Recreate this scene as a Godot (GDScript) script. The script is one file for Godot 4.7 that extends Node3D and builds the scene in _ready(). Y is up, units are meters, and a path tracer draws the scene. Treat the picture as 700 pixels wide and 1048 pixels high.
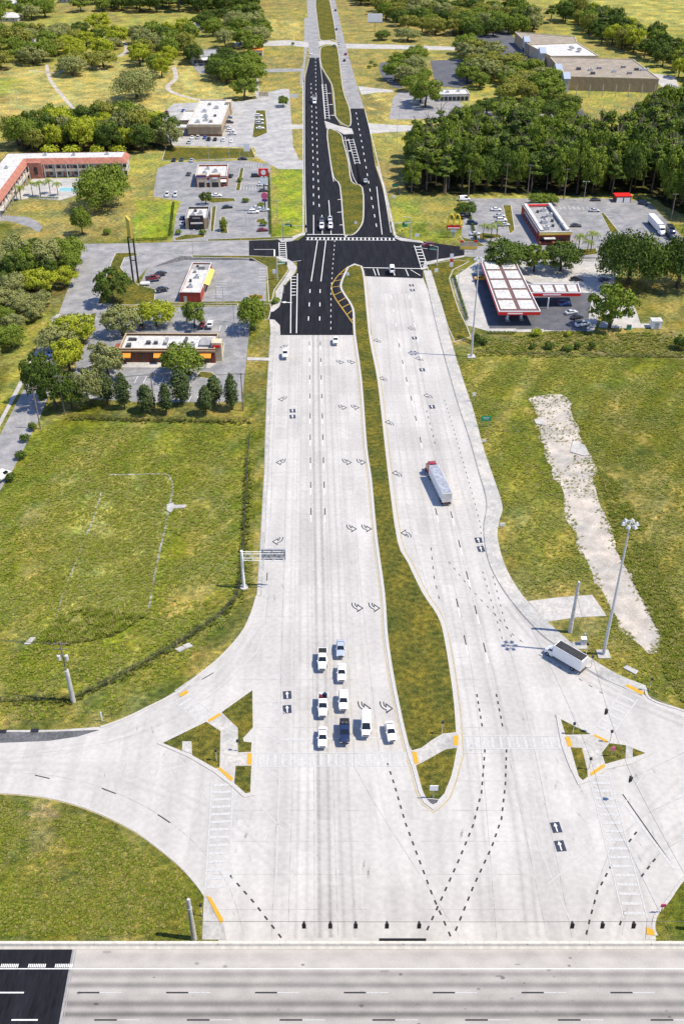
extends Node3D
# An aerial view of a divided concrete highway with a junction, an overpass, shops and woods. Metres, y up; north is -z.

var rng := RandomNumberGenerator.new()
var M := {}
var taken := {}
var T := {}
var cache := {}

func _ready() -> void:
	rng.seed = 7
	var cam := Camera3D.new()
	cam.name = "camera"
	cam.position = Vector3(0, 144.6, 0)
	cam.rotation_degrees = Vector3(-35.2, 0, 0)
	cam.fov = 54.76
	cam.near = 1.0
	cam.far = 9000.0
	add_child(cam)
	var we := WorldEnvironment.new()
	we.name = "environment"
	var env := Environment.new()
	env.background_mode = Environment.BG_SKY
	var sky := Sky.new()
	var sm := ProceduralSkyMaterial.new()
	sm.sky_top_color = Color(0.34, 0.47, 0.70)
	sm.sky_horizon_color = Color(0.80, 0.84, 0.90)
	sm.sky_curve = 0.2
	sm.ground_bottom_color = Color(0.35, 0.36, 0.28)
	sm.ground_horizon_color = Color(0.62, 0.66, 0.66)
	sm.sun_angle_max = 3.0
	sky.sky_material = sm
	env.sky = sky
	env.tonemap_mode = Environment.TONE_MAPPER_LINEAR
	env.tonemap_exposure = 1.5
	env.background_energy_multiplier = 1.2
	env.sdfgi_enabled = true
	env.ssao_enabled = true
	env.ssil_enabled = true
	we.environment = env
	add_child(we)
	var sun := DirectionalLight3D.new()
	sun.name = "sun"
	sun.light_energy = 1.45
	sun.light_color = Color(1.0, 0.955, 0.87)
	sun.light_angular_distance = 0.5
	sun.shadow_enabled = true
	# the sun stands to the right of the view and a little behind it, 60 degrees high
	sun.look_at_from_position(Vector3.ZERO, -Vector3(cos(deg_to_rad(60.0)) * cos(deg_to_rad(8.0)), sin(deg_to_rad(60.0)), cos(deg_to_rad(60.0)) * sin(deg_to_rad(8.0))))
	add_child(sun)

	make_materials()
	build_ground()
	build_roads()
	build_markings()
	build_overpass()
	build_lots()
	build_buildings()
	build_signs_and_poles()
	build_vehicles()
	build_trees()
	build_small_things()
	print("nodes: ", count_nodes(self))

func count_nodes(n: Node) -> int:
	var k := 1
	for c in n.get_children():
		k += count_nodes(c)
	return k

# ---------------------------------------------------------------- shapes
class Shape:
	var v := PackedVector3Array()
	var nn := PackedVector3Array()
	var uv := PackedVector2Array()
	var col := PackedColorArray()
	var c := Color.WHITE
	var uvs := 0.1
	func tri(a: Vector3, b: Vector3, d: Vector3) -> void:   # counter-clockwise seen from outside
		var n := (b - a).cross(d - a).normalized()
		tri_n(a, b, d, n, n, n)
	func tri_n(a: Vector3, b: Vector3, d: Vector3, na: Vector3, nb: Vector3, nd: Vector3) -> void:
		v.append(a); v.append(d); v.append(b)
		nn.append(na); nn.append(nd); nn.append(nb)
		for p: Vector3 in [a, d, b]:
			uv.append(Vector2(p.x, p.z) * uvs)
			col.append(c)
	func quad(a: Vector3, b: Vector3, d: Vector3, e: Vector3) -> void:
		tri(a, b, d)
		tri(a, d, e)
	func quad_uv(p: Array, q: Array) -> void:
		var n: Vector3 = (p[1] - p[0]).cross(p[2] - p[0]).normalized()
		for k in [0, 2, 1, 0, 3, 2]:
			v.append(p[k]); nn.append(n); uv.append(q[k]); col.append(c)
	func hexa(p: Array) -> void:    # eight corners: bottom ring then top ring, both counter-clockwise from above
		quad(p[3], p[2], p[1], p[0])
		quad(p[4], p[5], p[6], p[7])
		for k in 4:
			var j: int = (k + 1) % 4
			quad(p[k], p[j], p[j + 4], p[k + 4])
	func box(at: Vector3, size: Vector3, t := Transform3D()) -> void:
		var h := size / 2.0
		var p := []
		for y in [-h.y, h.y]:
			for q in [[-h.x, h.z], [h.x, h.z], [h.x, -h.z], [-h.x, -h.z]]:
				p.append(t * (at + Vector3(q[0], y, q[1])))
		hexa(p)
	func taper(at: Vector3, s0: Vector2, s1: Vector2, h: float, t := Transform3D(), shift := Vector2.ZERO) -> void:
		var p := []
		for k in 2:
			var s: Vector2 = (s0 if k == 0 else s1) / 2.0
			var o: Vector2 = Vector2.ZERO if k == 0 else shift
			for q in [[-1, 1], [1, 1], [1, -1], [-1, -1]]:
				p.append(t * (at + Vector3(q[0] * s.x + o.x, h * k, q[1] * s.y + o.y)))
		hexa(p)
	func tube(a: Vector3, b: Vector3, r0: float, r1: float, n := 8, caps := true) -> void:
		var d := (b - a).normalized()
		var x := d.cross(Vector3.UP if absf(d.y) < 0.9 else Vector3.RIGHT).normalized()
		var y := d.cross(x)
		for k in n:
			var t0 := TAU * k / n
			var t1 := TAU * (k + 1) / n
			var e0 := x * cos(t0) + y * sin(t0)
			var e1 := x * cos(t1) + y * sin(t1)
			tri_n(a + e0 * r0, a + e1 * r0, b + e1 * r1, e0, e1, e1)
			tri_n(a + e0 * r0, b + e1 * r1, b + e0 * r1, e0, e1, e0)
			if caps:
				tri(b, b + e0 * r1, b + e1 * r1)
				tri(a, a + e1 * r0, a + e0 * r0)
	func path(pts: Array, r: float, n := 6) -> void:
		for k in pts.size() - 1:
			tube(pts[k], pts[k + 1], r, r, n, true)
	func loft(rows: Array, close_ends := true) -> void:     # rows of equally many points, smooth
		var w: int = rows[0].size()
		var nrm := []
		for i in rows.size():
			var line := []
			for j in w:
				var du: Vector3 = rows[mini(i + 1, rows.size() - 1)][j] - rows[maxi(i - 1, 0)][j]
				var dv: Vector3 = rows[i][mini(j + 1, w - 1)] - rows[i][maxi(j - 1, 0)]
				line.append(dv.cross(du).normalized())
			nrm.append(line)
		for i in rows.size() - 1:
			for j in w - 1:
				tri_n(rows[i][j], rows[i][j + 1], rows[i + 1][j + 1], nrm[i][j], nrm[i][j + 1], nrm[i + 1][j + 1])
				tri_n(rows[i][j], rows[i + 1][j + 1], rows[i + 1][j], nrm[i][j], nrm[i + 1][j + 1], nrm[i + 1][j])
		if close_ends:
			for j in range(1, w - 1):
				tri(rows[0][0], rows[0][j + 1], rows[0][j])
				tri(rows[-1][0], rows[-1][j], rows[-1][j + 1])
	func sheet(poly: PackedVector2Array, y: float) -> void:
		var idx := Geometry2D.triangulate_polygon(poly)
		if idx.is_empty():
			print("bad polygon ", poly)
		for k in range(0, idx.size(), 3):
			var a := Vector3(poly[idx[k]].x, y, poly[idx[k]].y)
			var b := Vector3(poly[idx[k + 1]].x, y, poly[idx[k + 1]].y)
			var d := Vector3(poly[idx[k + 2]].x, y, poly[idx[k + 2]].y)
			if (b - a).cross(d - a).y > 0.0:
				tri(a, b, d)
			else:
				tri(a, d, b)
	func plate(poly: PackedVector2Array, y0: float, y1: float) -> void:
		sheet(poly, y1)
		var ccw := not Geometry2D.is_polygon_clockwise(poly)
		for k in poly.size():
			var p := poly[k]
			var q := poly[(k + 1) % poly.size()]
			if ccw:
				var s := p
				p = q
				q = s
			quad(Vector3(p.x, y0, p.y), Vector3(q.x, y0, q.y), Vector3(q.x, y1, q.y), Vector3(p.x, y1, p.y))
	func ribbon(pts: PackedVector2Array, w: float, y: float) -> void:    # a strip laid along a line
		for k in pts.size() - 1:
			var d := (pts[k + 1] - pts[k]).normalized()
			var d0 := d if k == 0 else (d + (pts[k] - pts[k - 1]).normalized()).normalized()
			var d1 := d if k == pts.size() - 2 else (d + (pts[k + 2] - pts[k + 1]).normalized()).normalized()
			var n0 := Vector2(-d0.y, d0.x) * w / 2.0
			var n1 := Vector2(-d1.y, d1.x) * w / 2.0
			quad(Vector3(pts[k].x + n0.x, y, pts[k].y + n0.y), Vector3(pts[k + 1].x + n1.x, y, pts[k + 1].y + n1.y), Vector3(pts[k + 1].x - n1.x, y, pts[k + 1].y - n1.y), Vector3(pts[k].x - n0.x, y, pts[k].y - n0.y))
	func done() -> ArrayMesh:
		var a := []
		a.resize(Mesh.ARRAY_MAX)
		a[Mesh.ARRAY_VERTEX] = v
		a[Mesh.ARRAY_NORMAL] = nn
		a[Mesh.ARRAY_TEX_UV] = uv
		a[Mesh.ARRAY_COLOR] = col
		var m := ArrayMesh.new()
		m.add_surface_from_arrays(Mesh.PRIMITIVE_TRIANGLES, a)
		return m

func pl(a: Array) -> PackedVector2Array:
	var p := PackedVector2Array()
	for k in range(0, a.size(), 2):
		p.append(Vector2(a[k], a[k + 1]))
	return p

func smooth_line(p: PackedVector2Array, n := 5) -> PackedVector2Array:
	var o := PackedVector2Array()
	for k in p.size() - 1:
		var a := p[maxi(k - 1, 0)]
		var d := p[mini(k + 2, p.size() - 1)]
		for j in n:
			o.append(p[k].cubic_interpolate(p[k + 1], a, d, float(j) / n))
	o.append(p[-1])
	return o

func smooth_ring(p: PackedVector2Array, n := 4) -> PackedVector2Array:
	var o := PackedVector2Array()
	var s := p.size()
	for k in s:
		for j in n:
			o.append(p[k].cubic_interpolate(p[(k + 1) % s], p[(k + s - 1) % s], p[(k + 2) % s], float(j) / n))
	return o

func grow(p: PackedVector2Array, d: float) -> PackedVector2Array:
	var r := Geometry2D.offset_polygon(p, d, Geometry2D.JOIN_MITER)
	return r[0] if r.size() else p

# ---------------------------------------------------------------- nodes
func numbered(called: String) -> String:
	var k: int = taken.get(called, -1) + 1
	taken[called] = k
	return called if k == 0 else "%s_%03d" % [called, k]

func tag(o: Node, label: String, category: String, group := "") -> Node:
	o.set_meta("label", label)
	o.set_meta("category", category)
	if group:
		o.set_meta("group", group)
	return o

func thing(called: String, label: String, category: String, at := Vector3.ZERO, turn := 0.0, group := "") -> Node3D:
	var o := Node3D.new()
	o.name = numbered(called)
	add_child(o)
	o.position = at
	o.rotation.y = turn
	tag(o, label, category, group)
	return o

func part(called: String, mesh: Mesh, m: Material, parent: Node, at := Vector3.ZERO, turn := 0.0) -> MeshInstance3D:
	var o := MeshInstance3D.new()
	o.name = called
	o.mesh = mesh
	o.material_override = m
	o.position = at
	o.rotation.y = turn
	parent.add_child(o, true)
	return o

func single(called: String, mesh: Mesh, m: Material, label: String, category: String, at := Vector3.ZERO, turn := 0.0, group := "") -> MeshInstance3D:
	var o := part(numbered(called), mesh, m, self, at, turn)
	tag(o, label, category, group)
	return o

func structure(called: String, mesh: Mesh, m: Material) -> MeshInstance3D:
	var o := part(numbered(called), mesh, m, self)
	o.set_meta("kind", "structure")
	return o

func stuff(called: String, mesh: Mesh, m: Material, parent: Node) -> MeshInstance3D:
	var o := part(called, mesh, m, parent)
	o.set_meta("kind", "stuff")
	return o

func copy_of(o: Node3D, at: Vector3, turn: float, size := Vector3.ONE) -> Node3D:
	var r: Node3D = o.duplicate()
	r.name = numbered(str(o.get_meta("base_name")) if o.has_meta("base_name") else str(o.name))
	add_child(r)
	r.position = at
	r.rotation.y = turn
	r.scale = size
	return r

func bx(size: Vector3, at := Vector3.ZERO) -> ArrayMesh:
	var key := "box%s%s" % [size, at]
	if not cache.has(key):
		var s := Shape.new()
		s.box(at, size)
		cache[key] = s.done()
	return cache[key]

func tb(a: Vector3, b: Vector3, r0: float, r1: float, n := 8) -> ArrayMesh:
	var s := Shape.new()
	s.tube(a, b, r0, r1, n)
	return s.done()

func heading(a: Vector3, b: Vector3) -> float:    # turn about y that points +x from a to b
	return atan2(-(b.z - a.z), b.x - a.x)

# ---------------------------------------------------------------- materials
func noise(freq: float, seed_: int, oct := 4, type := FastNoiseLite.TYPE_SIMPLEX_SMOOTH) -> FastNoiseLite:
	var n := FastNoiseLite.new()
	n.noise_type = type
	n.seed = seed_
	n.frequency = freq
	n.fractal_octaves = oct
	return n

func grey(n: FastNoiseLite, w: int, h: int) -> PackedByteArray:
	var im := n.get_seamless_image(w, h)
	im.convert(Image.FORMAT_L8)
	return im.get_data()

# a tile of mottled tone: lo..hi brightness, from two noises
func tone_tile(key: String, w: int, h: int, f0: float, f1: float, lo: float, hi: float, seed_: int, tint := 0.0, share := 0.5) -> ImageTexture:
	if T.has(key):
		return T[key]
	var a := grey(noise(f0, seed_), w, h)
	var b := grey(noise(f1, seed_ + 5, 2), w, h)
	var out := PackedByteArray()
	out.resize(w * h * 3)
	for k in w * h:
		var t := lerpf(a[k], b[k], share) / 255.0
		t = clampf((t - 0.5) * 1.5 + 0.5, 0.0, 1.0)
		var q := lerpf(lo, hi, t)
		var e := (a[k] / 255.0 - 0.5) * tint
		out[k * 3] = clampi(int((q + e) * 255.0), 0, 255)
		out[k * 3 + 1] = clampi(int(q * 255.0), 0, 255)
		out[k * 3 + 2] = clampi(int((q - e) * 255.0), 0, 255)
	T[key] = ImageTexture.create_from_image(Image.create_from_data(w, h, false, Image.FORMAT_RGB8, out))
	return T[key]

func normal_tile(key: String, w: int, freq: float, seed_: int, strength: float) -> ImageTexture:
	if not T.has(key):
		var im := noise(freq, seed_, 4).get_seamless_image(w, w)
		im.convert(Image.FORMAT_RGBA8)
		im.bump_map_to_normal_map(strength)
		T[key] = ImageTexture.create_from_image(im)
	return T[key]

func mk(key: String, r: float, g: float, b: float, rough := 0.9, metal := 0.0) -> StandardMaterial3D:    # base colour in linear values
	var m := StandardMaterial3D.new()
	m.resource_name = key
	m.albedo_color = Color(r, g, b).linear_to_srgb()
	m.roughness = rough
	m.metallic = metal
	M[key] = m
	return m

func worn(key: String, r: float, g: float, b: float, rough := 0.9, scale := 0.12, tex := "wall") -> StandardMaterial3D:    # the same with weathering
	var m := mk(key, r, g, b, rough)
	m.albedo_texture = T[tex]
	m.uv1_triplanar = true
	m.uv1_world_triplanar = true
	m.uv1_scale = Vector3.ONE * scale
	return m

func make_materials() -> void:
	tone_tile("wall", 256, 256, 0.008, 0.06, 0.80, 1.0, 11)
	tone_tile("dirt", 256, 256, 0.012, 0.09, 0.62, 1.0, 12)
	tone_tile("fine", 512, 512, 0.02, 0.25, 0.78, 1.0, 13)
	tone_tile("grain", 512, 512, 0.006, 0.05, 0.80, 1.0, 14)
	tone_tile("grass", 1024, 1024, 0.012, 0.055, 0.46, 1.0, 15, 0.10, 0.6)
	tone_tile("leaf", 128, 128, 0.05, 0.3, 0.75, 1.0, 16)
	# ground
	var m := mk("grass", 1, 1, 1, 1.0)
	m.vertex_color_use_as_albedo = true
	m.albedo_texture = T.grass
	m.detail_enabled = true
	m.detail_blend_mode = BaseMaterial3D.BLEND_MODE_MUL
	m.detail_albedo = tone_tile("grass_wide", 512, 512, 0.012, 0.07, 0.72, 1.0, 21, 0.16, 0.5)
	m.detail_uv_layer = BaseMaterial3D.DETAIL_UV_2
	m.metallic_specular = 0.1
	m = m.duplicate()
	M["turf"] = m
	m.vertex_color_use_as_albedo = false
	m.albedo_color = Color(0.27, 0.26, 0.055).linear_to_srgb()
	m.detail_enabled = false
	m.uv1_triplanar = true
	m.uv1_world_triplanar = true
	m.uv1_scale = Vector3(0.043, 0.05, 0.06)
	m.detail_enabled = true
	m.uv2_triplanar = true
	m.uv2_world_triplanar = true
	m.uv2_scale = Vector3.ONE * 0.017
	worn("sand", 0.52, 0.475, 0.42, 1.0, 0.06, "grain")
	worn("old_asphalt", 0.33, 0.325, 0.33, 0.95, 0.05, "grain")
	worn("lot_asphalt", 0.30, 0.30, 0.31, 0.95, 0.045, "grain")
	worn("dark_lot", 0.115, 0.12, 0.14, 0.95, 0.05, "grain")
	worn("asphalt", 0.020, 0.021, 0.027, 0.9, 0.05, "dirt")
	worn("worn_asphalt", 0.14, 0.142, 0.155, 0.9, 0.05, "dirt")
	worn("kerb", 0.53, 0.515, 0.49, 0.95, 0.2, "fine")
	worn("kerb_yellow", 0.46, 0.38, 0.20, 0.95, 0.2, "grain")
	worn("pavement", 0.53, 0.515, 0.49, 0.95, 0.1, "fine")
	worn("pad_concrete", 0.53, 0.515, 0.49, 0.95, 0.1, "fine")
	worn("pale_lot", 0.44, 0.435, 0.43, 0.95, 0.04, "grain")
	worn("soil", 0.19, 0.135, 0.085, 1.0, 0.1, "grain")
	worn("road_white", 0.84, 0.84, 0.82, 0.8, 0.3, "fine")
	worn("faded_white", 0.54, 0.54, 0.535, 0.85, 0.2, "fine")
	worn("contrast_black", 0.03, 0.03, 0.035, 0.9, 0.3, "fine")
	worn("road_yellow", 0.55, 0.35, 0.05, 0.85, 0.2, "dirt")
	worn("joint", 0.44, 0.44, 0.44, 0.95, 0.1, "dirt")
	worn("tactile_yellow", 0.62, 0.36, 0.03, 0.9, 0.3, "fine")
	worn("shield_blue", 0.035, 0.045, 0.08, 0.9, 0.3, "fine")
	tone_tile("stain", 512, 512, 0.010, 0.035, 0.82, 1.0, 17, 0.03, 0.45)
	for k in ["lot_asphalt", "old_asphalt", "pale_lot", "pavement", "dark_lot", "sand", "pad_concrete"]:
		m = M[k]
		m.detail_enabled = true
		m.detail_blend_mode = BaseMaterial3D.BLEND_MODE_MUL
		m.detail_albedo = T.stain
		m.detail_uv_layer = BaseMaterial3D.DETAIL_UV_2
		m.uv2_triplanar = true
		m.uv2_world_triplanar = true
		m.uv2_scale = Vector3(0.016, 0.016, 0.021)
		m.albedo_color = (m.albedo_color.srgb_to_linear() * 1.12).linear_to_srgb()
	m = M.asphalt
	m.uv1_scale = Vector3(0.16, 0.05, 0.018)
	m.metallic_specular = 0.25
	m.albedo_color = Color(0.019, 0.020, 0.027).linear_to_srgb()
	# building
	worn("white_wall", 0.72, 0.71, 0.67, 0.85)
	worn("cream", 0.62, 0.52, 0.37, 0.9)
	worn("tan", 0.50, 0.36, 0.22, 0.9)
	worn("brown", 0.20, 0.105, 0.06, 0.9, 0.3, "dirt")
	worn("dark_brown", 0.045, 0.032, 0.03, 0.85, 0.3)
	worn("red_wall", 0.42, 0.06, 0.035, 0.85, 0.2)
	worn("brick_red", 0.35, 0.085, 0.05, 0.9, 0.3, "dirt")
	worn("terracotta", 0.52, 0.21, 0.15, 0.9, 0.15, "dirt")
	worn("roof_white", 0.76, 0.75, 0.72, 0.85, 0.06, "fine")
	worn("roof_grey", 0.42, 0.42, 0.43, 0.9, 0.08, "grain")
	worn("roof_tan", 0.40, 0.34, 0.27, 0.95, 0.04, "grain")
	worn("roof_dark", 0.12, 0.12, 0.13, 0.9, 0.1, "dirt")
	worn("wood_pole", 0.30, 0.25, 0.20, 0.95, 0.3, "dirt")
	worn("grey_metal", 0.45, 0.46, 0.47, 0.5, 0.2)
	worn("galvanised", 0.62, 0.63, 0.64, 0.55, 0.3)
	worn("bridge_concrete", 0.66, 0.62, 0.54, 0.9, 0.08, "fine")
	for k in ["roof_white", "roof_grey", "roof_tan", "white_wall"]:
		m = M[k]
		m.detail_enabled = true
		m.detail_blend_mode = BaseMaterial3D.BLEND_MODE_MUL
		m.detail_albedo = T.stain
		m.detail_uv_layer = BaseMaterial3D.DETAIL_UV_2
		m.uv2_triplanar = true
		m.uv2_world_triplanar = true
		m.uv2_scale = Vector3.ONE * 0.05
	worn("canopy_joint", 0.16, 0.085, 0.08, 0.9, 0.3)
	mk("white_paint", 0.80, 0.80, 0.78, 0.45)
	mk("black_metal", 0.015, 0.015, 0.017, 0.5)
	mk("dark_steel", 0.06, 0.06, 0.065, 0.5)
	mk("glass", 0.012, 0.016, 0.022, 0.06)
	mk("window_glass", 0.02, 0.025, 0.03, 0.08)
	mk("tyre", 0.012, 0.012, 0.013, 0.9)
	mk("rim", 0.45, 0.45, 0.46, 0.35, 0.6)
	mk("yellow_sign", 0.72, 0.50, 0.03, 0.5)
	mk("dull_yellow", 0.50, 0.38, 0.05, 0.6)
	worn("truck_roof", 0.045, 0.045, 0.052, 0.95, 0.3, "dirt")
	worn("trailer_roof_grey", 0.40, 0.44, 0.52, 0.8, 0.2, "dirt")
	mk("orange_sign", 0.78, 0.33, 0.02, 0.5)
	mk("awning_yellow", 0.66, 0.50, 0.11, 0.8)
	mk("awning_orange", 0.75, 0.26, 0.02, 0.75)
	mk("sign_red", 0.66, 0.015, 0.015, 0.5)
	mk("sign_green", 0.01, 0.26, 0.14, 0.5)
	mk("sign_pink", 0.60, 0.10, 0.22, 0.5)
	mk("sign_purple", 0.10, 0.03, 0.16, 0.5)
	mk("sign_white", 0.78, 0.78, 0.78, 0.5)
	mk("pool_water", 0.20, 0.46, 0.52, 0.1)
	mk("headlight", 0.75, 0.77, 0.8, 0.1)
	mk("taillight", 0.35, 0.01, 0.01, 0.2)
	mk("plastic_black", 0.02, 0.02, 0.022, 0.7)
	worn("bark", 0.10, 0.075, 0.055, 1.0, 0.6, "dirt")
	worn("pine_bark", 0.24, 0.185, 0.145, 1.0, 0.6, "dirt")
	worn("palm_bark", 0.22, 0.18, 0.14, 1.0, 0.6, "dirt")
	for p in [["white", 0.80, 0.80, 0.80], ["silver", 0.48, 0.50, 0.53], ["black", 0.012, 0.012, 0.014], ["navy", 0.012, 0.022, 0.07], ["red", 0.24, 0.006, 0.009], ["maroon", 0.16, 0.012, 0.02], ["blue_grey", 0.33, 0.38, 0.46], ["dark_grey", 0.06, 0.062, 0.068], ["blue", 0.03, 0.10, 0.34], ["taxi", 0.70, 0.36, 0.01], ["sand_gold", 0.36, 0.31, 0.24]]:
		var q := mk("paint_" + str(p[0]), p[1], p[2], p[3], 0.32)
		q.clearcoat_enabled = true
		q.clearcoat = 0.6
		q.clearcoat_roughness = 0.1

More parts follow.
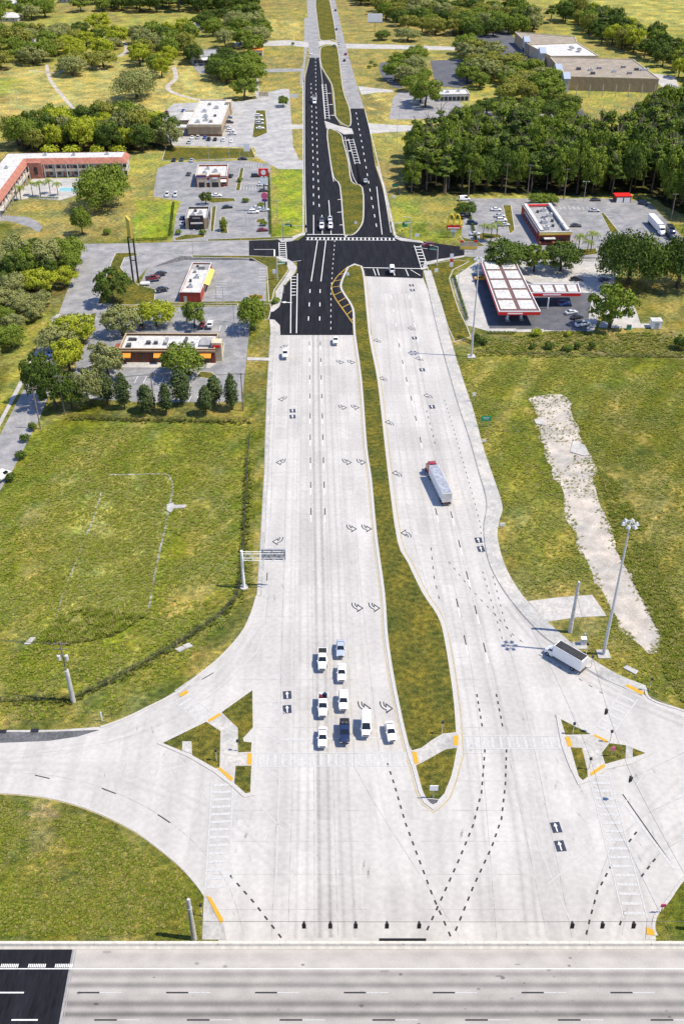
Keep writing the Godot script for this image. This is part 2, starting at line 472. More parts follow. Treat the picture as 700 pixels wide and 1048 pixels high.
# ---------------------------------------------------------------- ground
func build_ground() -> void:
	var xs := PackedFloat64Array()
	var zs := PackedFloat64Array()
	for r in [[-4000.0, -900.0, 400.0], [-900.0, -400.0, 50.0], [-400.0, -150.0, 6.0], [-150.0, 150.0, 1.6], [150.0, 400.0, 6.0], [400.0, 900.0, 50.0], [900.0, 4001.0, 400.0]]:
		var x: float = r[0]
		while x < r[1] - 0.01:
			xs.append(x)
			x += r[2]
	for r in [[1200.0, 100.0, 200.0], [100.0, -80.0, 12.0], [-80.0, -330.0, 1.6], [-330.0, -700.0, 3.2], [-700.0, -1300.0, 8.0], [-1300.0, -2000.0, 60.0], [-2000.0, -6001.0, 400.0]]:
		var z: float = r[0]
		while z > r[1] + 0.01:
			zs.append(z)
			z -= r[2]
	var n1 := noise(0.011, 31, 4)
	var n2 := noise(0.05, 32, 3)
	var n3 := noise(0.22, 33, 2)
	var n4 := noise(0.05, 34, 3)
	var olive := Vector3(0.135, 0.150, 0.022)
	var lush := Vector3(0.155, 0.195, 0.020)
	var dry := Vector3(0.42, 0.36, 0.12)
	var straw := Vector3(0.27, 0.225, 0.080)
	var mud := Vector3(0.27, 0.20, 0.115)
	var dark := Vector3(0.085, 0.095, 0.020)
	var bright := Vector3(0.215, 0.285, 0.026)
	var far_dry := Vector3(0.42, 0.38, 0.12)
	var far_green := Vector3(0.30, 0.295, 0.07)
	# fields, bare patches and painted wood shade: outline, colour, share, ragged edge in metres
	var areas := [
		[pl([-99.43,-249.83,-80.19,-252.68,-24.19,-250.4,-19.71,-175.45,-32.18,-147.07,-47.47,-133.17,-66.46,-133.17]), lush, 0.75, 6.0],
		[pl([-66.4,-221.76,-46.01,-221.76,-43.16,-198.25,-42.73,-165.29,-50.57,-158.93,-60.74,-157.39,-66.13,-160.49,-65.35,-179,-65.14,-202.42]), Vector3(0.31, 0.325, 0.10), 0.9, 2.0],
		[pl([-44.12,-198.25,-42.19,-198.25,-41.26,-166.93,-47.89,-155.86,-59.54,-152.27,-60.24,-155.25,-50.57,-158.93,-42.84,-165.95]), bright, 0.7, 2.0],
		[pl([-77.77,-230.11,-69.19,-230.11,-63.24,-190.25,-61.84,-162.07,-65.04,-162.07,-67.02,-190.25]), bright, 0.5, 3.0],
		[pl([-78.66,-245.92,-64.62,-245.92,-66.1,-162.07,-69.6,-144.27,-76.47,-168.59]), straw, 0.5, 6.0],
		[pl([-70.39,-147.07,-57.35,-142.89,-48.62,-138.85,-53,-132.41,-66.25,-132.41]), straw, 0.55, 4.0],
		[pl([-42.91,-230.11,-29.5,-230.11,-25.76,-175.45,-35.82,-158.93,-39.45,-162.07,-38.94,-190.25]), straw, 0.55, 7.0],
		[pl([-68.22,-139.39,-62.1,-138.33,-61.28,-133.67,-66.46,-133.17]), mud, 0.6, 3.0],
		[pl([-18.76,-162.07,-30.17,-147.07,-47.47,-133.17,-66.46,-133.17,-68.07,-138.85,-50.84,-140.19,-33.31,-155.86,-23.17,-171.29]), dark, 0.45, 3.0],
		[pl([-61.82,-116.74,-43.38,-112.88,-26.22,-100.94,-21.2,-88.25,-53.77,-88.25]), dark, 0.45, 6.0],
		[pl([-59.22,-113.72,-50.61,-114.15,-49.93,-111.2,-57.45,-110.38]), mud, 0.7, 4.0],
		[pl([-57.09,-100,-48.49,-98.16,-44.24,-93.69,-48.34,-91.1,-55.06,-92.82]), bright, 0.35, 5.0],
		[pl([-54.72,-109.76,-47.65,-108.74,-38.97,-99.08,-30.91,-89.42,-35.55,-89.42,-45.46,-99.08]), straw, 0.45, 5.0],
		[pl([37.01,-296.54,111.62,-292.95,101.55,-257.33,38.35,-263.32]), lush, 0.4, 8.0],
		[pl([75,-269.52,106.81,-275.92,68.07,-138.85,68.71,-155.86,68.43,-190.25]), dark, 0.5, 9.0],
		[pl([69.21,-225.15,83.13,-230.11,82.59,-190.25,74.63,-162.07]), straw, 0.3, 8.0],
		[pl([45,-269.52,57.52,-263.32,59,-215.66,58.25,-175.45,46.75,-173.7,40.12,-190.25]), lush, 0.35, 6.0],
		[pl([41.68,-307.72,117.33,-313.15,111.82,-293.66,54.31,-293.66]), mud, 0.55, 5.0],
		[pl([42.45,-302.42,62.28,-303.92,60.92,-295.1,42.32,-295.1]), olive, 0.5, 3.0],
		[pl([107.74,-374.54,131.81,-364.39,114.72,-303.92,90.17,-311.58]), straw, 0.6, 7.0],
		[pl([20.42,-460.09,37.27,-474.89,53.77,-452.98,52.08,-401.93,28.16,-396.2,21.07,-419.93]), bright, 0.55, 6.0],
		[pl([36.69,-465.92,54.46,-460.09,45.81,-413.79,36.22,-407.79]), straw, 0.6, 4.0],
		[pl([-34.42,-506.95,-18.95,-515.53,-15.64,-407.79,-28.55,-403.09]), bright, 0.85, 3.0],
		[pl([-94.11,-452.98,-74.2,-451.57,-69.83,-400.77,-86.46,-403.09]), bright, 0.9, 2.0],
		[pl([-145.19,-452.98,-119.36,-455.8,-97.35,-446.04,-90.13,-400.77,-117.73,-400.77]), straw, 0.8, 5.0],
		[pl([-158.85,-460.09,-144.1,-448.79,-117.73,-400.77,-104.59,-396.2,-100.65,-327.81,-99.91,-251.54]), straw, 0.6, 7.0],
		[pl([-121.47,-327.81,-101.04,-329.5,-99,-269.52,-99.91,-251.54]), bright, 0.4, 6.0],
		[pl([-102.6,-382.97,-99.03,-380.84,-96.86,-329.5,-101.04,-329.5]), mud, 0.6, 2.0],
		[pl([-124.67,-487.3,-104.29,-490.49,-95.31,-460.09,-96.47,-446.04,-111.75,-451.57]), straw, 0.6, 5.0],
		[pl([-245.88,-768.05,-84.3,-768.05,-30.52,-653.99,-24.93,-515.53,-88.51,-542.78,-118.02,-628.79,-199.86,-605.2]), dry, 0.9, 14.0],
		[pl([-231.2,-716.08,-217.99,-716.08,-210.45,-664.57,-215.14,-659.25]), bright, 0.6, 6.0],
		[pl([-203.62,-994.39,-123.94,-994.39,-112.67,-894.66,-185.1,-894.66]), far_green, 0.9, 20.0],
		[pl([-244.5,-942.15,-169.35,-851.31,-197.46,-741.26,-238.32,-741.26]), far_green, 0.5, 10.0],
		[pl([-110.64,-583.1,-60.85,-583.1,-55.95,-527.95,-101.73,-527.95]), dry, 0.7, 6.0],
		[pl([-82.01,-1052.12,-31.68,-1052.12,-19.22,-524.35,-31.36,-524.35,-55.64,-681.01]), straw, 0.75, 14.0],
		[pl([-80.1,-942.15,-33.41,-932.29,-34.64,-851.31,-69.89,-859.68]), dry, 0.9, 8.0],
		[pl([-26.09,-1052.12,-12.11,-1052.12,1.42,-775.01,5.9,-628.79,3.32,-583.1,-5.62,-593.97,-15.58,-775.01]), straw, 0.7, 4.0],
		[pl([-8.8,-578.84,3.22,-562.33,9.5,-432.67,4.94,-407.79,-2.3,-467.4,-7.08,-524.35]), straw, 0.5, 3.0],
		[pl([-4.66,-1052.12,111.83,-1052.12,75.87,-681.01,26.03,-542.78,12.98,-628.79]), straw, 0.7, 12.0],
		[pl([15.81,-681.01,103.77,-653.99,91.19,-562.33,26.66,-558.32]), dry, 0.6, 8.0],
		[pl([198.95,-1129.98,407.86,-1129.98,290.34,-775.01,267.09,-843.09,208.79,-932.29,182.26,-972.88]), far_green, 0.95, 12.0],
		[pl([248.69,-1129.98,407.86,-1129.98,315.6,-851.31,244.5,-942.15]), far_dry, 0.5, 20.0],
		[pl([93.94,-792.92,161.65,-851.31,150.8,-710.02,82.19,-681.01]), far_green, 0.6, 8.0],
		[pl([-23.82,-307.72,-22.47,-245.92,-19.71,-175.45,-21.32,-162.07,-23.45,-171.98,-27.65,-240.49,-29.11,-307.72]), dark, 0.5, 2.0],
		[pl([-30.44,-307.72,-25.8,-307.72,-23.04,-245.92,-26.41,-245.92]), straw, 0.5, 2.0],
	]
	areas.append([pl([30.03,-461.54,59,-460.09,95.31,-460.09,125.85,-458.66,141.97,-461.54,151.1,-432.67,162.43,-413.79,228.61,-623.94,195.41,-609.8,177.02,-587.41,151.88,-546.6,127.17,-527.95,107.13,-529.77,88.51,-542.78,62.48,-542.78,35.4,-524.35]), Vector3(0.045, 0.042, 0.02), 1.2, 3.0])  # dark leaf-litter colour, also painting in the shade between the pine trunks
	areas.append([pl([-171.87,-535.28,-173.86,-550.46,-159.43,-578.84,-130.84,-578.84,-108.6,-570.48,-89.56,-550.46,-88.77,-537.14,-112.23,-529.77,-158.14,-529.77]), Vector3(0.06, 0.055, 0.025), 1.0, 3.0])  # same darkened floor for painted shade, under the belt behind the hotel
	areas.append([pl([-148.81,-382.97,-138.9,-389.5,-123.58,-391.71,-111.12,-389.5,-102.99,-382.97,-99.24,-356.59,-102.06,-339.94,-124.4,-338.16,-135.06,-338.16]), Vector3(0.06, 0.055, 0.025), 1.0, 3.0])  # same darkened floor for painted shade, under the wood by the side street
	var box := []
	for a in areas:
		var b := Rect2(a[0][0], Vector2.ZERO)
		for p in a[0]:
			b = b.expand(p)
		box.append(b.grow(a[3] + 1.0))
	var w := xs.size()
	var h := zs.size()
	var vs := PackedVector3Array()
	var nn := PackedVector3Array()
	var cs := PackedColorArray()
	var u1 := PackedVector2Array()
	var u2 := PackedVector2Array()
	vs.resize(w * h)
	nn.resize(w * h)
	cs.resize(w * h)
	u1.resize(w * h)
	u2.resize(w * h)
	var turn := Transform2D(0.45, Vector2.ZERO)
	for j in h:
		var z := zs[j]
		for i in w:
			var x := xs[i]
			var k := j * w + i
			vs[k] = Vector3(x, 0, z)
			nn[k] = Vector3.UP
			var e1 := n1.get_noise_2d(x, z)
			var e2 := n2.get_noise_2d(x * 1.4 - z * 0.35, z * 0.5)
			var e3 := n3.get_noise_2d(x, z)
			var c := olive.lerp(straw, clampf(0.25 + e1 * 0.7 + e2 * 0.4, 0.0, 0.8))
			if z < -420.0:
				c = straw.lerp(far_green, clampf(0.5 + e1 * 1.2, 0.0, 1.0))
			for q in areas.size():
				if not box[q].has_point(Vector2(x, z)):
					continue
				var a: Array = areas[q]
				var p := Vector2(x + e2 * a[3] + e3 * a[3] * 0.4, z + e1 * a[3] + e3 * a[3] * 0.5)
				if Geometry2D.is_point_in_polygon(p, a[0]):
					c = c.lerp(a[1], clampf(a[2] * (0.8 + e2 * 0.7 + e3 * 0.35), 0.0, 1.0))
			# mower tracks and thin, worn turf
			var e4 := n4.get_noise_2d((x * 0.86 + z * 0.5) * 3.2, (z * 0.86 - x * 0.5) * 0.28) if z > -420.0 else 0.0
			c = c.lerp(straw, clampf(e4 * 1.1 - 0.08, 0.0, 0.6))
			c *= 1.0 + 0.26 * e3 + 0.18 * e2 + 0.28 * e4
			if e2 + e3 * 0.6 > 0.52 and z > -420.0:
				c = c.lerp(straw, 0.5)
			c *= 2.25
			cs[k] = Color(clampf(c.x, 0, 1), clampf(c.y, 0, 1), clampf(c.z, 0, 1))
			u1[k] = turn * Vector2(x * 0.045, z * 0.07)
			u2[k] = Vector2(x + z * 0.3, z) * 0.011
	var idx := PackedInt32Array()
	for j in h - 1:
		for i in w - 1:
			var k := j * w + i
			# z falls with j: (k) near, (k + w) far
			idx.append_array([k, k + w, k + 1, k + 1, k + w, k + w + 1])
	var arr := []
	arr.resize(Mesh.ARRAY_MAX)
	arr[Mesh.ARRAY_VERTEX] = vs
	arr[Mesh.ARRAY_NORMAL] = nn
	arr[Mesh.ARRAY_COLOR] = cs
	arr[Mesh.ARRAY_TEX_UV] = u1
	arr[Mesh.ARRAY_TEX_UV2] = u2
	arr[Mesh.ARRAY_INDEX] = idx
	var m := ArrayMesh.new()
	m.add_surface_from_arrays(Mesh.PRIMITIVE_TRIANGLES, arr)
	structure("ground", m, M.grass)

# ---------------------------------------------------------------- roads
const ROAD_Y := 0.03
const KERB_Y := 0.16

func flat(called: String, poly: PackedVector2Array, y: float, m: Material, uvs := 0.1) -> MeshInstance3D:
	var s := Shape.new()
	s.uvs = uvs
	s.sheet(poly, y)
	return structure(called, s.done(), m)

# the pale concrete of the highway: rubber in the wheel tracks, slab joints and stains, 0.06 m by 0.13 m a texel
func concrete_texture(x0: float, z0: float, wx: float, lz: float) -> ImageTexture:
	var w := 1536
	var h := 2048
	var n := noise(0.006, 41, 4)
	var im := n.get_image(w, h)
	im.convert(Image.FORMAT_L8)
	var a := im.get_data()
	im = noise(0.10, 42, 3).get_image(w, h)
	im.convert(Image.FORMAT_L8)
	var b := im.get_data()
	im = noise(0.03, 43, 3).get_image(w, 128)      # stretched along the road
	im.resize(w, h, Image.INTERPOLATE_CUBIC)
	im.convert(Image.FORMAT_L8)
	var s := im.get_data()
	var tone := PackedFloat32Array()
	tone.resize(w * h)
	# each poured slab has its own slight tone
	var slab := PackedFloat32Array()
	var sr := RandomNumberGenerator.new()
	sr.seed = 4
	for k in 64 * 64:
		slab.append(sr.randf_range(-0.019, 0.019))
	for k in w * h:
		var row := k / w
		var lane := int(((k % w) * wx / w - row * lz / h * 0.028) / 3.66) & 63
		tone[k] = 0.845 + slab[lane * 64 + (int(row * lz / h / 6.5) & 63)] + (a[k] - 128) * 0.00022 + (b[k] - 128) * 0.00030 + (s[k] - 128) * 0.00035
	# wheel tracks: line, darkness, half-width of one track
	var tracks := [
		[[-8.98,-310.03,-7.19,-240.49,-5.15,-175.45,-3.77,-131.17,-2.62,-88.58], 0.10, 0.5], [[-12.64,-310.03,-10.79,-240.49,-8.74,-175.45,-7.34,-131.17,-6.46,-88.58], 0.035, 0.4], [[-5.66,-310.03,-3.6,-240.49,-1.57,-175.45,-.19,-131.17,1.23,-88.58], 0.05, 0.45],
		[[-16.3,-310.03,-14.38,-240.49,-12.55,-175.45,-11.3,-131.17,-10.46,-88.58], 0.02, 0.5], [[-1.66,-310.03,0.55,-240.49,2.69,-175.45,4.38,-133.67,7.58,-106.74], 0.02, 0.4],
		[[19.54,-354.68,19.8,-269.52,21.55,-215.66,23.23,-171.98,24.36,-133.67,23.82,-108.74,23.08,-88.58], 0.03, 0.5], [[16.22,-354.68,16.2,-269.52,17.44,-215.66,19.06,-179], 0.02, 0.4], [[23.6,-354.68,24.6,-269.52,27.19,-215.66,29.2,-171.98,30.83,-133.67,30.97,-108.74,30.01,-88.58], 0.045, 0.5], [[27.29,-354.68,29.4,-269.52,32.36,-211.12,34.12,-162.07,36.33,-128.71,35.39,-88.58], 0.02, 0.4],
		[[-18.76,-162.07,-24.13,-147.07,-32.77,-136.76,-43.03,-129.69,-53.57,-126.79,-64.26,-125.36], 0.02, 0.6], [[-8.12,-99.08,-18.72,-108.74,-29.94,-116.08,-45.15,-121.65,-56.27,-122.8,-63.53,-122.8], 0.02, 0.6],
		[[37.14,-168.59,43.47,-154.35,53.39,-142.89,66.61,-133.67], 0.045, 0.6], [[62.57,-119.39,51.05,-108.74,41.45,-95.45,36.93,-88.58], 0.02, 0.6], [[59.85,-109.76,51.27,-102.83,45.03,-93.69,42.32,-88.58], 0.02, 0.6], [[47.93,-126.31,41.64,-112.88,34.1,-99.08], 0.01, 0.8],
	]
	var sx := w / wx
	var sz := h / lz
	for t in tracks:
		var p := smooth_line(pl(t[0]), 8)
		for k in p.size() - 1:
			var steps := int(ceil(p[k].distance_to(p[k + 1]) * sz * 1.4)) + 1
			var d := (p[k + 1] - p[k]).normalized()
			var side := Vector2(-d.y, d.x)
			for q in steps:
				var o := p[k].lerp(p[k + 1], float(q) / steps)
				for half in [-0.85, 0.85]:
					var u := -0.7
					while u <= 0.7:
						var f: Vector2 = o + side * (half + u)
						var px := int((f.x - x0) * sx)
						var pz := int((f.y - z0) * sz)
						if px >= 0 and px < w and pz >= 0 and pz < h:
							var k2 := pz * w + px
							tone[k2] -= t[1] * 0.44 * exp(-u * u / (t[2] * t[2] * 0.45)) * (0.35 + s[k2] / 128.0 * 0.65) / maxf(1.0, absf(d.y) * 1.0)
						u += 0.07
	# stains and skid marks
	var r := RandomNumberGenerator.new()
	r.seed = 5
	var where := pl([-26.79,-126.79,-17.87,-108.74,37.92,-121.65,41.64,-112.88,46.01,-117.18,49.35,-108.74,-5.46,-168.59,-2.42,-198.25,-4.06,-99.08,-15.05,-176.15,40.4,-136.24,-34.85,-125.13])
	var how := [[60, 6.0], [26, 4.0], [80, 9.0], [50, 8.0], [30, 5.0], [20, 6.0], [30, 8.0], [20, 8.0], [40, 10.0], [8, 2.0], [14, 3.0], [26, 5.0]]
	for at in where.size():
		var c := where[at]
		var spot: Array = how[at]
		for q in spot[0]:
			var o: Vector2 = c + Vector2(r.randfn(), r.randfn()) * spot[1]
			var ln := r.randf_range(0.6, 3.4)
			var an := r.randf_range(0.9, 1.9)
			var wd := r.randf_range(0.06, 0.22)
			var dk := r.randf_range(0.03, 0.16)
			var nx := int(ln / 0.06)
			dk *= r.randf()
			for i in nx:
				var f: Vector2 = o + Vector2(cos(an), sin(an)) * (i * 0.06)
				for e in range(-int(wd * sx), int(wd * sx) + 1):
					var px := int((f.x - x0) * sx) + e
					var pz := int((f.y - z0) * sz)
					if px >= 0 and px < w and pz >= 0 and pz < h:
						tone[pz * w + px] -= dk * 0.55 * maxf(0.0, b[pz * w + px] / 70.0 - 1.1) * sin(PI * (i + 0.5) / nx)
	var out := PackedByteArray()
	out.resize(w * h * 3)
	for k in w * h:
		var q := clampf(tone[k], 0.35, 1.0) * 255.0
		out[k * 3] = int(q)
		out[k * 3 + 1] = int(q * 0.992)
		out[k * 3 + 2] = int(q * 0.985)
	return ImageTexture.create_from_image(Image.create_from_data(w, h, false, Image.FORMAT_RGB8, out))

# a raised island: kerb ring and what lies inside
func island(called: String, outer: PackedVector2Array, kerb: Material, edge := 0.35) -> MeshInstance3D:
	var s := Shape.new()
	s.plate(outer, 0.0, KERB_Y)
	return structure(called, s.done(), kerb)

func turf_on(poly: PackedVector2Array, parent: Node, y := KERB_Y + 0.03) -> MeshInstance3D:
	var s := Shape.new()
	s.plate(poly, 0.05, y)
	return part("turf", s.done(), M.turf, parent)

func build_roads() -> void:
	var x0 := -110.0
	var z0 := -345.0
	var wx := 220.0
	var lz := 275.0
	var cm := mk("concrete", 0.645, 0.635, 0.62, 0.9)
	cm.albedo_texture = concrete_texture(x0, z0, wx, lz)
	cm.detail_enabled = true
	cm.detail_blend_mode = BaseMaterial3D.BLEND_MODE_MUL
	cm.detail_albedo = tone_tile("concrete_grain", 512, 512, 0.05, 0.3, 0.92, 1.0, 51)
	cm.detail_uv_layer = BaseMaterial3D.DETAIL_UV_2
	# the whole concrete junction as one sheet; islands stand on it
	var west_edge := pl([-24.45,-310.03,-23.1,-269.52,-22.05,-245.92,-21,-225.15,-19.76,-187.93,-19.31,-171.29,-20.12,-165.95,-21.81,-159.24,-25.63,-151.97,-29.53,-146.78,-33.34,-142.35,-36.98,-139.01,-42.67,-134.95,-46.8,-132.67,-54.77,-131.91,-66.07,-131.79,-83.11,-131.91])
	var sw := pl([-77.48,-116.08,-68.95,-116.96,-61.82,-116.74,-55.68,-116.21,-49.26,-114.79,-42.73,-112.25,-36.25,-108.74,-31.64,-105.35,-27.11,-101.5,-23.9,-97.98,-22.16,-95.45,-20.27,-91.1,-19.31,-87.76,-18.58,-80.64])
	var se := pl([47.93,-80.64,49.19,-87.76,49.48,-90.09,50.64,-92.47,53.57,-95.45,56.86,-99.19,63.56,-105.16,76.34,-112.88])
	var east_edge := pl([81.8,-128.23,74.06,-133.17,67.52,-136.91,61.71,-140.08,56.26,-145.94,50.71,-152.27,47.46,-157.39,43.2,-162.07,39.27,-170.28,36.89,-178.29,36,-185.64,36.69,-195,39.36,-208.46,38.83,-225.15,37.65,-245.92,36,-269.52,34.42,-303.92,32.15,-345.35,30.84,-360.95,7.88,-362.91])
	var ring := PackedVector2Array()
	for p in west_edge:
		ring.append(p)
	for p in sw:
		ring.append(p)
	for p in se:
		ring.append(p)
	for p in east_edge:
		ring.append(p)
	ring.append_array(pl([8.67,-345.35,9.98,-310.03,5.32,-310.03]))
	var s := Shape.new()
	s.sheet(ring, ROAD_Y)
	for k in s.uv.size():
		s.uv[k] = Vector2((s.v[k].x - x0) / wx, (s.v[k].z - z0) / lz)
	var a := []
	a.resize(Mesh.ARRAY_MAX)
	a[Mesh.ARRAY_VERTEX] = s.v
	a[Mesh.ARRAY_NORMAL] = s.nn
	a[Mesh.ARRAY_TEX_UV] = s.uv
	var u2 := PackedVector2Array()
	for p in s.v:
		u2.append(Vector2(p.x, p.z) * 0.12)
	a[Mesh.ARRAY_TEX_UV2] = u2
	var am := ArrayMesh.new()
	am.add_surface_from_arrays(Mesh.PRIMITIVE_TRIANGLES, a)
	var road := structure("concrete_road", am, cm)
	M["road_node"] = null
	# slab joints, sawn along the lanes and across them
	var j := Shape.new()
	for line in [[-17.53,-307.72,-13.44,-175.45,-11.92,-128.71,-11.1,-88.92], [-14.39,-307.72,-10.75,-175.45,-9.31,-128.71,-8.48,-88.92], [-11.02,-307.72,-7.64,-197.43,-5.4,-128.71,-4.32,-88.92], [-7.28,-307.72,-3.87,-197.43,-1.86,-128.71,-.62,-88.92], [-3.31,-307.72,0,-197.43,2.07,-131.17,3.75,-119.39,15.84,-94.22,18.5,-88.92], [0.33,-307.72,3.38,-197.43,5.97,-144.27,7.01,-126.31], [-22.17,-307.72,-17.46,-190.25,-16.63,-162.07], [15.17,-345.35,15.6,-269.52,16.45,-206.71,19.79,-170.28,22.12,-126.31], [19.91,-354.68,22.23,-242.1,24.57,-193.4,26.83,-145.94,24.31,-88.58], [23.6,-354.68,26.3,-237.3,27.68,-204.13,30.6,-145.66,32.32,-88.58], [27.66,-354.68,29.78,-245.92,32.49,-198.25,35.4,-155.86,36.33,-128.71,36.16,-88.58], [-60.71,-125.83,-49.98,-127.26,-37.74,-131.66,-27.35,-139.92,-21.24,-148.49,-19.27,-157.39], [-63.21,-121.65,-52.11,-120.51,-40.62,-116.74,-29.04,-109.56,-19.48,-99.08,-15.42,-88.92], [41.26,-166.93,47.33,-152.86,57.15,-142.07,66.97,-134.95], [44.78,-162.07,54.3,-147.07,67.48,-136.76], [64.52,-126.31,55.98,-121.65,51.84,-119.39], [61.63,-116.08,52.51,-111.2,44.66,-102.83,38.54,-88.92], [59.1,-107.14,52.6,-102.83,47.03,-95.45,44.09,-88.92]]:
		j.ribbon(smooth_line(pl(line), 6), 0.09, ROAD_Y + 0.004)
	stuff("slab_joint", j.done(), M.joint, road)
	var j2 := Shape.new()
	for k in 34:
		var z := -308.0 + k * 6.5
		j2.ribbon(pl([-21.0 - k * 0.02, z, 3.2 + maxf(0.0, (k - 24) * 0.1), z]), 0.06, ROAD_Y + 0.006)
		if k > 3:
			j2.ribbon(pl([13.0 + k * 0.02, z, 31.0, z]), 0.06, ROAD_Y + 0.006)
	stuff("cross_joint", j2.done(), M.joint, road)

	# pavements (sidewalk strips with kerb) beside the highway
	var strip := func(called: String, a1: Array, b1: Array, m: Material) -> void:
		var p := smooth_line(pl(a1), 5)
		var q := smooth_line(pl(b1), 5)
		q.reverse()
		p.append_array(q)
		var sh := Shape.new()
		sh.plate(p, 0.0, 0.15)
		structure(called, sh.done(), m)
	strip.call("pavement", [-24.24,-309.25,-22.95,-269.52,-21.91,-245.92,-20.87,-225.15,-19.66,-187.93,-19.25,-171.98], [-22.91,-309.25,-21.75,-269.52,-20.93,-245.92,-20.08,-225.15,-18.73,-187.93,-18.47,-171.98], M.pavement)
	strip.call("pavement", [34.49,-367.39,35.4,-345.35,36.59,-306.19,37.84,-276.84,38.94,-257.92,39.39,-236.78,40.01,-226.13,40.99,-208.29,39.47,-201.58,38.03,-194.2,38.34,-183.02,40.71,-172.46,44.87,-163.35,47.66,-158.5,50.89,-153.16,56.51,-147.07,61.61,-143.72], [31.46,-367.39,32.15,-345.35,32.96,-306.19,34.11,-276.84,35.02,-257.92,36.14,-240.49,36.72,-225.15,37.21,-209.34,35.07,-197.56,34.67,-185.42,36.25,-176.15,38.93,-167.93,42.79,-159.55,45.73,-155.4,48.76,-150.66,54.27,-145.1,59.91,-141.26], M.pavement)
	# dark gutter line along the east pavement
	var g := Shape.new()
	g.ribbon(smooth_line(pl([32,-345.35,32.83,-306.19,33.95,-276.84,34.87,-257.92,36.01,-240.49,36.59,-225.15,37.08,-209.34,34.95,-197.56,34.58,-185.42,36.16,-176.15,38.78,-167.8,42.63,-159.36,45.49,-155.25,48.5,-150.37,54.01,-144.82]), 5), 0.28, ROAD_Y + 0.008)
	stuff("gutter", g.done(), M.old_asphalt, road)
	var g2 := Shape.new()
	g2.ribbon(smooth_line(pl([-22.75,-309.25,-21.6,-269.52,-20.79,-245.92,-19.94,-225.15,-18.61,-187.93,-18.36,-171.98]), 5), 0.2, ROAD_Y + 0.008)
	stuff("gutter", g2.done(), M.joint, road)
	# kerbs where grass meets the turning roads
	for line in [[-19.25,-171.98,-20.01,-165.95,-21.73,-159.24,-25.62,-151.83,-29.51,-146.64,-32.72,-142.07,-36.95,-138.85,-42.62,-134.69,-46.77,-132.51], [-68.95,-116.96,-61.85,-116.85,-55.7,-116.3,-49.28,-114.88,-42.75,-112.33,-36.26,-108.83,-31.66,-105.43,-27.12,-101.58,-23.91,-98.05,-22.56,-96.17]]:
		var kk := Shape.new()
		var c := smooth_line(pl(line), 5)
		for e in c.size() - 1:
			var d := (c[e + 1] - c[e]).normalized()
			var o := Vector2(-d.y, d.x) * 0.22
			kk.plate(PackedVector2Array([c[e] + o, c[e + 1] + o, c[e + 1] - o, c[e] - o]), 0.0, 0.15)
		stuff("kerb", kk.done(), M.kerb, road)
	for line in [[-61.78,-116.61,-55.64,-116.04,-49.21,-114.58,-42.69,-112.04,-36.21,-108.54,-31.61,-105.16,-27.09,-101.31,-23.88,-97.79,-21.59,-94.57,-19.96,-91.1,-19.12,-88.92], [49.56,-88.92,49.53,-90.59,50.61,-92.65,53.46,-95.63,56.93,-99.45,61.31,-103.22], [61.69,-139.79,67.44,-136.63,72.31,-133.67]]:
		var kk := Shape.new()
		kk.ribbon(smooth_line(pl(line), 5), 0.3, ROAD_Y + 0.012)
		stuff("edge_line", kk.done(), M.kerb_yellow, road)
	for line in [[49.56,-88.92,49.44,-90.26,50.41,-92.47,53.2,-95.27,56.66,-99.08,63.5,-104.96], [61.37,-143.17,61.67,-139.92,67.48,-136.76,72.39,-133.93]]:
		var kk := Shape.new()
		var c := smooth_line(pl(line), 5)
		for e in c.size() - 1:
			var d := (c[e + 1] - c[e]).normalized()
			var o := Vector2(-d.y, d.x) * 0.25
			kk.plate(PackedVector2Array([c[e] + o, c[e + 1] + o, c[e + 1] - o, c[e] - o]), 0.0, 0.15)
		stuff("kerb", kk.done(), M.kerb, road)
	# grey shoulder wedge at the far left
	flat("road_shoulder", pl([-82.89,-131.29,-65.97,-131.42,-58.4,-131.29,-46.65,-131.91,-50.62,-130.18,-55.98,-129.08,-65.17,-128.59,-81.88,-128.47]), ROAD_Y + 0.01, M.worn_asphalt)
	var inlet := Shape.new()
	for p in [Vector3(-65.4,0,-131.42), Vector3(-59.24,0,-131.66)]:
		inlet.box(p + Vector3(0, 0.1, 0), Vector3(1.5, 0.2, 0.8))
	stuff("drain_inlet", inlet.done(), M.black_metal, road)

	# the long grass median and its nose
	var left := smooth_line(pl([2.67,-370.43,0.59,-358.51,0,-350.9,1.44,-343.53,3.53,-335.53,4.51,-327.81,4.66,-310.03,6.27,-276.84,7.03,-236.78,7.94,-220.34,8.63,-194.76,9.77,-173.01,9.9,-158.93,10.65,-146.78,11.72,-135.98,12.52,-129.44,13.19,-124.89]), 3)
	var right := smooth_line(pl([21.71,-125.83,21.93,-131.17,22.26,-141.91,21.91,-157.69,21.06,-164.97,18.21,-173.01,15.48,-184.14,13.44,-192.6,12.42,-218.45,11.89,-240.49,11.01,-276.84,9.31,-303.92,8.68,-327.81,8.07,-360.46,7.26,-371.45]), 3)
	var mid := PackedVector2Array()
	mid.append_array(left)
	mid.append_array(pl([13.64,-123.26,14.52,-117.28,15.24,-115,16.22,-114.04,17.35,-115,18.46,-116.41,19.9,-120.06,20.69,-122.8]))
	mid.append_array(right)
	mid.append_array(pl([4.99,-373.5]))
	var median := island("median", grow(mid, 0.75), M.kerb)
	var up := PackedVector2Array()
	up.append_array(left.slice(0, left.size() - 1))
	up.append_array(pl([12.81,-127.99,13.2,-126.67,15,-127.26,16.98,-129.08,19.27,-130.8,21.93,-131.17]))
	up.append_array(right.slice(4))
	up.append_array(pl([4.99,-372.99]))
	turf_on(up, median)
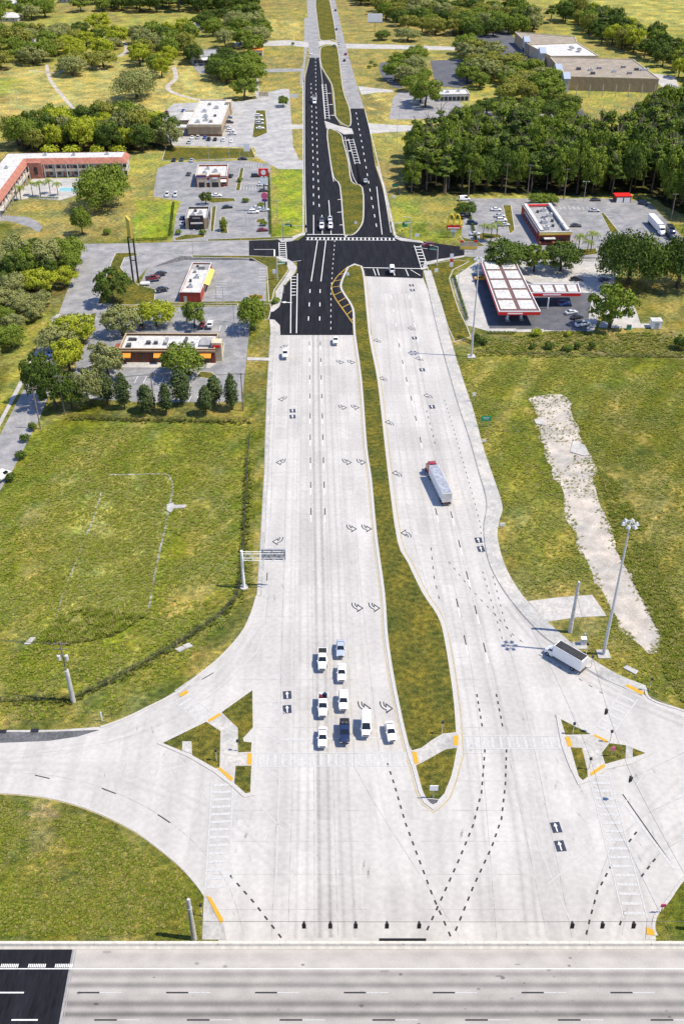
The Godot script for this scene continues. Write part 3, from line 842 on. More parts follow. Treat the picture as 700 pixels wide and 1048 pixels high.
	turf_on(pl([13.72,-123.03,14.56,-117.39,15.11,-115.65,17.37,-115.33,18.45,-116.63,19.91,-120.17,20.69,-122.8,21.75,-127.26,19.59,-126.9,15.14,-123.84]), median)
	var paving := Shape.new()
	paving.plate(pl([15.15,-115.44,15.74,-114.58,16.23,-114.15,16.96,-114.58,17.27,-115.16]), 0.05, KERB_Y + 0.035)
	part("brick_paving", paving.done(), M.dark_lot, median)
	var walk := Shape.new()
	walk.plate(pl([13.1,-126.43,15.07,-127.02,17.05,-128.83,19.34,-130.55,22.28,-130.8,21.86,-127.38,19.6,-127.02,15.15,-124,13.71,-123.17]), 0.05, KERB_Y + 0.02)
	part("footpath", walk.done(), M.pad_concrete, median)
	for p in [[13.14,-126.31,14.01,-126.31,14.29,-123.49,13.47,-123.37], [21.37,-130.18,22.33,-130.43,22.03,-127.87,21.16,-127.87]]:
		var y := Shape.new()
		y.plate(pl(p), 0.05, KERB_Y + 0.05)
		part("tactile_paving", y.done(), M.tactile_yellow, median)
	var yl := Shape.new()
	var outer := grow(mid, 1.15)
	outer.append(outer[0])
	yl.ribbon(outer, 0.22, ROAD_Y + 0.012)
	stuff("edge_line", yl.done(), M.kerb_yellow, median)

	# west triangular island
	var tri := island("traffic_island", grow(pl([-34.24,-128.47,-29.48,-132.04,-23.89,-136.6,-18.06,-142.67,-17.04,-132.41,-16.43,-121.65,-16.29,-116.61,-17.45,-116.3,-19.78,-118.72,-23.32,-121.88,-28.67,-125.6]), 0.5), M.kerb)
	for p in [[-34.06,-128.47,-26.4,-133.85,-23.37,-131.42,-22.67,-122.57,-23.37,-122.34,-28.1,-125.48,-28.61,-128.83,-30.2,-128.83,-30.17,-126.55], [-23.67,-136.34,-18.07,-142.29,-17.22,-132.41,-18.9,-129.69,-18.73,-128.81,-17.18,-128.57,-17.14,-126.31,-19.53,-126.17,-20.11,-132.24], [-19.72,-122.91,-16.82,-122.96,-16.56,-116.85,-17.35,-116.61,-19.62,-118.94]]:
		turf_on(pl(p), tri)
	var w2 := Shape.new()
	w2.plate(pl([-26.09,-133.8,-23.65,-136.11,-20.19,-132.16,-19.57,-126,-17.02,-126.07,-16.8,-123.12,-19.81,-123.07,-19.73,-119.17,-23.17,-122.22,-22.53,-122.45,-23.27,-131.54]), 0.05, KERB_Y + 0.02)
	part("footpath", w2.done(), M.pad_concrete, tri)
	for p in [[-26.14,-134.31,-23.95,-136.24,-23.69,-135.59,-25.79,-133.67], [-17.8,-125.95,-16.99,-125.95,-16.78,-123.19,-17.58,-123.19], [-22.99,-122.22,-22.68,-122.66,-19.9,-120.06,-20.19,-119.28]]:
		var y := Shape.new()
		y.plate(pl(p), 0.05, KERB_Y + 0.05)
		part("tactile_paving", y.done(), M.tactile_yellow, tri)

	# east triangular island
	var tri2 := island("traffic_island", grow(pl([42.47,-134.95,45.57,-133.17,49.6,-130.67,54.73,-127.74,57.43,-125.98,53.64,-123.95,48.73,-122.68,45.03,-119.84,43.42,-119.28,42.7,-123.03,42.16,-127.99]), 0.55), M.kerb)
	for p in [[42.7,-134.51,47.72,-130.67,42.9,-130.52], [43.25,-127.38,45.36,-127.26,45.33,-122.11,45.08,-120.4,44.02,-119.61,43.48,-120.51], [48.86,-125.98,50.79,-128.42,53.83,-127.89,52.9,-124.7,48.95,-123.37], [54.97,-127.22,57.07,-125.98,54.44,-124.98]]:
		turf_on(pl(p), tri2)
	var w3 := Shape.new()
	w3.plate(pl([42.84,-130.18,48.03,-130.38,50.66,-128.66,48.7,-125.93,48.73,-123.19,45.32,-120.74,45.42,-122.11,45.49,-127.41,43.18,-127.5]), 0.05, KERB_Y + 0.02)
	part("footpath", w3.done(), M.pad_concrete, tri2)
	for p in [[42.61,-129.93,43.56,-130.03,43.66,-127.6,42.82,-127.55], [48.11,-130.3,48.55,-130.6,50.62,-129.08,50.34,-128.47], [45.6,-121.19,48.71,-123.44,48.83,-122.8,45.73,-120.51]]:
		var y := Shape.new()
		y.plate(pl(p), 0.05, KERB_Y + 0.05)
		part("tactile_paving", y.done(), M.tactile_yellow, tri2)

	# sidewalk ends and kerb ramps in the grass
	for p in [[[-33.74,-142.35,-29.55,-146.93,-28.63,-145.94,-32.07,-141.67,-32.5,-140.45], [-32.7,-141.26,-31.38,-142.46,-30.91,-141.8,-32.22,-140.59]], [[-22.54,-95.99,-21.9,-95.99,-18.87,-91.1,-18.13,-88.25,-21.97,-88.25], [-22.13,-95.9,-21.38,-95.63,-18.92,-91.61,-19.32,-90.93]], [[48.86,-91.96,49.48,-90.09,49.31,-88.25,47.62,-88.25], [48.32,-90.42,49.39,-89.75,49.25,-88.92,47.99,-89.08]], [[57.13,-145.38,61.7,-143.72,60.2,-140.86,57.28,-142.62], [57.31,-143.58,58.01,-144.05,60.67,-141.94,60.14,-140.99]]]:
		var sh := Shape.new()
		sh.plate(pl(p[0]), 0.0, 0.10)
		var o := structure("pavement", sh.done(), M.pad_concrete)
		var y := Shape.new()
		y.plate(pl(p[1]), 0.02, 0.175)
		part("tactile_paving", y.done(), M.tactile_yellow, o)
	# the access apron at the sand track
	var ap := Shape.new()
	ap.plate(pl([41.75,-170.11,49.02,-171.46,56.64,-172.32,58.33,-165.13,51.67,-164.64,44.86,-163.19]), 0.0, 0.09)
	structure("concrete_apron", ap.done(), M.pad_concrete)
	# the pale sand track
	var tl := pl([57.71,-266.39,56.98,-254.41,56.47,-245.92,56.36,-235.22,56.87,-216.12,57.07,-196.21,57.38,-184.51,58.47,-175.45,59.71,-164,62.54,-156.16,63.53,-153.45])
	var tr := pl([65.67,-153.75,68.54,-156.77,68.85,-159.55,68.52,-164,68.4,-166.93,67.75,-171.29,67.37,-180.82,66.13,-189.47,66.02,-207.72,67.89,-225.15,68.03,-234.18,67.75,-247.59,67.39,-255.57,68.3,-265.77])
	tl.append_array(tr)
	var ragged := PackedVector2Array()
	var sl := smooth_ring(tl, 6)
	var nz := noise(0.09, 61, 2)
	for p in sl:
		ragged.append(p + Vector2(nz.get_noise_2d(p.x, p.y), nz.get_noise_2d(p.y, p.x + 50.0)) * 1.7)
	flat("sand_track", ragged, 0.02, M.sand)

	# asphalt of the north junction and the roads beyond
	flat("junction_asphalt", pl([-24.41,-309.25,-24.64,-313.15,-25.32,-319.54,-25.82,-327.81,-22.21,-334.66,-22.3,-336.4,-22.22,-349.04,-17.4,-366.39,-17.78,-376.62,-36.79,-377.66,-38.57,-400.77,-18.27,-400.77,-15.61,-406.61,22.59,-406.61,33.21,-399.62,49.94,-392.83,48.95,-382.97,35.52,-376.1,31.27,-367.39,30.74,-359.48,7.86,-361.83,8.67,-345.35,9.96,-309.25]), ROAD_Y + 0.012, M.asphalt)
	flat("asphalt_road", pl([-23.89,-778.53,-16.35,-778.53,-15.1,-747.8,-7.23,-690.63,-4.6,-609.8,-1.12,-588.71,4.97,-581.81,5.73,-542.78,9.76,-473.37,9.81,-426.22,4.93,-406.61,-15.4,-406.61,-19.18,-506.95,-25.25,-699.92,-24.69,-738.03]), ROAD_Y + 0.008, M.asphalt)
	flat("asphalt_road", pl([5.18,-626.36,13.23,-626.36,15.39,-578.84,16.72,-506.95,19.05,-473.37,21.33,-406.02,4.51,-406.02,7.65,-490.49,3.22,-562.33]), ROAD_Y + 0.008, M.asphalt)
	flat("old_road", pl([-34.27,-1076.96,-26.37,-1076.96,-18.59,-857.15,-16.18,-776.77,-23.98,-776.77,-26.56,-857.15]), ROAD_Y, M.old_asphalt)
	flat("old_road", pl([-14.11,-1102.89,-8.56,-1102.89,1.32,-857.15,10.12,-681.01,13.38,-624.91,5.05,-624.91,1.07,-681.01,-3.87,-857.15]), ROAD_Y, M.old_asphalt)
	flat("old_road", pl([-59.4,-1585.26,-53.13,-1585.26,-26.34,-1075.69,-34.23,-1075.69]), ROAD_Y, M.old_asphalt)
	flat("old_road", pl([-40.87,-1585.26,-34.74,-1585.26,-8.55,-1101.56,-14.09,-1101.56]), ROAD_Y, M.old_asphalt)
	# crossroads and slip lanes in the distance
	flat("side_road", pl([-83.58,-839.03,-41.39,-847.18,-25.83,-839.03,-18.31,-843.09,-13.09,-851.31,-3.03,-835,1.51,-833.01,37.59,-829.03,89.26,-819.25,87.97,-805.89,36.88,-811.57,1.48,-813.48,-2.99,-823.14,-12.05,-831.02,-17.15,-821.19,-25.61,-817.32,-40.42,-825.1,-81.83,-819.25]), ROAD_Y - 0.006, M.pavement)
	flat("service_lane", pl([-32.77,-952.19,-29.79,-952.19,-26.25,-843.09,-26.2,-775.01,-25.57,-710.02,-26.55,-681.01,-28.19,-710.02,-27.62,-775.01]), ROAD_Y - 0.012, M.old_asphalt)
	# long pale crossover between the carriageways, and driveways
	flat("crossover", pl([-10.16,-597.3,-2.22,-586.32,5.51,-579.9,6.5,-568.42,1.08,-567.4,-2.74,-575.68,-8.81,-579.9]), ROAD_Y + 0.02, M.pavement)
	flat("driveway", pl([-47.87,-587.41,-33.51,-589.58,-21.74,-588.49,-21.47,-579.9,-32.93,-577.78,-46.99,-574.63]), ROAD_Y - 0.01, M.pavement)
	flat("driveway", pl([-39.06,-678.22,-34.02,-678.22,-26.03,-542.78,-22.06,-519.03,-19.45,-515.53,-19.02,-501.91,-31.7,-501.91,-44.51,-524.35,-45.55,-539.01,-34.51,-587.41]), ROAD_Y - 0.014, M.pale_lot)
	flat("driveway", pl([-69.19,-738.03,-40.85,-741.26,-26.56,-741.26,-26.25,-731.64,-40.31,-730.06,-68.27,-726.91]), ROAD_Y - 0.01, M.old_asphalt)
	flat("old_road", pl([14.56,-591.77,27.88,-588.49,49.94,-585.24,72.25,-586.32,108.55,-587.41,148.9,-580.96,146.16,-568.42,106.54,-574.63,71.25,-576.73,49.17,-574.63,27.23,-572.55,15.16,-568.42]), ROAD_Y - 0.01, M.pavement)
	flat("driveway", pl([10.19,-686.64,26.46,-678.22,32.64,-675.45,32.36,-668.62,21.78,-668.62,12.34,-661.9]), ROAD_Y - 0.01, M.pavement)
	flat("driveway", pl([27.18,-761.19,34.29,-764.61,34.2,-728.48,36.18,-698.16,39.83,-681.01,34.14,-681.01,27.99,-704.04,25.68,-734.82]), ROAD_Y - 0.008, M.dark_lot)
	flat("side_road", pl([36.15,-669.97,69.3,-678.22,73.76,-628.79,99.32,-621.55,122.29,-619.17,139.76,-619.17,135.3,-596.19,96.76,-602.93,68.52,-605.2,39.72,-600.67,27.23,-600.67,31.74,-653.99]), ROAD_Y - 0.014, M.old_asphalt)
	# dirt trails over the dry grass at the upper left
	for t in [[[-118.02,-747.8,-111.46,-710.02,-113.35,-686.64,-108.46,-669.97,-98.01,-656.61,-88.51,-648.81], 3.2], [[-208.85,-754.45,-193.95,-704.04,-173.36,-653.99,-160.61,-623.94], 2.4], [[-177.04,-843.09,-167.96,-835,-160.95,-804.01,-162.76,-782.09], 4.0], [[-59.01,-728.48,-53.23,-664.57,-48.17,-643.71], 3.0], [[-216.22,-734.82,-194.47,-728.48,-188.1,-754.45,-162.17,-734.82], 1.6]]:
		var tr2 := Shape.new()
		tr2.ribbon(smooth_line(pl(t[0]), 5), t[1], 0.02)
		structure("dirt_track", tr2.done(), M.sand)
	# medians of the north road
	for p in [[[-25.89,-1076.96,-14.59,-1102.89,-4.18,-857.15,-6.91,-849.24,-13,-845.13,-16.9,-849.24,-18.49,-868.19], 0.0], [[-16.49,-809.67,-14.16,-820.8,-8.98,-824.7,-3.27,-819.25,0.76,-681.01,4.82,-625.39,5,-586.11,0,-590.67,-3.71,-605.2,-4.45,-623.94,-6.85,-690.63,-14.71,-749.45], 0.0], [[-8.44,-576.73,-3.28,-574.63,0,-565.36,1.05,-550.46,3.49,-515.53,4.94,-481.03,9.87,-471.87,9.67,-430.07,7.95,-416.23,5.1,-407.79,2.47,-406.84,0.7,-408.98,-1.16,-473.37,-4.28,-487.3,-6.57,-524.35], 0.0]]:
		var isl := island("median", smooth_ring(pl(p[0]), 3), M.kerb)
		turf_on(grow(smooth_ring(pl(p[0]), 3), -0.55), isl)
	# shoulder strips beside the north road
	for p in [[-26.1,-698.16,-25.07,-698.16,-15.97,-407.79,-16.55,-407.79], [17.11,-506.95,19.42,-473.37,21.77,-406.61,22.79,-406.61,20.44,-473.37,17.95,-506.95]]:
		flat("road_shoulder", pl(p), ROAD_Y - 0.004, M.pavement)
	# side streets
	flat("side_road", pl([-100.25,-326.13,-105.92,-396.77,-88.7,-397.34,-64.73,-399.05,-38.16,-400.77,-36.49,-378.72,-62.11,-378.72,-76.13,-369.41,-82.6,-327.81]), ROAD_Y - 0.004, M.old_asphalt)
	flat("side_road", pl([49.57,-393.05,59.66,-390.6,83.16,-388.4,137.06,-382.97,134.38,-373.5,81.51,-378.72,58.48,-380.84,48.53,-382.65]), ROAD_Y - 0.004, M.old_asphalt)
	flat("side_road", pl([-101.93,-324.46,-88.5,-329.5,-90.05,-282.55,-88.49,-251.54,-88.76,-223.21,-90.88,-194.2,-91.85,-175.45,-102.2,-206.71,-97.74,-225.15,-97.4,-242.64,-97.96,-275.92]), ROAD_Y, M.old_asphalt)
	strip.call("pavement", [-100.94,-326.13,-100.78,-288.03,-99.91,-251.54,-100.04,-215.66], [-99.39,-326.13,-99.2,-288.03,-98.77,-251.54,-98.5,-215.66], M.pavement)
	var corner := Shape.new()
	corner.plate(pl([-26.21,-382.54,-22.61,-380.84,-19.3,-376.1,-17.55,-370.43,-18.12,-365.39,-21.8,-351.84,-21.95,-340.83,-22.48,-332.92,-24.34,-328.65,-25.85,-328.23,-25.71,-331.2,-23.77,-337.28,-24.63,-346.64,-20.24,-367.39,-21.5,-373.5,-25.98,-378.3]), 0.0, 0.14)
	structure("pavement", corner.done(), M.pavement)
	for p in [[-26.88,-402.39,-21.64,-403.56,-18.14,-408.62,-15.51,-410.17,-15.43,-407.44,-17.82,-405.43,-20.66,-399.62,-25.06,-398.48], [22.51,-406.61,25.31,-403.56,33.21,-399.62,33.87,-397.34,24.33,-400.2,21.64,-403.67], [32.43,-376.1,38.47,-379.24,49,-383.51,48.84,-381.9,38.69,-377.14,34.59,-374.02,31.91,-368.4,31.15,-368.4]]:
		var sh := Shape.new()
		sh.plate(pl(p), 0.0, 0.14)
		structure("pavement", sh.done(), M.pavement)
	var c2 := Shape.new()
	c2.plate(pl([-25.33,-321.98,-23.6,-321.58,-21.49,-317.12,-21,-310.8,-20.92,-309.25,-24.24,-309.25]), 0.0, 0.13)
	structure("pavement", c2.done(), M.pavement)

# ---------------------------------------------------------------- paint on the roads
func dashes(parent: Node, called: String, line: Array, step: float, length: float, width: float, m: Material, y: float, shift := 0.0) -> void:
	var p := pl(line)
	var total := 0.0
	for k in p.size() - 1:
		total += p[k].distance_to(p[k + 1])
	var at := shift
	while at < total:
		var left := at
		for k in p.size() - 1:
			var d := p[k].distance_to(p[k + 1])
			if left <= d:
				var c := p[k].lerp(p[k + 1], left / d)
				var o := part(called, bx(Vector3(length, 0.006, width)), m, parent, Vector3(c.x, y, c.y), atan2(-(p[k + 1].y - p[k].y), p[k + 1].x - p[k].x))
				o.cast_shadow = GeometryInstance3D.SHADOW_CASTING_SETTING_ON
				break
			left -= d
		at += step

func painted(parent: Node, called: String, lines: Array, width: float, m: Material, y: float) -> void:
	for l in lines:
		var s := Shape.new()
		s.ribbon(smooth_line(pl(l), 4), width, y)
		part(called, s.done(), m, parent)

func arrow_mesh(big: float, bent: bool, fx := 1.0, fz := 1.0) -> ArrayMesh:
	# a hooked turn arrow, head towards +x, tail from +z
	var s := Shape.new()
	var c := PackedVector2Array()
	var r := big
	var f := Vector2(fx, fz)
	if bent:
		for k in 9:
			var t := lerpf(-0.2, 1.5, k / 8.0)
			c.append(Vector2(0.9 - cos(t) * 1.5, 1.3 - sin(t) * 1.5) * f)
		s.ribbon(c, 0.42 + r, 0.0)
		s.sheet(PackedVector2Array([Vector2(0.75 - r * 0.5, -0.95 - r * 1.2) * f, Vector2(0.75 - r * 0.5, 0.65 + r * 1.2) * f, Vector2(2.1 + r * 1.1, -0.2) * f]), 0.001)
	else:
		s.ribbon(PackedVector2Array([Vector2(-1.8 - r, 0), Vector2(0.7, 0)]), 0.4 + r, 0.0)
		s.sheet(PackedVector2Array([Vector2(0.5 - r, -0.7 - r * 1.5), Vector2(0.5 - r, 0.7 + r * 1.5), Vector2(2.0 + r * 1.5, 0)]), 0.001)
	return s.done()

func build_markings() -> void:
	var road: Node = get_node("concrete_road")
	var y := ROAD_Y + 0.012
	# black contrast dashes with the white dashes they follow
	for l in [[-10.91,-303.92,-7.64,-197.27], [-7.28,-303.92,-4.11,-197.27]]:
		dashes(road, "lane_dash", l, 12.2, 3.0, 0.24, M.contrast_black, y, 1.2)
		dashes(road, "white_dash", l, 12.2, 3.0, 0.2, M.road_white, y, 4.3)
	for l in [[19.1,-301.68,19.84,-281.88,20.94,-265.77,22.07,-241.83,22.65,-229.6], [23.83,-205.41,24.55,-193.2], [25.8,-169.94,26.31,-157.85,26.81,-145.8], [27.61,-204.13,28.33,-193.8,28.96,-181.55,29.61,-169.6,30.11,-157.69,30.68,-145.52]]:
		dashes(road, "lane_dash", l, 12.2, 3.0, 0.24, M.contrast_black, y, 0.4)
		dashes(road, "white_dash", l, 12.2, 3.0, 0.2, M.road_white, y, 3.5)
	for l in [[18.06,-345.35,19.01,-303.92], [24.56,-345.35,25.82,-288.03]]:
		dashes(road, "white_dash", l, 12.2, 3.0, 0.2, M.road_white, y, 3.5)
	# ramp dashes
	for p in [[Vector3(-55.64,0,-120.63), Vector3(-54.39,0,-120.29)], [Vector3(-42.8,0,-117.5), Vector3(-41.55,0,-116.96)], [Vector3(-32.49,0,-112.04), Vector3(-30.18,0,-110.38)], [Vector3(-28.76,0,-145.38), Vector3(-26.2,0,-147.63)], [Vector3(-17.18,0,-174.4), Vector3(-17.51,0,-183.4)]]:
		part("lane_dash", bx(Vector3(3.0, 0.006, 0.22)), M.contrast_black, road, (p[0] + p[1]) / 2.0 + Vector3(0, y, 0), heading(p[0], p[1]))
	# dotted guide lines through the junction
	for l in [[8.55,-123.26,9.46,-119.01,11.14,-110.17,13.06,-102.72,14.79,-96.06,17.15,-88.68], [27.08,-140.99,27.17,-131.66], [26.95,-126.64,25.21,-116.96,22.92,-109.84,19.87,-103.03,15.78,-94.57,13.56,-90.09,12.93,-88.58], [31,-140.99,31.13,-131.66], [31.02,-126.64,29.76,-118.72,28.06,-111.2,25.62,-105.35,21.6,-97.61,17.46,-88.68], [-18.39,-99.5,-14.13,-94.57,-9.61,-88.68], [45.12,-101.5,41.88,-96.71,39.85,-92.3,38.34,-88.68], [50.9,-108.14,49.37,-106.4], [52.73,-102.72,50.03,-99.82], [45.31,-92.82,43.53,-89.58], [27.01,-128.71,26.97,-126.79]]:
		dashes(road, "guide_dot", l, 1.95, 0.85, 0.3, M.contrast_black, y)
	for l in [[25.11,-256.74,26.19,-237.3], [21.42,-189.47,21.33,-179,21.96,-169.94]]:
		dashes(road, "guide_dot", l, 3.6, 1.2, 0.2, M.contrast_black, y)
	for l in [[25.42,-184.14,29.2,-174.85,33.47,-166.14,36.87,-158.93,39.14,-155.86], [32.84,-180.45,33.94,-164,34.4,-156.16,36.27,-154.65], [35.03,-178.64,35.62,-162.81,36.61,-157.08], [41.64,-152.56,46.06,-148.2,53.45,-140.45], [30.97,-263.32,32.48,-238.89,33.47,-220.34,33.93,-211.57,34.45,-199.74,33.53,-186.4]]:
		dashes(road, "guide_dot", l, 2.5, 0.8, 0.2, M.dark_steel, y)
	# turn arrows: white inside a dark border
	var thick := [arrow_mesh(0.5, true, 0.68, -1.05), arrow_mesh(0.5, true, -0.68, -1.05), arrow_mesh(0.5, true, -0.68, 1.05)]
	var thin := [arrow_mesh(0.0, true, 0.68, -1.05), arrow_mesh(0.0, true, -0.68, -1.05), arrow_mesh(0.0, true, -0.68, 1.05)]
	for a in [[Vector3(-1.07,0,-288.93), 0], [Vector3(2.53,0,-288.93), 0], [Vector3(-.29,0,-259.11), 0], [Vector3(3.5,0,-259.11), 0], [Vector3(0.91,0,-228.6), 0], [Vector3(4.81,0,-228.6), 0], [Vector3(1.94,0,-197.84), 0], [Vector3(5.64,0,-197.84), 0], [Vector3(2.99,0,-167.93), 0], [Vector3(6.76,0,-167.93), 0], [Vector3(3.97,0,-137.67), 0], [Vector3(8.32,0,-137.67), 0], [Vector3(-18.93,0,-300.2), 1], [Vector3(-17.54,0,-264.3), 1], [Vector3(-16.28,0,-228.6), 1], [Vector3(-15.22,0,-192.6), 1], [Vector3(12.16,0,-305.05), 2], [Vector3(13.18,0,-277.56), 2], [Vector3(14.13,0,-250.17), 2], [Vector3(15.11,0,-222.92), 2], [Vector3(16.11,0,-195.81), 2], [Vector3(24.23,0,-314.73), 2], [Vector3(25.42,0,-291.53), 2], [Vector3(26.47,0,-266.39), 2]]:
		var o := part("turn_arrow", thick[a[1]], M.contrast_black, road, a[0] + Vector3(0, y, 0))
		part("arrow_fill", thin[a[1]], M.faded_white, o, Vector3(0, 0.006, 0))
	# straight arrows, dark pads of route shields
	for a in [[Vector3(-10.99,0,-141.13), 1.0], [Vector3(-10.82,0,-137.28), 1.0], [Vector3(37.34,0,-109.35), 1.0], [Vector3(37.37,0,-105.55), 1.0], [Vector3(33.23,0,-193), 0.9], [Vector3(33.42,0,-189.47), 0.9], [Vector3(-14.64,0,-257.04), 0.8], [Vector3(-14.5,0,-253.54), 0.8], [Vector3(24.44,0,-306.95), 0.8], [Vector3(25.53,0,-283.57), 0.8], [Vector3(26.85,0,-259.41), 0.8], [Vector3(26.07,0,-352.78), 0.7], [Vector3(26.17,0,-348.11), 0.7]]:
		var o := part("lane_shield", bx(Vector3(1.7, 0.006, 2.2)), M.shield_blue, road, a[0] + Vector3(0, y, 0), 0.1)
		var f := part("shield_arrow", arrow_mesh(0.0, false), M.road_white, o, Vector3(0, 0.005, 0), PI / 2)
		f.scale = Vector3(0.5, 1, 0.5)
	# white lines on the concrete
	painted(road, "edge_line", [[-21.5,-307.72,-19.08,-240.49,-17.46,-190.25,-17.16,-166.93,-19.9,-157.39,-25.31,-148.78,-31.39,-140.99,-38.39,-135.72,-47.07,-131.17], [-22.93,-147.07,-18.15,-153.45,-16.63,-162.07], [-17.9,-144.27,-13.07,-147.07,-11.61,-145.94], [-16.68,-140.99,-11.16,-136.24], [-16.09,-132.41,-10.75,-127.5], [-15.87,-123.95,-10.73,-119.39], [-13.07,-147.07,-11.92,-128.71,-10.88,-99.08], [19.74,-179,23.18,-158.93,23.6,-133.67,23.6,-126.31], [16.62,-345.35,15.6,-269.52,16.42,-215.66], [33.83,-112.88,33.89,-104.77,37,-88.92], [33.94,-98.16,44.16,-106.74,55.98,-121.65], [-31.34,-126.31,-21.67,-121.65,-10.21,-108.74], [-53.19,-125.13,-40.22,-124.42,-31.02,-123.95], [-39.33,-119.39,-27.37,-123.95], [41.32,-147.63,41.6,-140.99], [47.72,-144.27,48.36,-137.54], [52.51,-138.85,56.18,-129.93], [-17.38,-93.69,-19.59,-110.79,-18.41,-119.39]], 0.17, M.faded_white, y + 0.004)
	painted(road, "stop_line", [[-11.77,-129.44,8.99,-129.93], [50.61,-114.15,55.71,-100.94]], 0.5, M.faded_white, y + 0.008)
	part("tar_line", bx(Vector3(16, 0.006, 0.22)), M.contrast_black, road, Vector3(53.14,0,-108.95) + Vector3(0, y, 0), heading(Vector3(51.19,0,-114.36), Vector3(54.79,0,-103.6)))
	# ladder crosswalks
	var ladder := func(a: Vector3, b: Vector3, w: float, n: int, m: Material, yy: float, parent: Node) -> void:
		var d := (b - a).normalized()
		for k in n:
			part("crosswalk_bar", bx(Vector3(0.55, 0.006, w)), m, parent, a.lerp(b, (k + 0.5) / n) + Vector3(0, yy, 0), heading(a, b))
		var side := Vector3(-d.z, 0, d.x) * (w / 2.0 + 0.2)
		for q in [side, -side]:
			part("crosswalk_line", bx(Vector3(a.distance_to(b), 0.006, 0.25)), m, parent, (a + b) / 2.0 + q + Vector3(0, yy + 0.004, 0), heading(a, b))
	ladder.call(Vector3(-16.09,0,-124.42), Vector3(12.45,0,-124.66), 2.8, 20, M.faded_white, y + 0.014, road)
	ladder.call(Vector3(23.1,0,-128.71), Vector3(42.1,0,-128.71), 2.8, 12, M.faded_white, y + 0.014, road)
	ladder.call(Vector3(-21.81,0,-119.39), Vector3(-20.56,0,-96.89), 3.4, 14, M.faded_white, y + 0.014, road)
	ladder.call(Vector3(-31.65,0,-139.92), Vector3(-26.37,0,-134.69), 3.0, 5, M.faded_white, y + 0.014, road)
	ladder.call(Vector3(47.31,0,-121.65), Vector3(46.98,0,-91.96), 3.4, 17, M.faded_white, y + 0.014, road)
	ladder.call(Vector3(57.69,0,-140.99), Vector3(50.08,0,-131.17), 3.0, 6, M.faded_white, y + 0.014, road)
	# the northern junction
	var jn: Node = get_node("junction_asphalt")
	var yj := ROAD_Y + 0.03
	ladder.call(Vector3(-15.08,0,-402.74), Vector3(22.39,0,-402.16), 2.6, 22, M.road_white, yj, jn)
	ladder.call(Vector3(-24.65,0,-398.48), Vector3(-23.19,0,-376.62), 2.4, 9, M.road_white, yj, jn)
	ladder.call(Vector3(30.91,0,-395.07), Vector3(32.29,0,-368.4), 2.2, 8, M.road_white, yj, jn)
	painted(jn, "stop_line", [[-14.82,-407.79,1.23,-407.79], [-27.41,-390.05,-26.99,-382.44], [8.39,-370.43,31.21,-369.41]], 0.5, M.road_white, yj + 0.012)
	painted(jn, "lane_line", [[-11.94,-407.79,-12.52,-432.67], [-8.23,-407.79,-8.85,-432.67], [-4.53,-407.79,-6.05,-452.98], [-10.15,-400.77,-11.66,-356.59], [-6.7,-400.77,-7.96,-356.59], [-19.54,-363.4,-17.5,-310.8], [-17.14,-364.39,-15.5,-310.8], [12.18,-369.41,12.94,-362.42], [13.7,-369.41,14.25,-362.42], [19.79,-369.41,20.25,-362.42], [24.72,-368.9,25.47,-361.93], [26.59,-368.4,30,-362.42], [16.49,-473.37,16.61,-439.27,16.88,-407.79], [-35.77,-390.27,-27.43,-390.27]], 0.28, M.road_white, yj)
	dashes(jn, "lane_dash", [-11.86,-347.19,-11.69,-311.58], 12.2, 3.4, 0.3, M.road_white, yj)
	dashes(jn, "lane_dash", [-8.12,-347.19,-7.68,-311.58], 12.2, 3.4, 0.3, M.road_white, yj)
	dashes(jn, "guide_dot", [-3,-399.62,-3.77,-364.39,-4.05,-345.35,-3.81,-311.58], 5.0, 1.8, 0.2, M.road_white, yj)
	dashes(jn, "crosswalk_bar", [-18.34,-361.44,-17.7,-340.83], 3.0, 0.5, 1.6, M.road_white, yj)
	# hatched gore beside the median nose
	painted(jn, "gore_line", [[2.29,-371.45,-1.5,-362.42,-3.68,-353.73,-3.82,-349.04,-2.5,-340.83,0.7,-329.5,3.74,-318.73]], 0.4, M.road_yellow, yj)
	painted(jn, "gore_hatch", [[-3.33,-356.59,0.37,-358.51], [-3.73,-350.9,0,-352.31], [-2.88,-343.53,0.36,-347.19], [-1.42,-337.28,1.79,-341.73], [0,-332.06,3.36,-336.4], [1.73,-326.13,4.37,-331.2], [3.07,-320.76,4.48,-324.46], [-1.13,-363.4,1.51,-364.89]], 0.4, M.road_yellow, yj + 0.006)
	part("turn_arrow", arrow_mesh(0.1, false), M.road_white, jn, Vector3(-20.02,0,-336.84) + Vector3(0, yj, 0), PI * 0.95)
	# dashes on the north road
	for l in [[-19.12,-775.01,-15.58,-628.79,-12.47,-515.53,-9.98,-435.29], [-20.27,-692.36,-16.82,-583.1,-14.71,-515.53,-12.64,-437.94]]:
		dashes(jn, "lane_dash", l, 12.2, 4.2, 0.32, M.road_white, yj)
	dashes(jn, "lane_dash", [8.39,-614.45,10.93,-542.78,13.01,-473.37,14.96,-412.58], 12.2, 4.2, 0.32, M.road_white, yj)
	painted(jn, "edge_line", [[-23.65,-775.01,-24.46,-734.82,-24.46,-695.25,-18.68,-506.95,-15.09,-410.17], [-16.29,-775.01,-12.92,-698.16,-9.65,-600.67], [-7.95,-576.73,-6.08,-515.53,-4,-481.03], [1.61,-562.33,4.84,-496.96,7.47,-476.41], [13.73,-621.55,15.8,-572.55,19.14,-490.49,20.68,-410.17]], 0.22, M.road_white, yj)
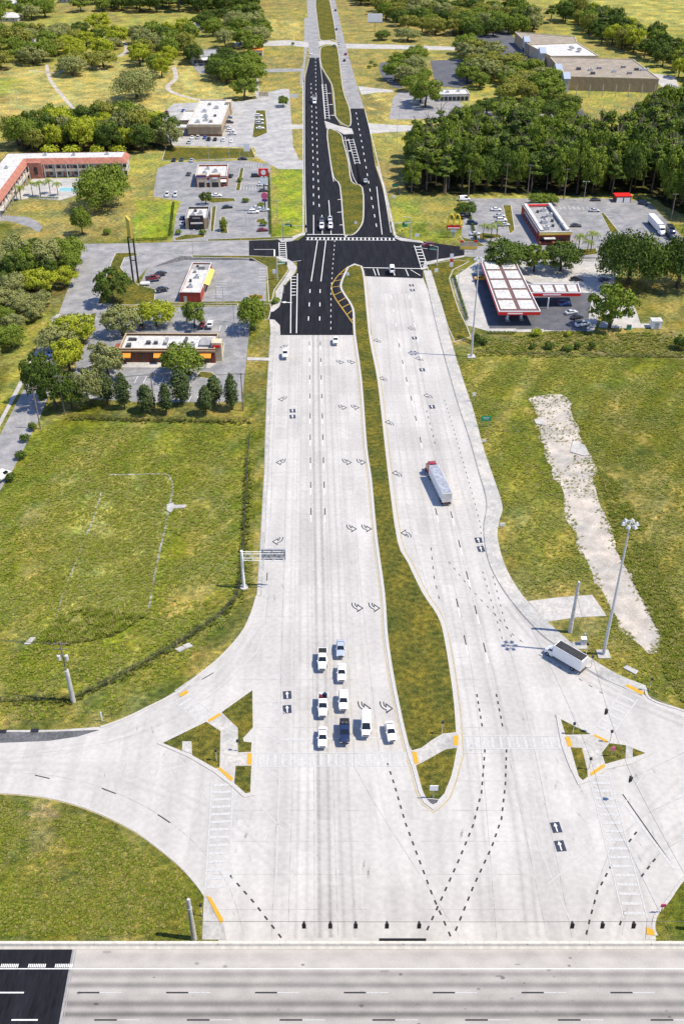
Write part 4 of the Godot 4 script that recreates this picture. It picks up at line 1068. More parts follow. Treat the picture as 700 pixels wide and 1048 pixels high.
	for l in [[Vector3(-11.87,0,-692.36), Vector3(-8.51,0,-600.67), 15], [Vector3(4.8,0,-558.32), Vector3(7.91,0,-510.35), 10]]:
		ladder.call(l[0], l[1], 2.2, l[2], M.road_white, yj, jn)
	for p in [Vector3(-8.68,0,-665.92), Vector3(-7.45,0,-636.17), Vector3(-6.03,0,-609.8), Vector3(2.39,0,-555.35), Vector3(3.34,0,-534.36), Vector3(0,0,-454.38), Vector3(-.22,0,-436.61), Vector3(0.84,0,-419.93)]:
		part("turn_arrow", arrow_mesh(0.1, false), M.road_white, jn, p + Vector3(0, yj, 0), 0.2)

# ---------------------------------------------------------------- the overpass in front
func build_overpass() -> void:
	var o := thing("overpass_bridge", "long concrete highway overpass crossing the bottom of the view", "bridge", Vector3(0, 0, 0))
	var top := 9.5
	var z_edge := -81.3
	var z_back := -48.0
	var wx := 200.0
	# deck surface: rubber and grime run along the lanes
	var w := 2048
	var h := 512
	var im := noise(0.02, 71, 4).get_image(w, h)
	im.convert(Image.FORMAT_L8)
	var a := im.get_data()
	im = noise(0.03, 72, 2).get_image(48, h)
	im.resize(w, h, Image.INTERPOLATE_CUBIC)
	im.convert(Image.FORMAT_L8)
	var b := im.get_data()
	im = noise(0.35, 73, 2).get_image(w, h)
	im.convert(Image.FORMAT_L8)
	var e := im.get_data()
	var out := PackedByteArray()
	out.resize(w * h * 3)
	for j in h:
		var z := lerpf(z_edge, z_back, (j + 0.5) / h)
		var dark := 0.0
		for c in [[-77.2, 0.15, 0.5], [-75.6, 0.19, 0.45], [-72.9, 0.19, 0.5], [-71.4, 0.24, 0.42], [-69.2, 0.17, 0.5], [-67.6, 0.18, 0.5], [-65.5, 0.15, 0.5], [-80.2, 0.03, 0.6], [-72.0, 0.06, 3.5]]:
			var u: float = (z - c[0]) / c[2]
			dark += c[1] * exp(-u * u)
		for i in w:
			var k := j * w + i
			var q := 0.82 - dark * (0.75 + b[k] / 255.0 * 0.5) + (a[k] - 128) * 0.0004 + (b[k] - 128) * 0.0003 + (e[k] - 128) * 0.0004
			q = clampf(q, 0.2, 1.0) * 255.0
			out[k * 3] = int(q)
			out[k * 3 + 1] = int(q * 0.99)
			out[k * 3 + 2] = int(q * 0.985)
	var rr := RandomNumberGenerator.new()
	rr.seed = 9
	for q in 220:
		var ci := rr.randi_range(0, w - 1)
		var cj := rr.randi_range(4, h - 5)
		var rad := rr.randi_range(1, 3)
		var dk := rr.randf_range(0.06, 0.35)
		var ln := rr.randi_range(1, 10) if q % 3 == 0 else rad
		for dj in range(-rad, rad + 1):
			for di in range(-ln, ln + 1):
				var k := (cj + dj) * w + clampi(ci + di, 0, w - 1)
				if Vector2(float(di) / (ln + 0.5), float(dj) / (rad + 0.5)).length() < 1.0 and k >= 0 and k < w * h:
					for c in 3:
						out[k * 3 + c] = int(out[k * 3 + c] * (1.0 - dk * (0.4 + e[k] / 255.0)))
	var m := mk("deck", 0.55, 0.53, 0.50, 0.9)
	m.albedo_texture = ImageTexture.create_from_image(Image.create_from_data(w, h, false, Image.FORMAT_RGB8, out))
	var s := Shape.new()
	var lo := -wx / 2.0
	var hi := wx / 2.0
	s.quad_uv([Vector3(lo, top, z_back), Vector3(hi, top, z_back), Vector3(hi, top, z_edge), Vector3(lo, top, z_edge)], [Vector2(0, 1), Vector2(1, 1), Vector2(1, 0), Vector2(0, 0)])
	part("deck_surface", s.done(), m, o)
	s = Shape.new()
	s.box(Vector3(0, top - 0.31, (z_edge + z_back) / 2.0), Vector3(wx, 0.6, z_back - z_edge + 0.5))
	part("deck_slab", s.done(), M.bridge_concrete, o)
	# parapet along the far edge, with its sloping inner face
	var p := []
	for x in [lo, hi]:
		var row := []
		for q in [[-81.75, -0.6], [-81.75, 0.86], [-81.35, 0.86], [-81.22, 0.35], [-80.95, 0.03]]:
			row.append(Vector3(x, top + q[1], q[0]))
		p.append(row)
	s = Shape.new()
	for k in 4:
		s.quad(p[0][k + 1], p[1][k + 1], p[1][k], p[0][k])
	part("parapet", s.done(), M.bridge_concrete, o)
	s = Shape.new()
	for k in 14:
		s.box(Vector3(-63.0 + k * 9.0, top + 0.64, -81.52), Vector3(0.05, 0.47, 0.50))
	stuff("parapet_joint", s.done(), M.joint, o)
	for k in 5:
		part("girder", bx(Vector3(wx, 1.7, 0.6)), M.bridge_concrete, o, Vector3(0, top - 1.46, -79.6 + k * 6.8))
	for x in [-52.0, 48.0]:
		for z in [-76.0, -64.0, -53.0]:
			part("pier", tb(Vector3(x, 0, z), Vector3(x, top - 3.2, z), 0.7, 0.7, 14), M.bridge_concrete, o)
		part("pier_cap", bx(Vector3(1.6, 0.9, 31.0)), M.bridge_concrete, o, Vector3(x, top - 2.75, -64.5))
	# dark asphalt run-up at the left and its expansion joint
	var asp: Array = [-78.33,-81.08,-39.17,-81.08,-38.6,-70.11,-38.24,-64.68,-71.05,-64.68]
	s = Shape.new()
	s.sheet(pl(asp), top + 0.006)
	part("asphalt_section", s.done(), M.asphalt, o)
	s = Shape.new()
	s.ribbon(pl([-39.08,-81.23,-38.49,-70.11,-38.17,-64.68]), 0.3, top + 0.01)
	s.ribbon(pl([-38.69,-81.23,-38.12,-70.11,-37.78,-64.68]), 0.12, top + 0.01)
	part("expansion_joint", s.done(), M.old_asphalt, o)
	# white edge line, lane dashes with black contrast, rumble strips
	part("edge_line", bx(Vector3(wx, 0.008, 0.14)), M.road_white, o, Vector3(0, top + 0.016, -78.0))
	for row in [[Vector3(-10.63,9.5,-74.49), 12.45, -1], [Vector3(-6.97,9.5,-70.64), 12.7, -1]]:
		for k in range(-6, 7):
			var c: Vector3 = row[0] + Vector3(row[1] * k, 0.016, 0)
			if c.x < -41.5:
				if c.x > -60.0:
					part("lane_dash", bx(Vector3(3.6, 0.008, 0.2)), M.road_white, o, c + Vector3(1.6, 0.0, 0))
				continue
			part("contrast_dash", bx(Vector3(3.1, 0.008, 0.22)), M.contrast_black, o, c)
			part("lane_dash", bx(Vector3(3.1, 0.008, 0.13)), M.faded_white, o, c + Vector3(3.1, 0, 0))
	s = Shape.new()
	for c in [Vector3(-47.84,9.5,-78.46), Vector3(-43.91,9.5,-78.46), Vector3(-40.06,9.5,-78.46)]:
		for k in 10:
			if c.x > -39.5 and k > 6:
				continue
			s.box(c + Vector3(-1.0 + k * 0.26, 0.014, 0), Vector3(0.16, 0.01, 0.55))
	stuff("rumble_strip", s.done(), M.road_white, o)

# ---------------------------------------------------------------- car parks, lawns and kerbs
func lot(called: String, poly: Array, m: Material, y := 0.022) -> MeshInstance3D:
	return flat(called, pl(poly), y, m)

func lawn(poly: Array, y := 0.12) -> MeshInstance3D:
	var p := pl(poly)
	var s := Shape.new()
	s.plate(p, 0.0, y)
	var o := structure("planting_island", s.done(), M.kerb)
	turf_on(grow(p, -0.3), o, y + 0.02)
	return o

func stalls(parent: Node, a: Vector3, b: Vector3, n: int, depth: float, y := 0.034) -> void:
	var d := (b - a).normalized()
	var side := Vector3(-d.z, 0, d.x) * depth
	for k in n + 1:
		var p := a.lerp(b, float(k) / n)
		part("stall_line", bx(Vector3(absf(depth), 0.006, 0.14)), M.road_white, parent, p + side / 2.0 + Vector3(0, y, 0), heading(p, p + side))

func build_lots() -> void:
	# west: brown restaurant, red building
	var a := lot("car_park", [-88.15,-334.66,-83.25,-331.2,-35.19,-333.79,-31.87,-317.92,-30.16,-262.71,-58.8,-262.11,-76.36,-264.54,-84,-269.52,-85.66,-288.03,-85.47,-314.73], M.lot_asphalt)
	stalls(a, Vector3(-64.47,0,-274.62), Vector3(-50.7,0,-273.98), 5, -5.0)
	stalls(a, Vector3(-45.81,0,-266.39), Vector3(-32.61,0,-265.16), 6, 4.0)
	stalls(a, Vector3(-41.96,0,-317.12), Vector3(-33.17,0,-317.12), 4, 4.5)
	var b := lot("car_park", [-75.97,-368.4,-64.61,-382.97,-36.18,-379.77,-29.63,-371.45,-27.54,-338.16,-60.3,-337.28,-68.1,-337.28,-69.2,-349.04,-75.96,-354.68], M.lot_asphalt, 0.026)
	stalls(b, Vector3(-47.65,0,-341.73), Vector3(-47.77,0,-356.59), 6, 4.2)
	stalls(b, Vector3(-31.59,0,-355.63), Vector3(-32.16,0,-369.41), 5, 4.2)
	lawn([-91.22,-386.21,-84.04,-386.65,-81.24,-384.05,-86.55,-380.84,-86.21,-370.43,-81.4,-360.46,-76.01,-352.78,-69.2,-349.04,-67.89,-337.28,-75.03,-334.22,-88.32,-335.53,-89.22,-345.35,-90.43,-367.39,-91.09,-375.99])
	lawn([-67.29,-336.58,-37.46,-335.7,-37.3,-333.79,-66.92,-334.22])
	lawn([-60.4,-383.72,-36.43,-383.19,-26.18,-381.9,-21.55,-374.54,-20.51,-368.4,-25.08,-348.11,-25.29,-339.05,-26.6,-337.28,-29.51,-371.45,-35.83,-380.3,-59.72,-381.37])
	lawn([-28.26,-335.53,-25.79,-335.53,-25.19,-331.2,-25.51,-321.98,-27.39,-321.98])
	lawn([-81.45,-285.96,-78.73,-288.03,-75.01,-281.88,-73.39,-279.87,-77.43,-278.55])
	lawn([-51.1,-283.91,-46.5,-281.88,-47.32,-278.55,-51.1,-279.21])
	lawn([-45.02,-282.55,-41.23,-281.88,-38.72,-278.55,-41.65,-277.23,-46.09,-278.55])
	lawn([-41.19,-296.54,-39.99,-303.92,-39.19,-302.42,-38.7,-290.83,-42.83,-288.03])
	var walk := Shape.new()
	walk.plate(pl([-72.56,-288.72,-40.31,-288.03,-42.45,-284.59,-71.86,-284.93]), 0.0, 0.16)
	structure("pavement", walk.done(), M.pavement)
	for p in [[-30.88,-292.24,-23.54,-291.88,-23.41,-289.77,-30.71,-290.12]]:
		var s := Shape.new()
		s.plate(pl(p), 0.0, 0.18)
		structure("pavement", s.done(), M.pavement)
	# north-west block
	var c := lot("car_park", [-87.37,-458.66,-92.08,-503.58,-85.52,-513.79,-50,-517.27,-36.09,-510.35,-29.84,-404.26,-44.66,-400.77,-70.23,-399.62,-73.04,-430.07,-73.31,-451.57], M.lot_asphalt)
	stalls(c, Vector3(-48.46,0,-510.35), Vector3(-40.54,0,-510.35), 6, 4.5)
	stalls(c, Vector3(-47.85,0,-473.37), Vector3(-40.88,0,-473.37), 5, 4.5)
	lawn([-50.85,-503.58,-48.9,-503.58,-47.82,-467.4,-50.11,-467.4])
	lawn([-65.59,-454.38,-60.51,-457.22,-49.54,-455.8,-48.27,-451.57,-58.71,-448.79])
	lawn([-53.27,-430.07,-51.13,-430.07,-47.86,-408.98,-51.57,-408.98])
	lawn([-37.53,-426.22,-33.43,-428.78,-33.03,-422.43,-37.26,-422.43])
	lawn([-58.56,-443.31,-56.64,-446.04,-54.3,-411.37,-55.96,-411.37])
	lawn([-56.15,-401.93,-37.57,-403.79,-20.49,-405.43,-20.39,-403.09,-37.33,-400.54,-55.9,-399.62])
	lawn([-70.15,-403.09,-65.86,-407.79,-57.63,-407.79,-57.23,-404.26,-68.94,-400.2])
	var d := lot("car_park", [-107.8,-600.67,-102.87,-638.66,-68.78,-645.23,-61.04,-653.99,-39.06,-678.22,-33.34,-586.11,-31.86,-524.35,-42.99,-524.35,-46.72,-540.89,-89.81,-544.68,-103.49,-572.55], M.pale_lot)
	stalls(d, Vector3(-52.76,0,-623.94), Vector3(-49.35,0,-562.33), 9, 5.0)
	stalls(d, Vector3(-67.69,0,-614.45), Vector3(-65.3,0,-566.38), 8, 5.0)
	lawn([-51.41,-621.55,-45.57,-621.55,-41.27,-570.48,-47.06,-560.32,-49.35,-562.33])
	lawn([-93.58,-541.83,-47.62,-539.01,-44.32,-521.68,-85.89,-516.4,-92.01,-517.27])
	lawn([-69.11,-648.81,-54.09,-659.25,-52.32,-651.4,-66.12,-642.44])
	# hotel drive at the far left
	lot("driveway", [-170.03,-437.94,-144.71,-431.36,-138.34,-430.07,-132.75,-424.95,-128.35,-417.46,-128.2,-410.17,-134.22,-417.46,-144.67,-424.95,-165.94,-424.95], M.lot_asphalt)
	lot("courtyard", [-151.98,-451.57,-149.96,-485.72,-109.74,-488.89,-119.23,-465.92,-129.06,-452.98,-144.13,-455.8], M.pad_concrete)
	# east: restaurant car park and filling station
	var e := lot("car_park", [57.2,-455.8,123.86,-455.8,139.73,-450.88,142.74,-403.09,137.06,-382.97,121.39,-382.97,82.97,-387.3,53.97,-389.5,50.22,-407.79], M.lot_asphalt)
	stalls(e, Vector3(68.69,0,-443.31), Vector3(70.64,0,-412.58), 8, 5.0)
	stalls(e, Vector3(97.99,0,-444.67), Vector3(110.35,0,-444.67), 6, 4.5)
	stalls(e, Vector3(111.24,0,-400.77), Vector3(113.67,0,-435.29), 8, 5.0)
	lawn([72.57,-446.04,76.56,-446.04,73.54,-412.58,70.39,-407.79])
	lawn([114.53,-435.29,116.27,-435.29,117.45,-410.17,113.32,-410.17])
	lawn([57.9,-410.17,66.69,-407.79,67.04,-404.26,56.84,-400.77])
	lawn([49.17,-405.43,55.21,-400.77,59.27,-393.95,51.94,-392.83])
	lawn([92.87,-389.5,103.65,-391.71,103.05,-385.13,93.78,-381.9])
	var f := lot("forecourt", [41.73,-359.48,54.34,-378.72,74.4,-382.97,113.06,-380.84,102.94,-356.59,85.99,-312.37,50.19,-312.37,43.32,-317.12,41.9,-345.35], M.pavement, 0.026)
	var pad := Shape.new()
	pad.sheet(pl([50.36,-363.4,65.9,-364.39,76.17,-347.19,92.47,-345.35,83.65,-312.37,50.76,-314.33]), 0.034)
	part("asphalt_pad", pad.done(), M.dark_lot, f)
	for p in [[50.09,-314.33,59.84,-314.33,59.44,-311.58,49.76,-311.58], [59.73,-313.54,69.19,-313.94,68.79,-311.58,59.44,-311.58]]:
		var s := Shape.new()
		s.plate(pl(p), 0.0, 0.12)
		structure("pavement", s.done(), M.pavement)
	lawn([33.02,-373.5,38.6,-376.1,46.58,-378.72,50.24,-376.62,43.3,-368.4,40.99,-359.48,41.18,-345.35,41.81,-329.5,43.24,-316.32,43.67,-307.72,37.69,-303.92,36.41,-315.52,35.4,-340.83])
	# the bank behind the filling station
	var s3 := Shape.new()
	s3.sheet(pl([94.26,-330.35,105.49,-336.4,103.62,-318.73,108.03,-318.73,107.21,-315.52,97.58,-314.73,88.33,-315.52]), 0.03)
	structure("concrete_pad", s3.done(), M.pad_concrete)
	# parking by the shopping centre and the small white building
	lot("car_park", [104.51,-863.91,135.2,-894.66,139.2,-782.09,142.99,-741.26,126.45,-722.23,112.03,-754.45,103.27,-811.57], M.dark_lot)
	lot("car_park", [63.23,-768.05,92.06,-775.01,87.87,-698.16,75.87,-681.01,61.13,-686.64], M.dark_lot)
	lot("driveway", [137.16,-623.94,144.2,-623.94,141.17,-591.77,144.94,-583.1,137.01,-576.73,133.33,-591.77], M.dark_lot)
	lot("car_park", [-114.68,-785.67,-79.81,-796.59,-77.62,-741.26,-96.5,-722.23], M.lot_asphalt)
	lot("car_park", [148.71,-775.01,224.59,-716.08,213.65,-653.99,206.13,-648.81,208.04,-698.16], M.pavement, 0.016)
	# small concrete pads lying in the grass
	for p in [[-30.38,-128.83,-28.66,-128.76,-28.17,-125.72,-30.12,-126.55], [-35.4,-154.35,-34.07,-155.25,-32.95,-154.65,-34.24,-153.45], [-33.9,-155.56,-32.54,-156.31,-31.57,-155.25,-33.14,-154.5], [58.12,-148.78,59.1,-149.5,61.11,-147.78,60.27,-146.78], [53.8,-127.74,54.92,-127.38,54.35,-125.01,52.98,-124.66], [-44.81,-208.02,-43.43,-208.9,-42.78,-207.8,-39.8,-208.02,-39.88,-206.71,-42.82,-206.28,-43.32,-204.55,-44.43,-205.41], [65.06,-239.42,67.95,-237.3,68.26,-232.13,66.54,-231.62,63.15,-233.67], [55.95,-251.54,59,-252.68,58.81,-248.15,56.16,-249.27], [-67.67,-155.86,-66.76,-158,-65.71,-158,-66.42,-155.86]]:
		var s := Shape.new()
		s.plate(pl(p), 0.0, 0.26)
		structure("concrete_pad", s.done(), M.pad_concrete)
	# swale edging of the marshy basin in the west field
	var sw := Shape.new()
	sw.ribbon(smooth_line(pl([-62.31,-222.24,-55.02,-222.48,-47.72,-222.72,-45.55,-220.34,-44.37,-215.66,-44.12,-208.46,-43.82,-196.21,-43.67,-182.65,-42.84,-165.95]), 4), 0.5, 0.03)
	sw.ribbon(smooth_line(pl([-62.74,-213.83,-62.44,-202.42,-62.88,-186.4,-63.22,-173.7,-62.87,-164.64]), 4), 0.35, 0.03)
	structure("concrete_edging", sw.done(), M.joint)

# ---------------------------------------------------------------- buildings
# a frame for one building: base line from a to b on the ground (front, seen from the road), x along it, z towards the back as negative
func on_line(o: Node3D, a: Vector3, b: Vector3) -> float:
	o.position = a
	o.rotation.y = heading(a, b)
	return a.distance_to(b)

# flat-roofed block with parapet: x 0..w, z 0..-d
func block(o: Node3D, w: float, d: float, h: float, wall: Material, roof: Material, cap: Material, rim := 0.5, at := Vector3.ZERO) -> MeshInstance3D:
	var c := at + Vector3(w / 2.0, 0, -d / 2.0)
	var s := Shape.new()
	var t := 0.3
	s.box(c + Vector3(0, h / 2.0, d / 2.0 - t / 2.0), Vector3(w, h, t))
	s.box(c + Vector3(0, h / 2.0, -d / 2.0 + t / 2.0), Vector3(w, h, t))
	s.box(c + Vector3(-w / 2.0 + t / 2.0, h / 2.0, 0), Vector3(t, h, d - 2 * t))
	s.box(c + Vector3(w / 2.0 - t / 2.0, h / 2.0, 0), Vector3(t, h, d - 2 * t))
	var wm := part("wall", s.done(), wall, o)
	part("roof", bx(Vector3(w - 2 * t, 0.3, d - 2 * t)), roof, o, c + Vector3(0, h - rim - 0.15, 0))
	s = Shape.new()
	for q in [[Vector3(0, 0, d / 2.0 - t / 2.0), Vector3(w + 0.16, 0.12, t + 0.16)], [Vector3(0, 0, -d / 2.0 + t / 2.0), Vector3(w + 0.16, 0.12, t + 0.16)], [Vector3(-w / 2.0 + t / 2.0, 0, 0), Vector3(t + 0.16, 0.12, d - 2 * t - 0.17)], [Vector3(w / 2.0 - t / 2.0, 0, 0), Vector3(t + 0.16, 0.12, d - 2 * t - 0.17)]]:
		s.box(c + q[0] + Vector3(0, h + 0.06, 0), q[1])
	part("parapet_cap", s.done(), cap, o)
	return wm

func windows(o: Node, from: Vector3, to: Vector3, n: int, sill: float, hh: float, width: float, frame: Material, out_dir: Vector3) -> void:
	for k in n:
		var p := from.lerp(to, (k + 0.5) / n)
		var t := heading(from, to)
		var f := part("window", bx(Vector3(width + 0.24, hh + 0.24, 0.1)), frame, o, p + Vector3(0, sill + hh / 2.0, 0) + out_dir * 0.05, t)
		part("pane", bx(Vector3(width, hh, 0.05)), M.window_glass, f, Vector3(0, 0, 0.045))

func rooftop_units(o: Node, list: Array, y: float) -> void:
	for q in list:
		var s := Shape.new()
		var sz: Vector3 = q[1]
		s.box(Vector3(0, sz.y / 2.0 + 0.15, 0), sz)
		s.box(Vector3(0, 0.075, 0), Vector3(sz.x * 0.9, 0.15, sz.z * 0.9))
		var u := part("air_conditioner", s.done(), M.galvanised if q[2] == 0 else M.roof_grey if q[2] == 1 else M.roof_dark, o, q[0] + Vector3(0, y, 0))
		if sz.x > 1.2 and q[2] == 0:
			part("fan_grille", tb(Vector3(0, sz.y + 0.15, 0), Vector3(0, sz.y + 0.22, 0), minf(sz.x, sz.z) * 0.36, minf(sz.x, sz.z) * 0.36, 12), M.roof_dark, u)

func awning(o: Node, a: Vector3, b: Vector3, out_dir: Vector3, reach: float, drop: float, m: Material) -> void:
	var s := Shape.new()
	var e := out_dir * reach - Vector3(0, drop, 0)
	s.quad(a + e, b + e, b, a)
	s.quad(a, b, b + e - Vector3(0, 0.25, 0), a + e - Vector3(0, 0.25, 0))
	s.quad(a + e - Vector3(0, 0.25, 0), b + e - Vector3(0, 0.25, 0), b + e, a + e)
	s.tri(a, a + e - Vector3(0, 0.25, 0), a + e)
	s.tri(b, b + e, b + e - Vector3(0, 0.25, 0))
	part("awning", s.done(), m, o)

func lettering(o: Node, words: String, size: float, m: Material, at: Vector3, turn := 0.0, called := "lettering") -> void:
	var t := TextMesh.new()
	t.text = words
	var f := SystemFont.new()
	f.font_names = PackedStringArray(["Droid Sans"])
	f.font_weight = 700
	t.font = f
	t.font_size = 64
	t.pixel_size = size / 64.0
	t.depth = 0.06
	t.curve_step = 2.0
	part(called, t, m, o, at, turn)

func build_buildings() -> void:
	build_hotel()
	build_pharmacy()
	build_chicken()
	build_coffee()
	build_red()
	build_brown()
	build_station()
	build_burger()
	build_plaza()
	build_far_buildings()

func build_hotel() -> void:
	var o := thing("hotel", "two-storey L-shaped hotel with terracotta roof edge round a courtyard", "hotel")
	var w := on_line(o, Vector3(-152.68,0,-488.89), Vector3(-105.39,0,-491.29))
	var hx := 6.2
	# wing along x (0..w) and wing along +z (0..len), inner faces at z = 0 and x = 0
	var d := 12.5
	var ln := 62.0
	var s := Shape.new()
	var foot := PackedVector2Array([Vector2(0, 0), Vector2(w, 0), Vector2(w, -d), Vector2(-d, -d), Vector2(-d, ln), Vector2(0, ln)])
	s.plate(foot, 0.0, hx)
	part("wall", s.done(), M.white_wall, o)
	# mansard: sloping terracotta band, flat white roof inside
	var lo := grow(foot, 0.9)
	var up := grow(foot, -1.3)
	var order := []
	for p in up:      # pair the rings by nearness
		var best := 0
		for k in lo.size():
			if lo[k].distance_to(p) < lo[best].distance_to(p):
				best = k
		order.append(lo[best])
	s = Shape.new()
	for k in up.size():
		var j := (k + 1) % up.size()
		var q := [Vector3(order[k].x, hx, order[k].y), Vector3(order[j].x, hx, order[j].y), Vector3(up[j].x, hx + 2.3, up[j].y), Vector3(up[k].x, hx + 2.3, up[k].y)]
		if (q[1] - q[0]).cross(q[2] - q[0]).y > 0.0:
			s.quad(q[0], q[1], q[2], q[3])
		else:
			s.quad(q[3], q[2], q[1], q[0])
	part("mansard_roof", s.done(), M.terracotta, o)
	s = Shape.new()
	s.sheet(lo, hx + 0.01)
	part("soffit", s.done(), M.white_wall, o)
	s = Shape.new()
	s.plate(up, hx + 0.5, hx + 2.0)
	part("roof", s.done(), M.roof_white, o)
	rooftop_units(o, [[Vector3(8, 0, -7), Vector3(1.6, 1.0, 1.6), 0], [Vector3(22, 0, -6), Vector3(1.6, 1.0, 1.6), 0], [Vector3(38, 0, -7), Vector3(1.6, 1.0, 1.6), 0], [Vector3(-6, 0, 14), Vector3(1.6, 1.0, 1.6), 0], [Vector3(-7, 0, 34), Vector3(1.6, 1.0, 1.6), 0]], hx + 2.0)
	# stair tower in the corner, terracotta coloured
	part("stair_tower", bx(Vector3(6.6, 7.4, 3.0)), M.terracotta, o, Vector3(4.2, 3.7, 1.2))
	part("window", bx(Vector3(1.6, 3.6, 0.1)), M.window_glass, o, Vector3(4.6, 3.6, 2.76))
	# gallery along the long wing
	part("gallery", bx(Vector3(w - 9.0, 0.3, 1.6)), M.white_wall, o, Vector3(8.0 + (w - 9.0) / 2.0, 3.05, 0.85))
	part("gallery", bx(Vector3(1.6, 0.3, ln - 6.0)), M.white_wall, o, Vector3(0.85, 3.05, 4.0 + (ln - 6.0) / 2.0))
	for k in 8:
		var x := 8.4 + k * (w - 9.6) / 7.0
		part("gallery_post", bx(Vector3(0.35, hx, 0.35)), M.white_wall, o, Vector3(x, hx / 2.0, 1.75))
		if k < 7:
			var rx := (w - 9.6) / 7.0
			part("railing", bx(Vector3(rx - 0.4, 0.9, 0.08)), M.cream, o, Vector3(x + rx / 2.0, 3.75, 1.66))
	for k in 8:
		var z := 5.0 + k * 7.4
		part("gallery_post", bx(Vector3(0.35, hx, 0.35)), M.white_wall, o, Vector3(1.75, hx / 2.0, z))
		if k < 7:
			part("railing", bx(Vector3(0.08, 0.9, 7.0)), M.cream, o, Vector3(1.66, 3.75, z + 3.7))
	for fl in [0.0, 3.2]:
		for k in 10:
			var x := 9.4 + k * (w - 11.5) / 9.0
			var dd := part("door", bx(Vector3(1.0, 2.2, 0.1)), M.terracotta, o, Vector3(x, fl + 1.12, 0.05))
			part("door_handle", bx(Vector3(0.08, 0.08, 0.1)), M.rim, dd, Vector3(0.38, -0.05, 0.1))
			part("window", bx(Vector3(1.7, 1.5, 0.08)), M.window_glass, o, Vector3(x + 1.7, fl + 1.5, 0.04))
		for k in 10:
			var z := 5.6 + k * 5.4
			part("door", bx(Vector3(0.1, 2.2, 1.0)), M.terracotta, o, Vector3(0.05, fl + 1.12, z))
			part("window", bx(Vector3(0.08, 1.5, 1.7)), M.window_glass, o, Vector3(0.04, fl + 1.5, z + 1.8))
	for k in 3:
		part("window", bx(Vector3(0.08, 1.5, 1.6)), M.window_glass, o, Vector3(w + 0.04, 1.6 + (k % 2) * 3.1, -3.0 - k * 3.0))
	# pool in the courtyard
	var pool := thing("swimming_pool", "small turquoise swimming pool in the hotel courtyard", "pool", Vector3(-127.69,0,-468.88), 0.1)
	var s2 := Shape.new()
	s2.plate(smooth_ring(PackedVector2Array([Vector2(-6, -2.6), Vector2(-1, -3.4), Vector2(5, -2.6), Vector2(6.5, 1.2), Vector2(2, 3.2), Vector2(-5, 2.6)]), 4), 0.0, 0.10)
	part("pool_edge", s2.done(), M.white_wall, pool)
	s2 = Shape.new()
	s2.sheet(smooth_ring(PackedVector2Array([Vector2(-5.5, -2.2), Vector2(-1, -2.9), Vector2(4.6, -2.2), Vector2(6, 1.0), Vector2(2, 2.7), Vector2(-4.6, 2.2)]), 4), 0.105)
	part("water_surface", s2.done(), M.pool_water, pool)

func build_pharmacy() -> void:
	var o := thing("pharmacy_building", "tan single-storey shop with a large white flat roof and drive-through", "building")
	var w := on_line(o, Vector3(-84.35,0,-563.34), Vector3(-65.81,0,-563.34))
	block(o, w, 58.0, 6.2, M.tan, M.roof_white, M.white_wall, 0.5)
	block(o, 6.0, 22.0, 5.6, M.tan, M.roof_white, M.white_wall, 0.5, Vector3(-6.02, 0, -12))
	# drive-through canopy
	part("canopy", bx(Vector3(7.6, 0.6, 6.0)), M.white_wall, o, Vector3(-3.9, 4.6, -2.6))
	for q in [Vector3(-7.2, 2.15, -0.4), Vector3(-7.2, 2.15, -4.8)]:
		part("canopy_post", bx(Vector3(0.6, 4.3, 0.6)), M.tan, o, q)
	part("cornice", bx(Vector3(w + 0.5, 0.7, 0.4)), M.cream, o, Vector3(w / 2.0, 5.3, 0.21))
	part("base_course", bx(Vector3(w, 1.1, 0.12)), M.brown, o, Vector3(w / 2.0, 0.55, 0.065))
	windows(o, Vector3(w + 0.01, 0, -1), Vector3(w + 0.01, 0, -40), 9, 1.0, 2.2, 2.2, M.white_wall, Vector3.RIGHT)
	rooftop_units(o, [[Vector3(5, 0, -6), Vector3(2.4, 1.3, 2.0), 0], [Vector3(9, 0, -10), Vector3(2.4, 1.3, 2.0), 0], [Vector3(12, 0, -7), Vector3(1.8, 1.1, 1.8), 1], [Vector3(8, 0, -18), Vector3(2.6, 1.4, 2.0), 0], [Vector3(13, 0, -20), Vector3(1.4, 0.9, 1.4), 2], [Vector3(6, 0, -30), Vector3(2.6, 1.4, 2.0), 0], [Vector3(12, 0, -38), Vector3(2.6, 1.4, 2.0), 0], [Vector3(7, 0, -47), Vector3(1.8, 1.0, 1.8), 1]], 5.7)
	# entrance block at the far right corner
	part("entrance_tower", bx(Vector3(3.0, 7.4, 6.5)), M.cream, o, Vector3(w - 0.6, 3.7, -50.0))
	part("door", bx(Vector3(0.1, 2.6, 3.6)), M.window_glass, o, Vector3(w + 0.96, 1.3, -50.0))

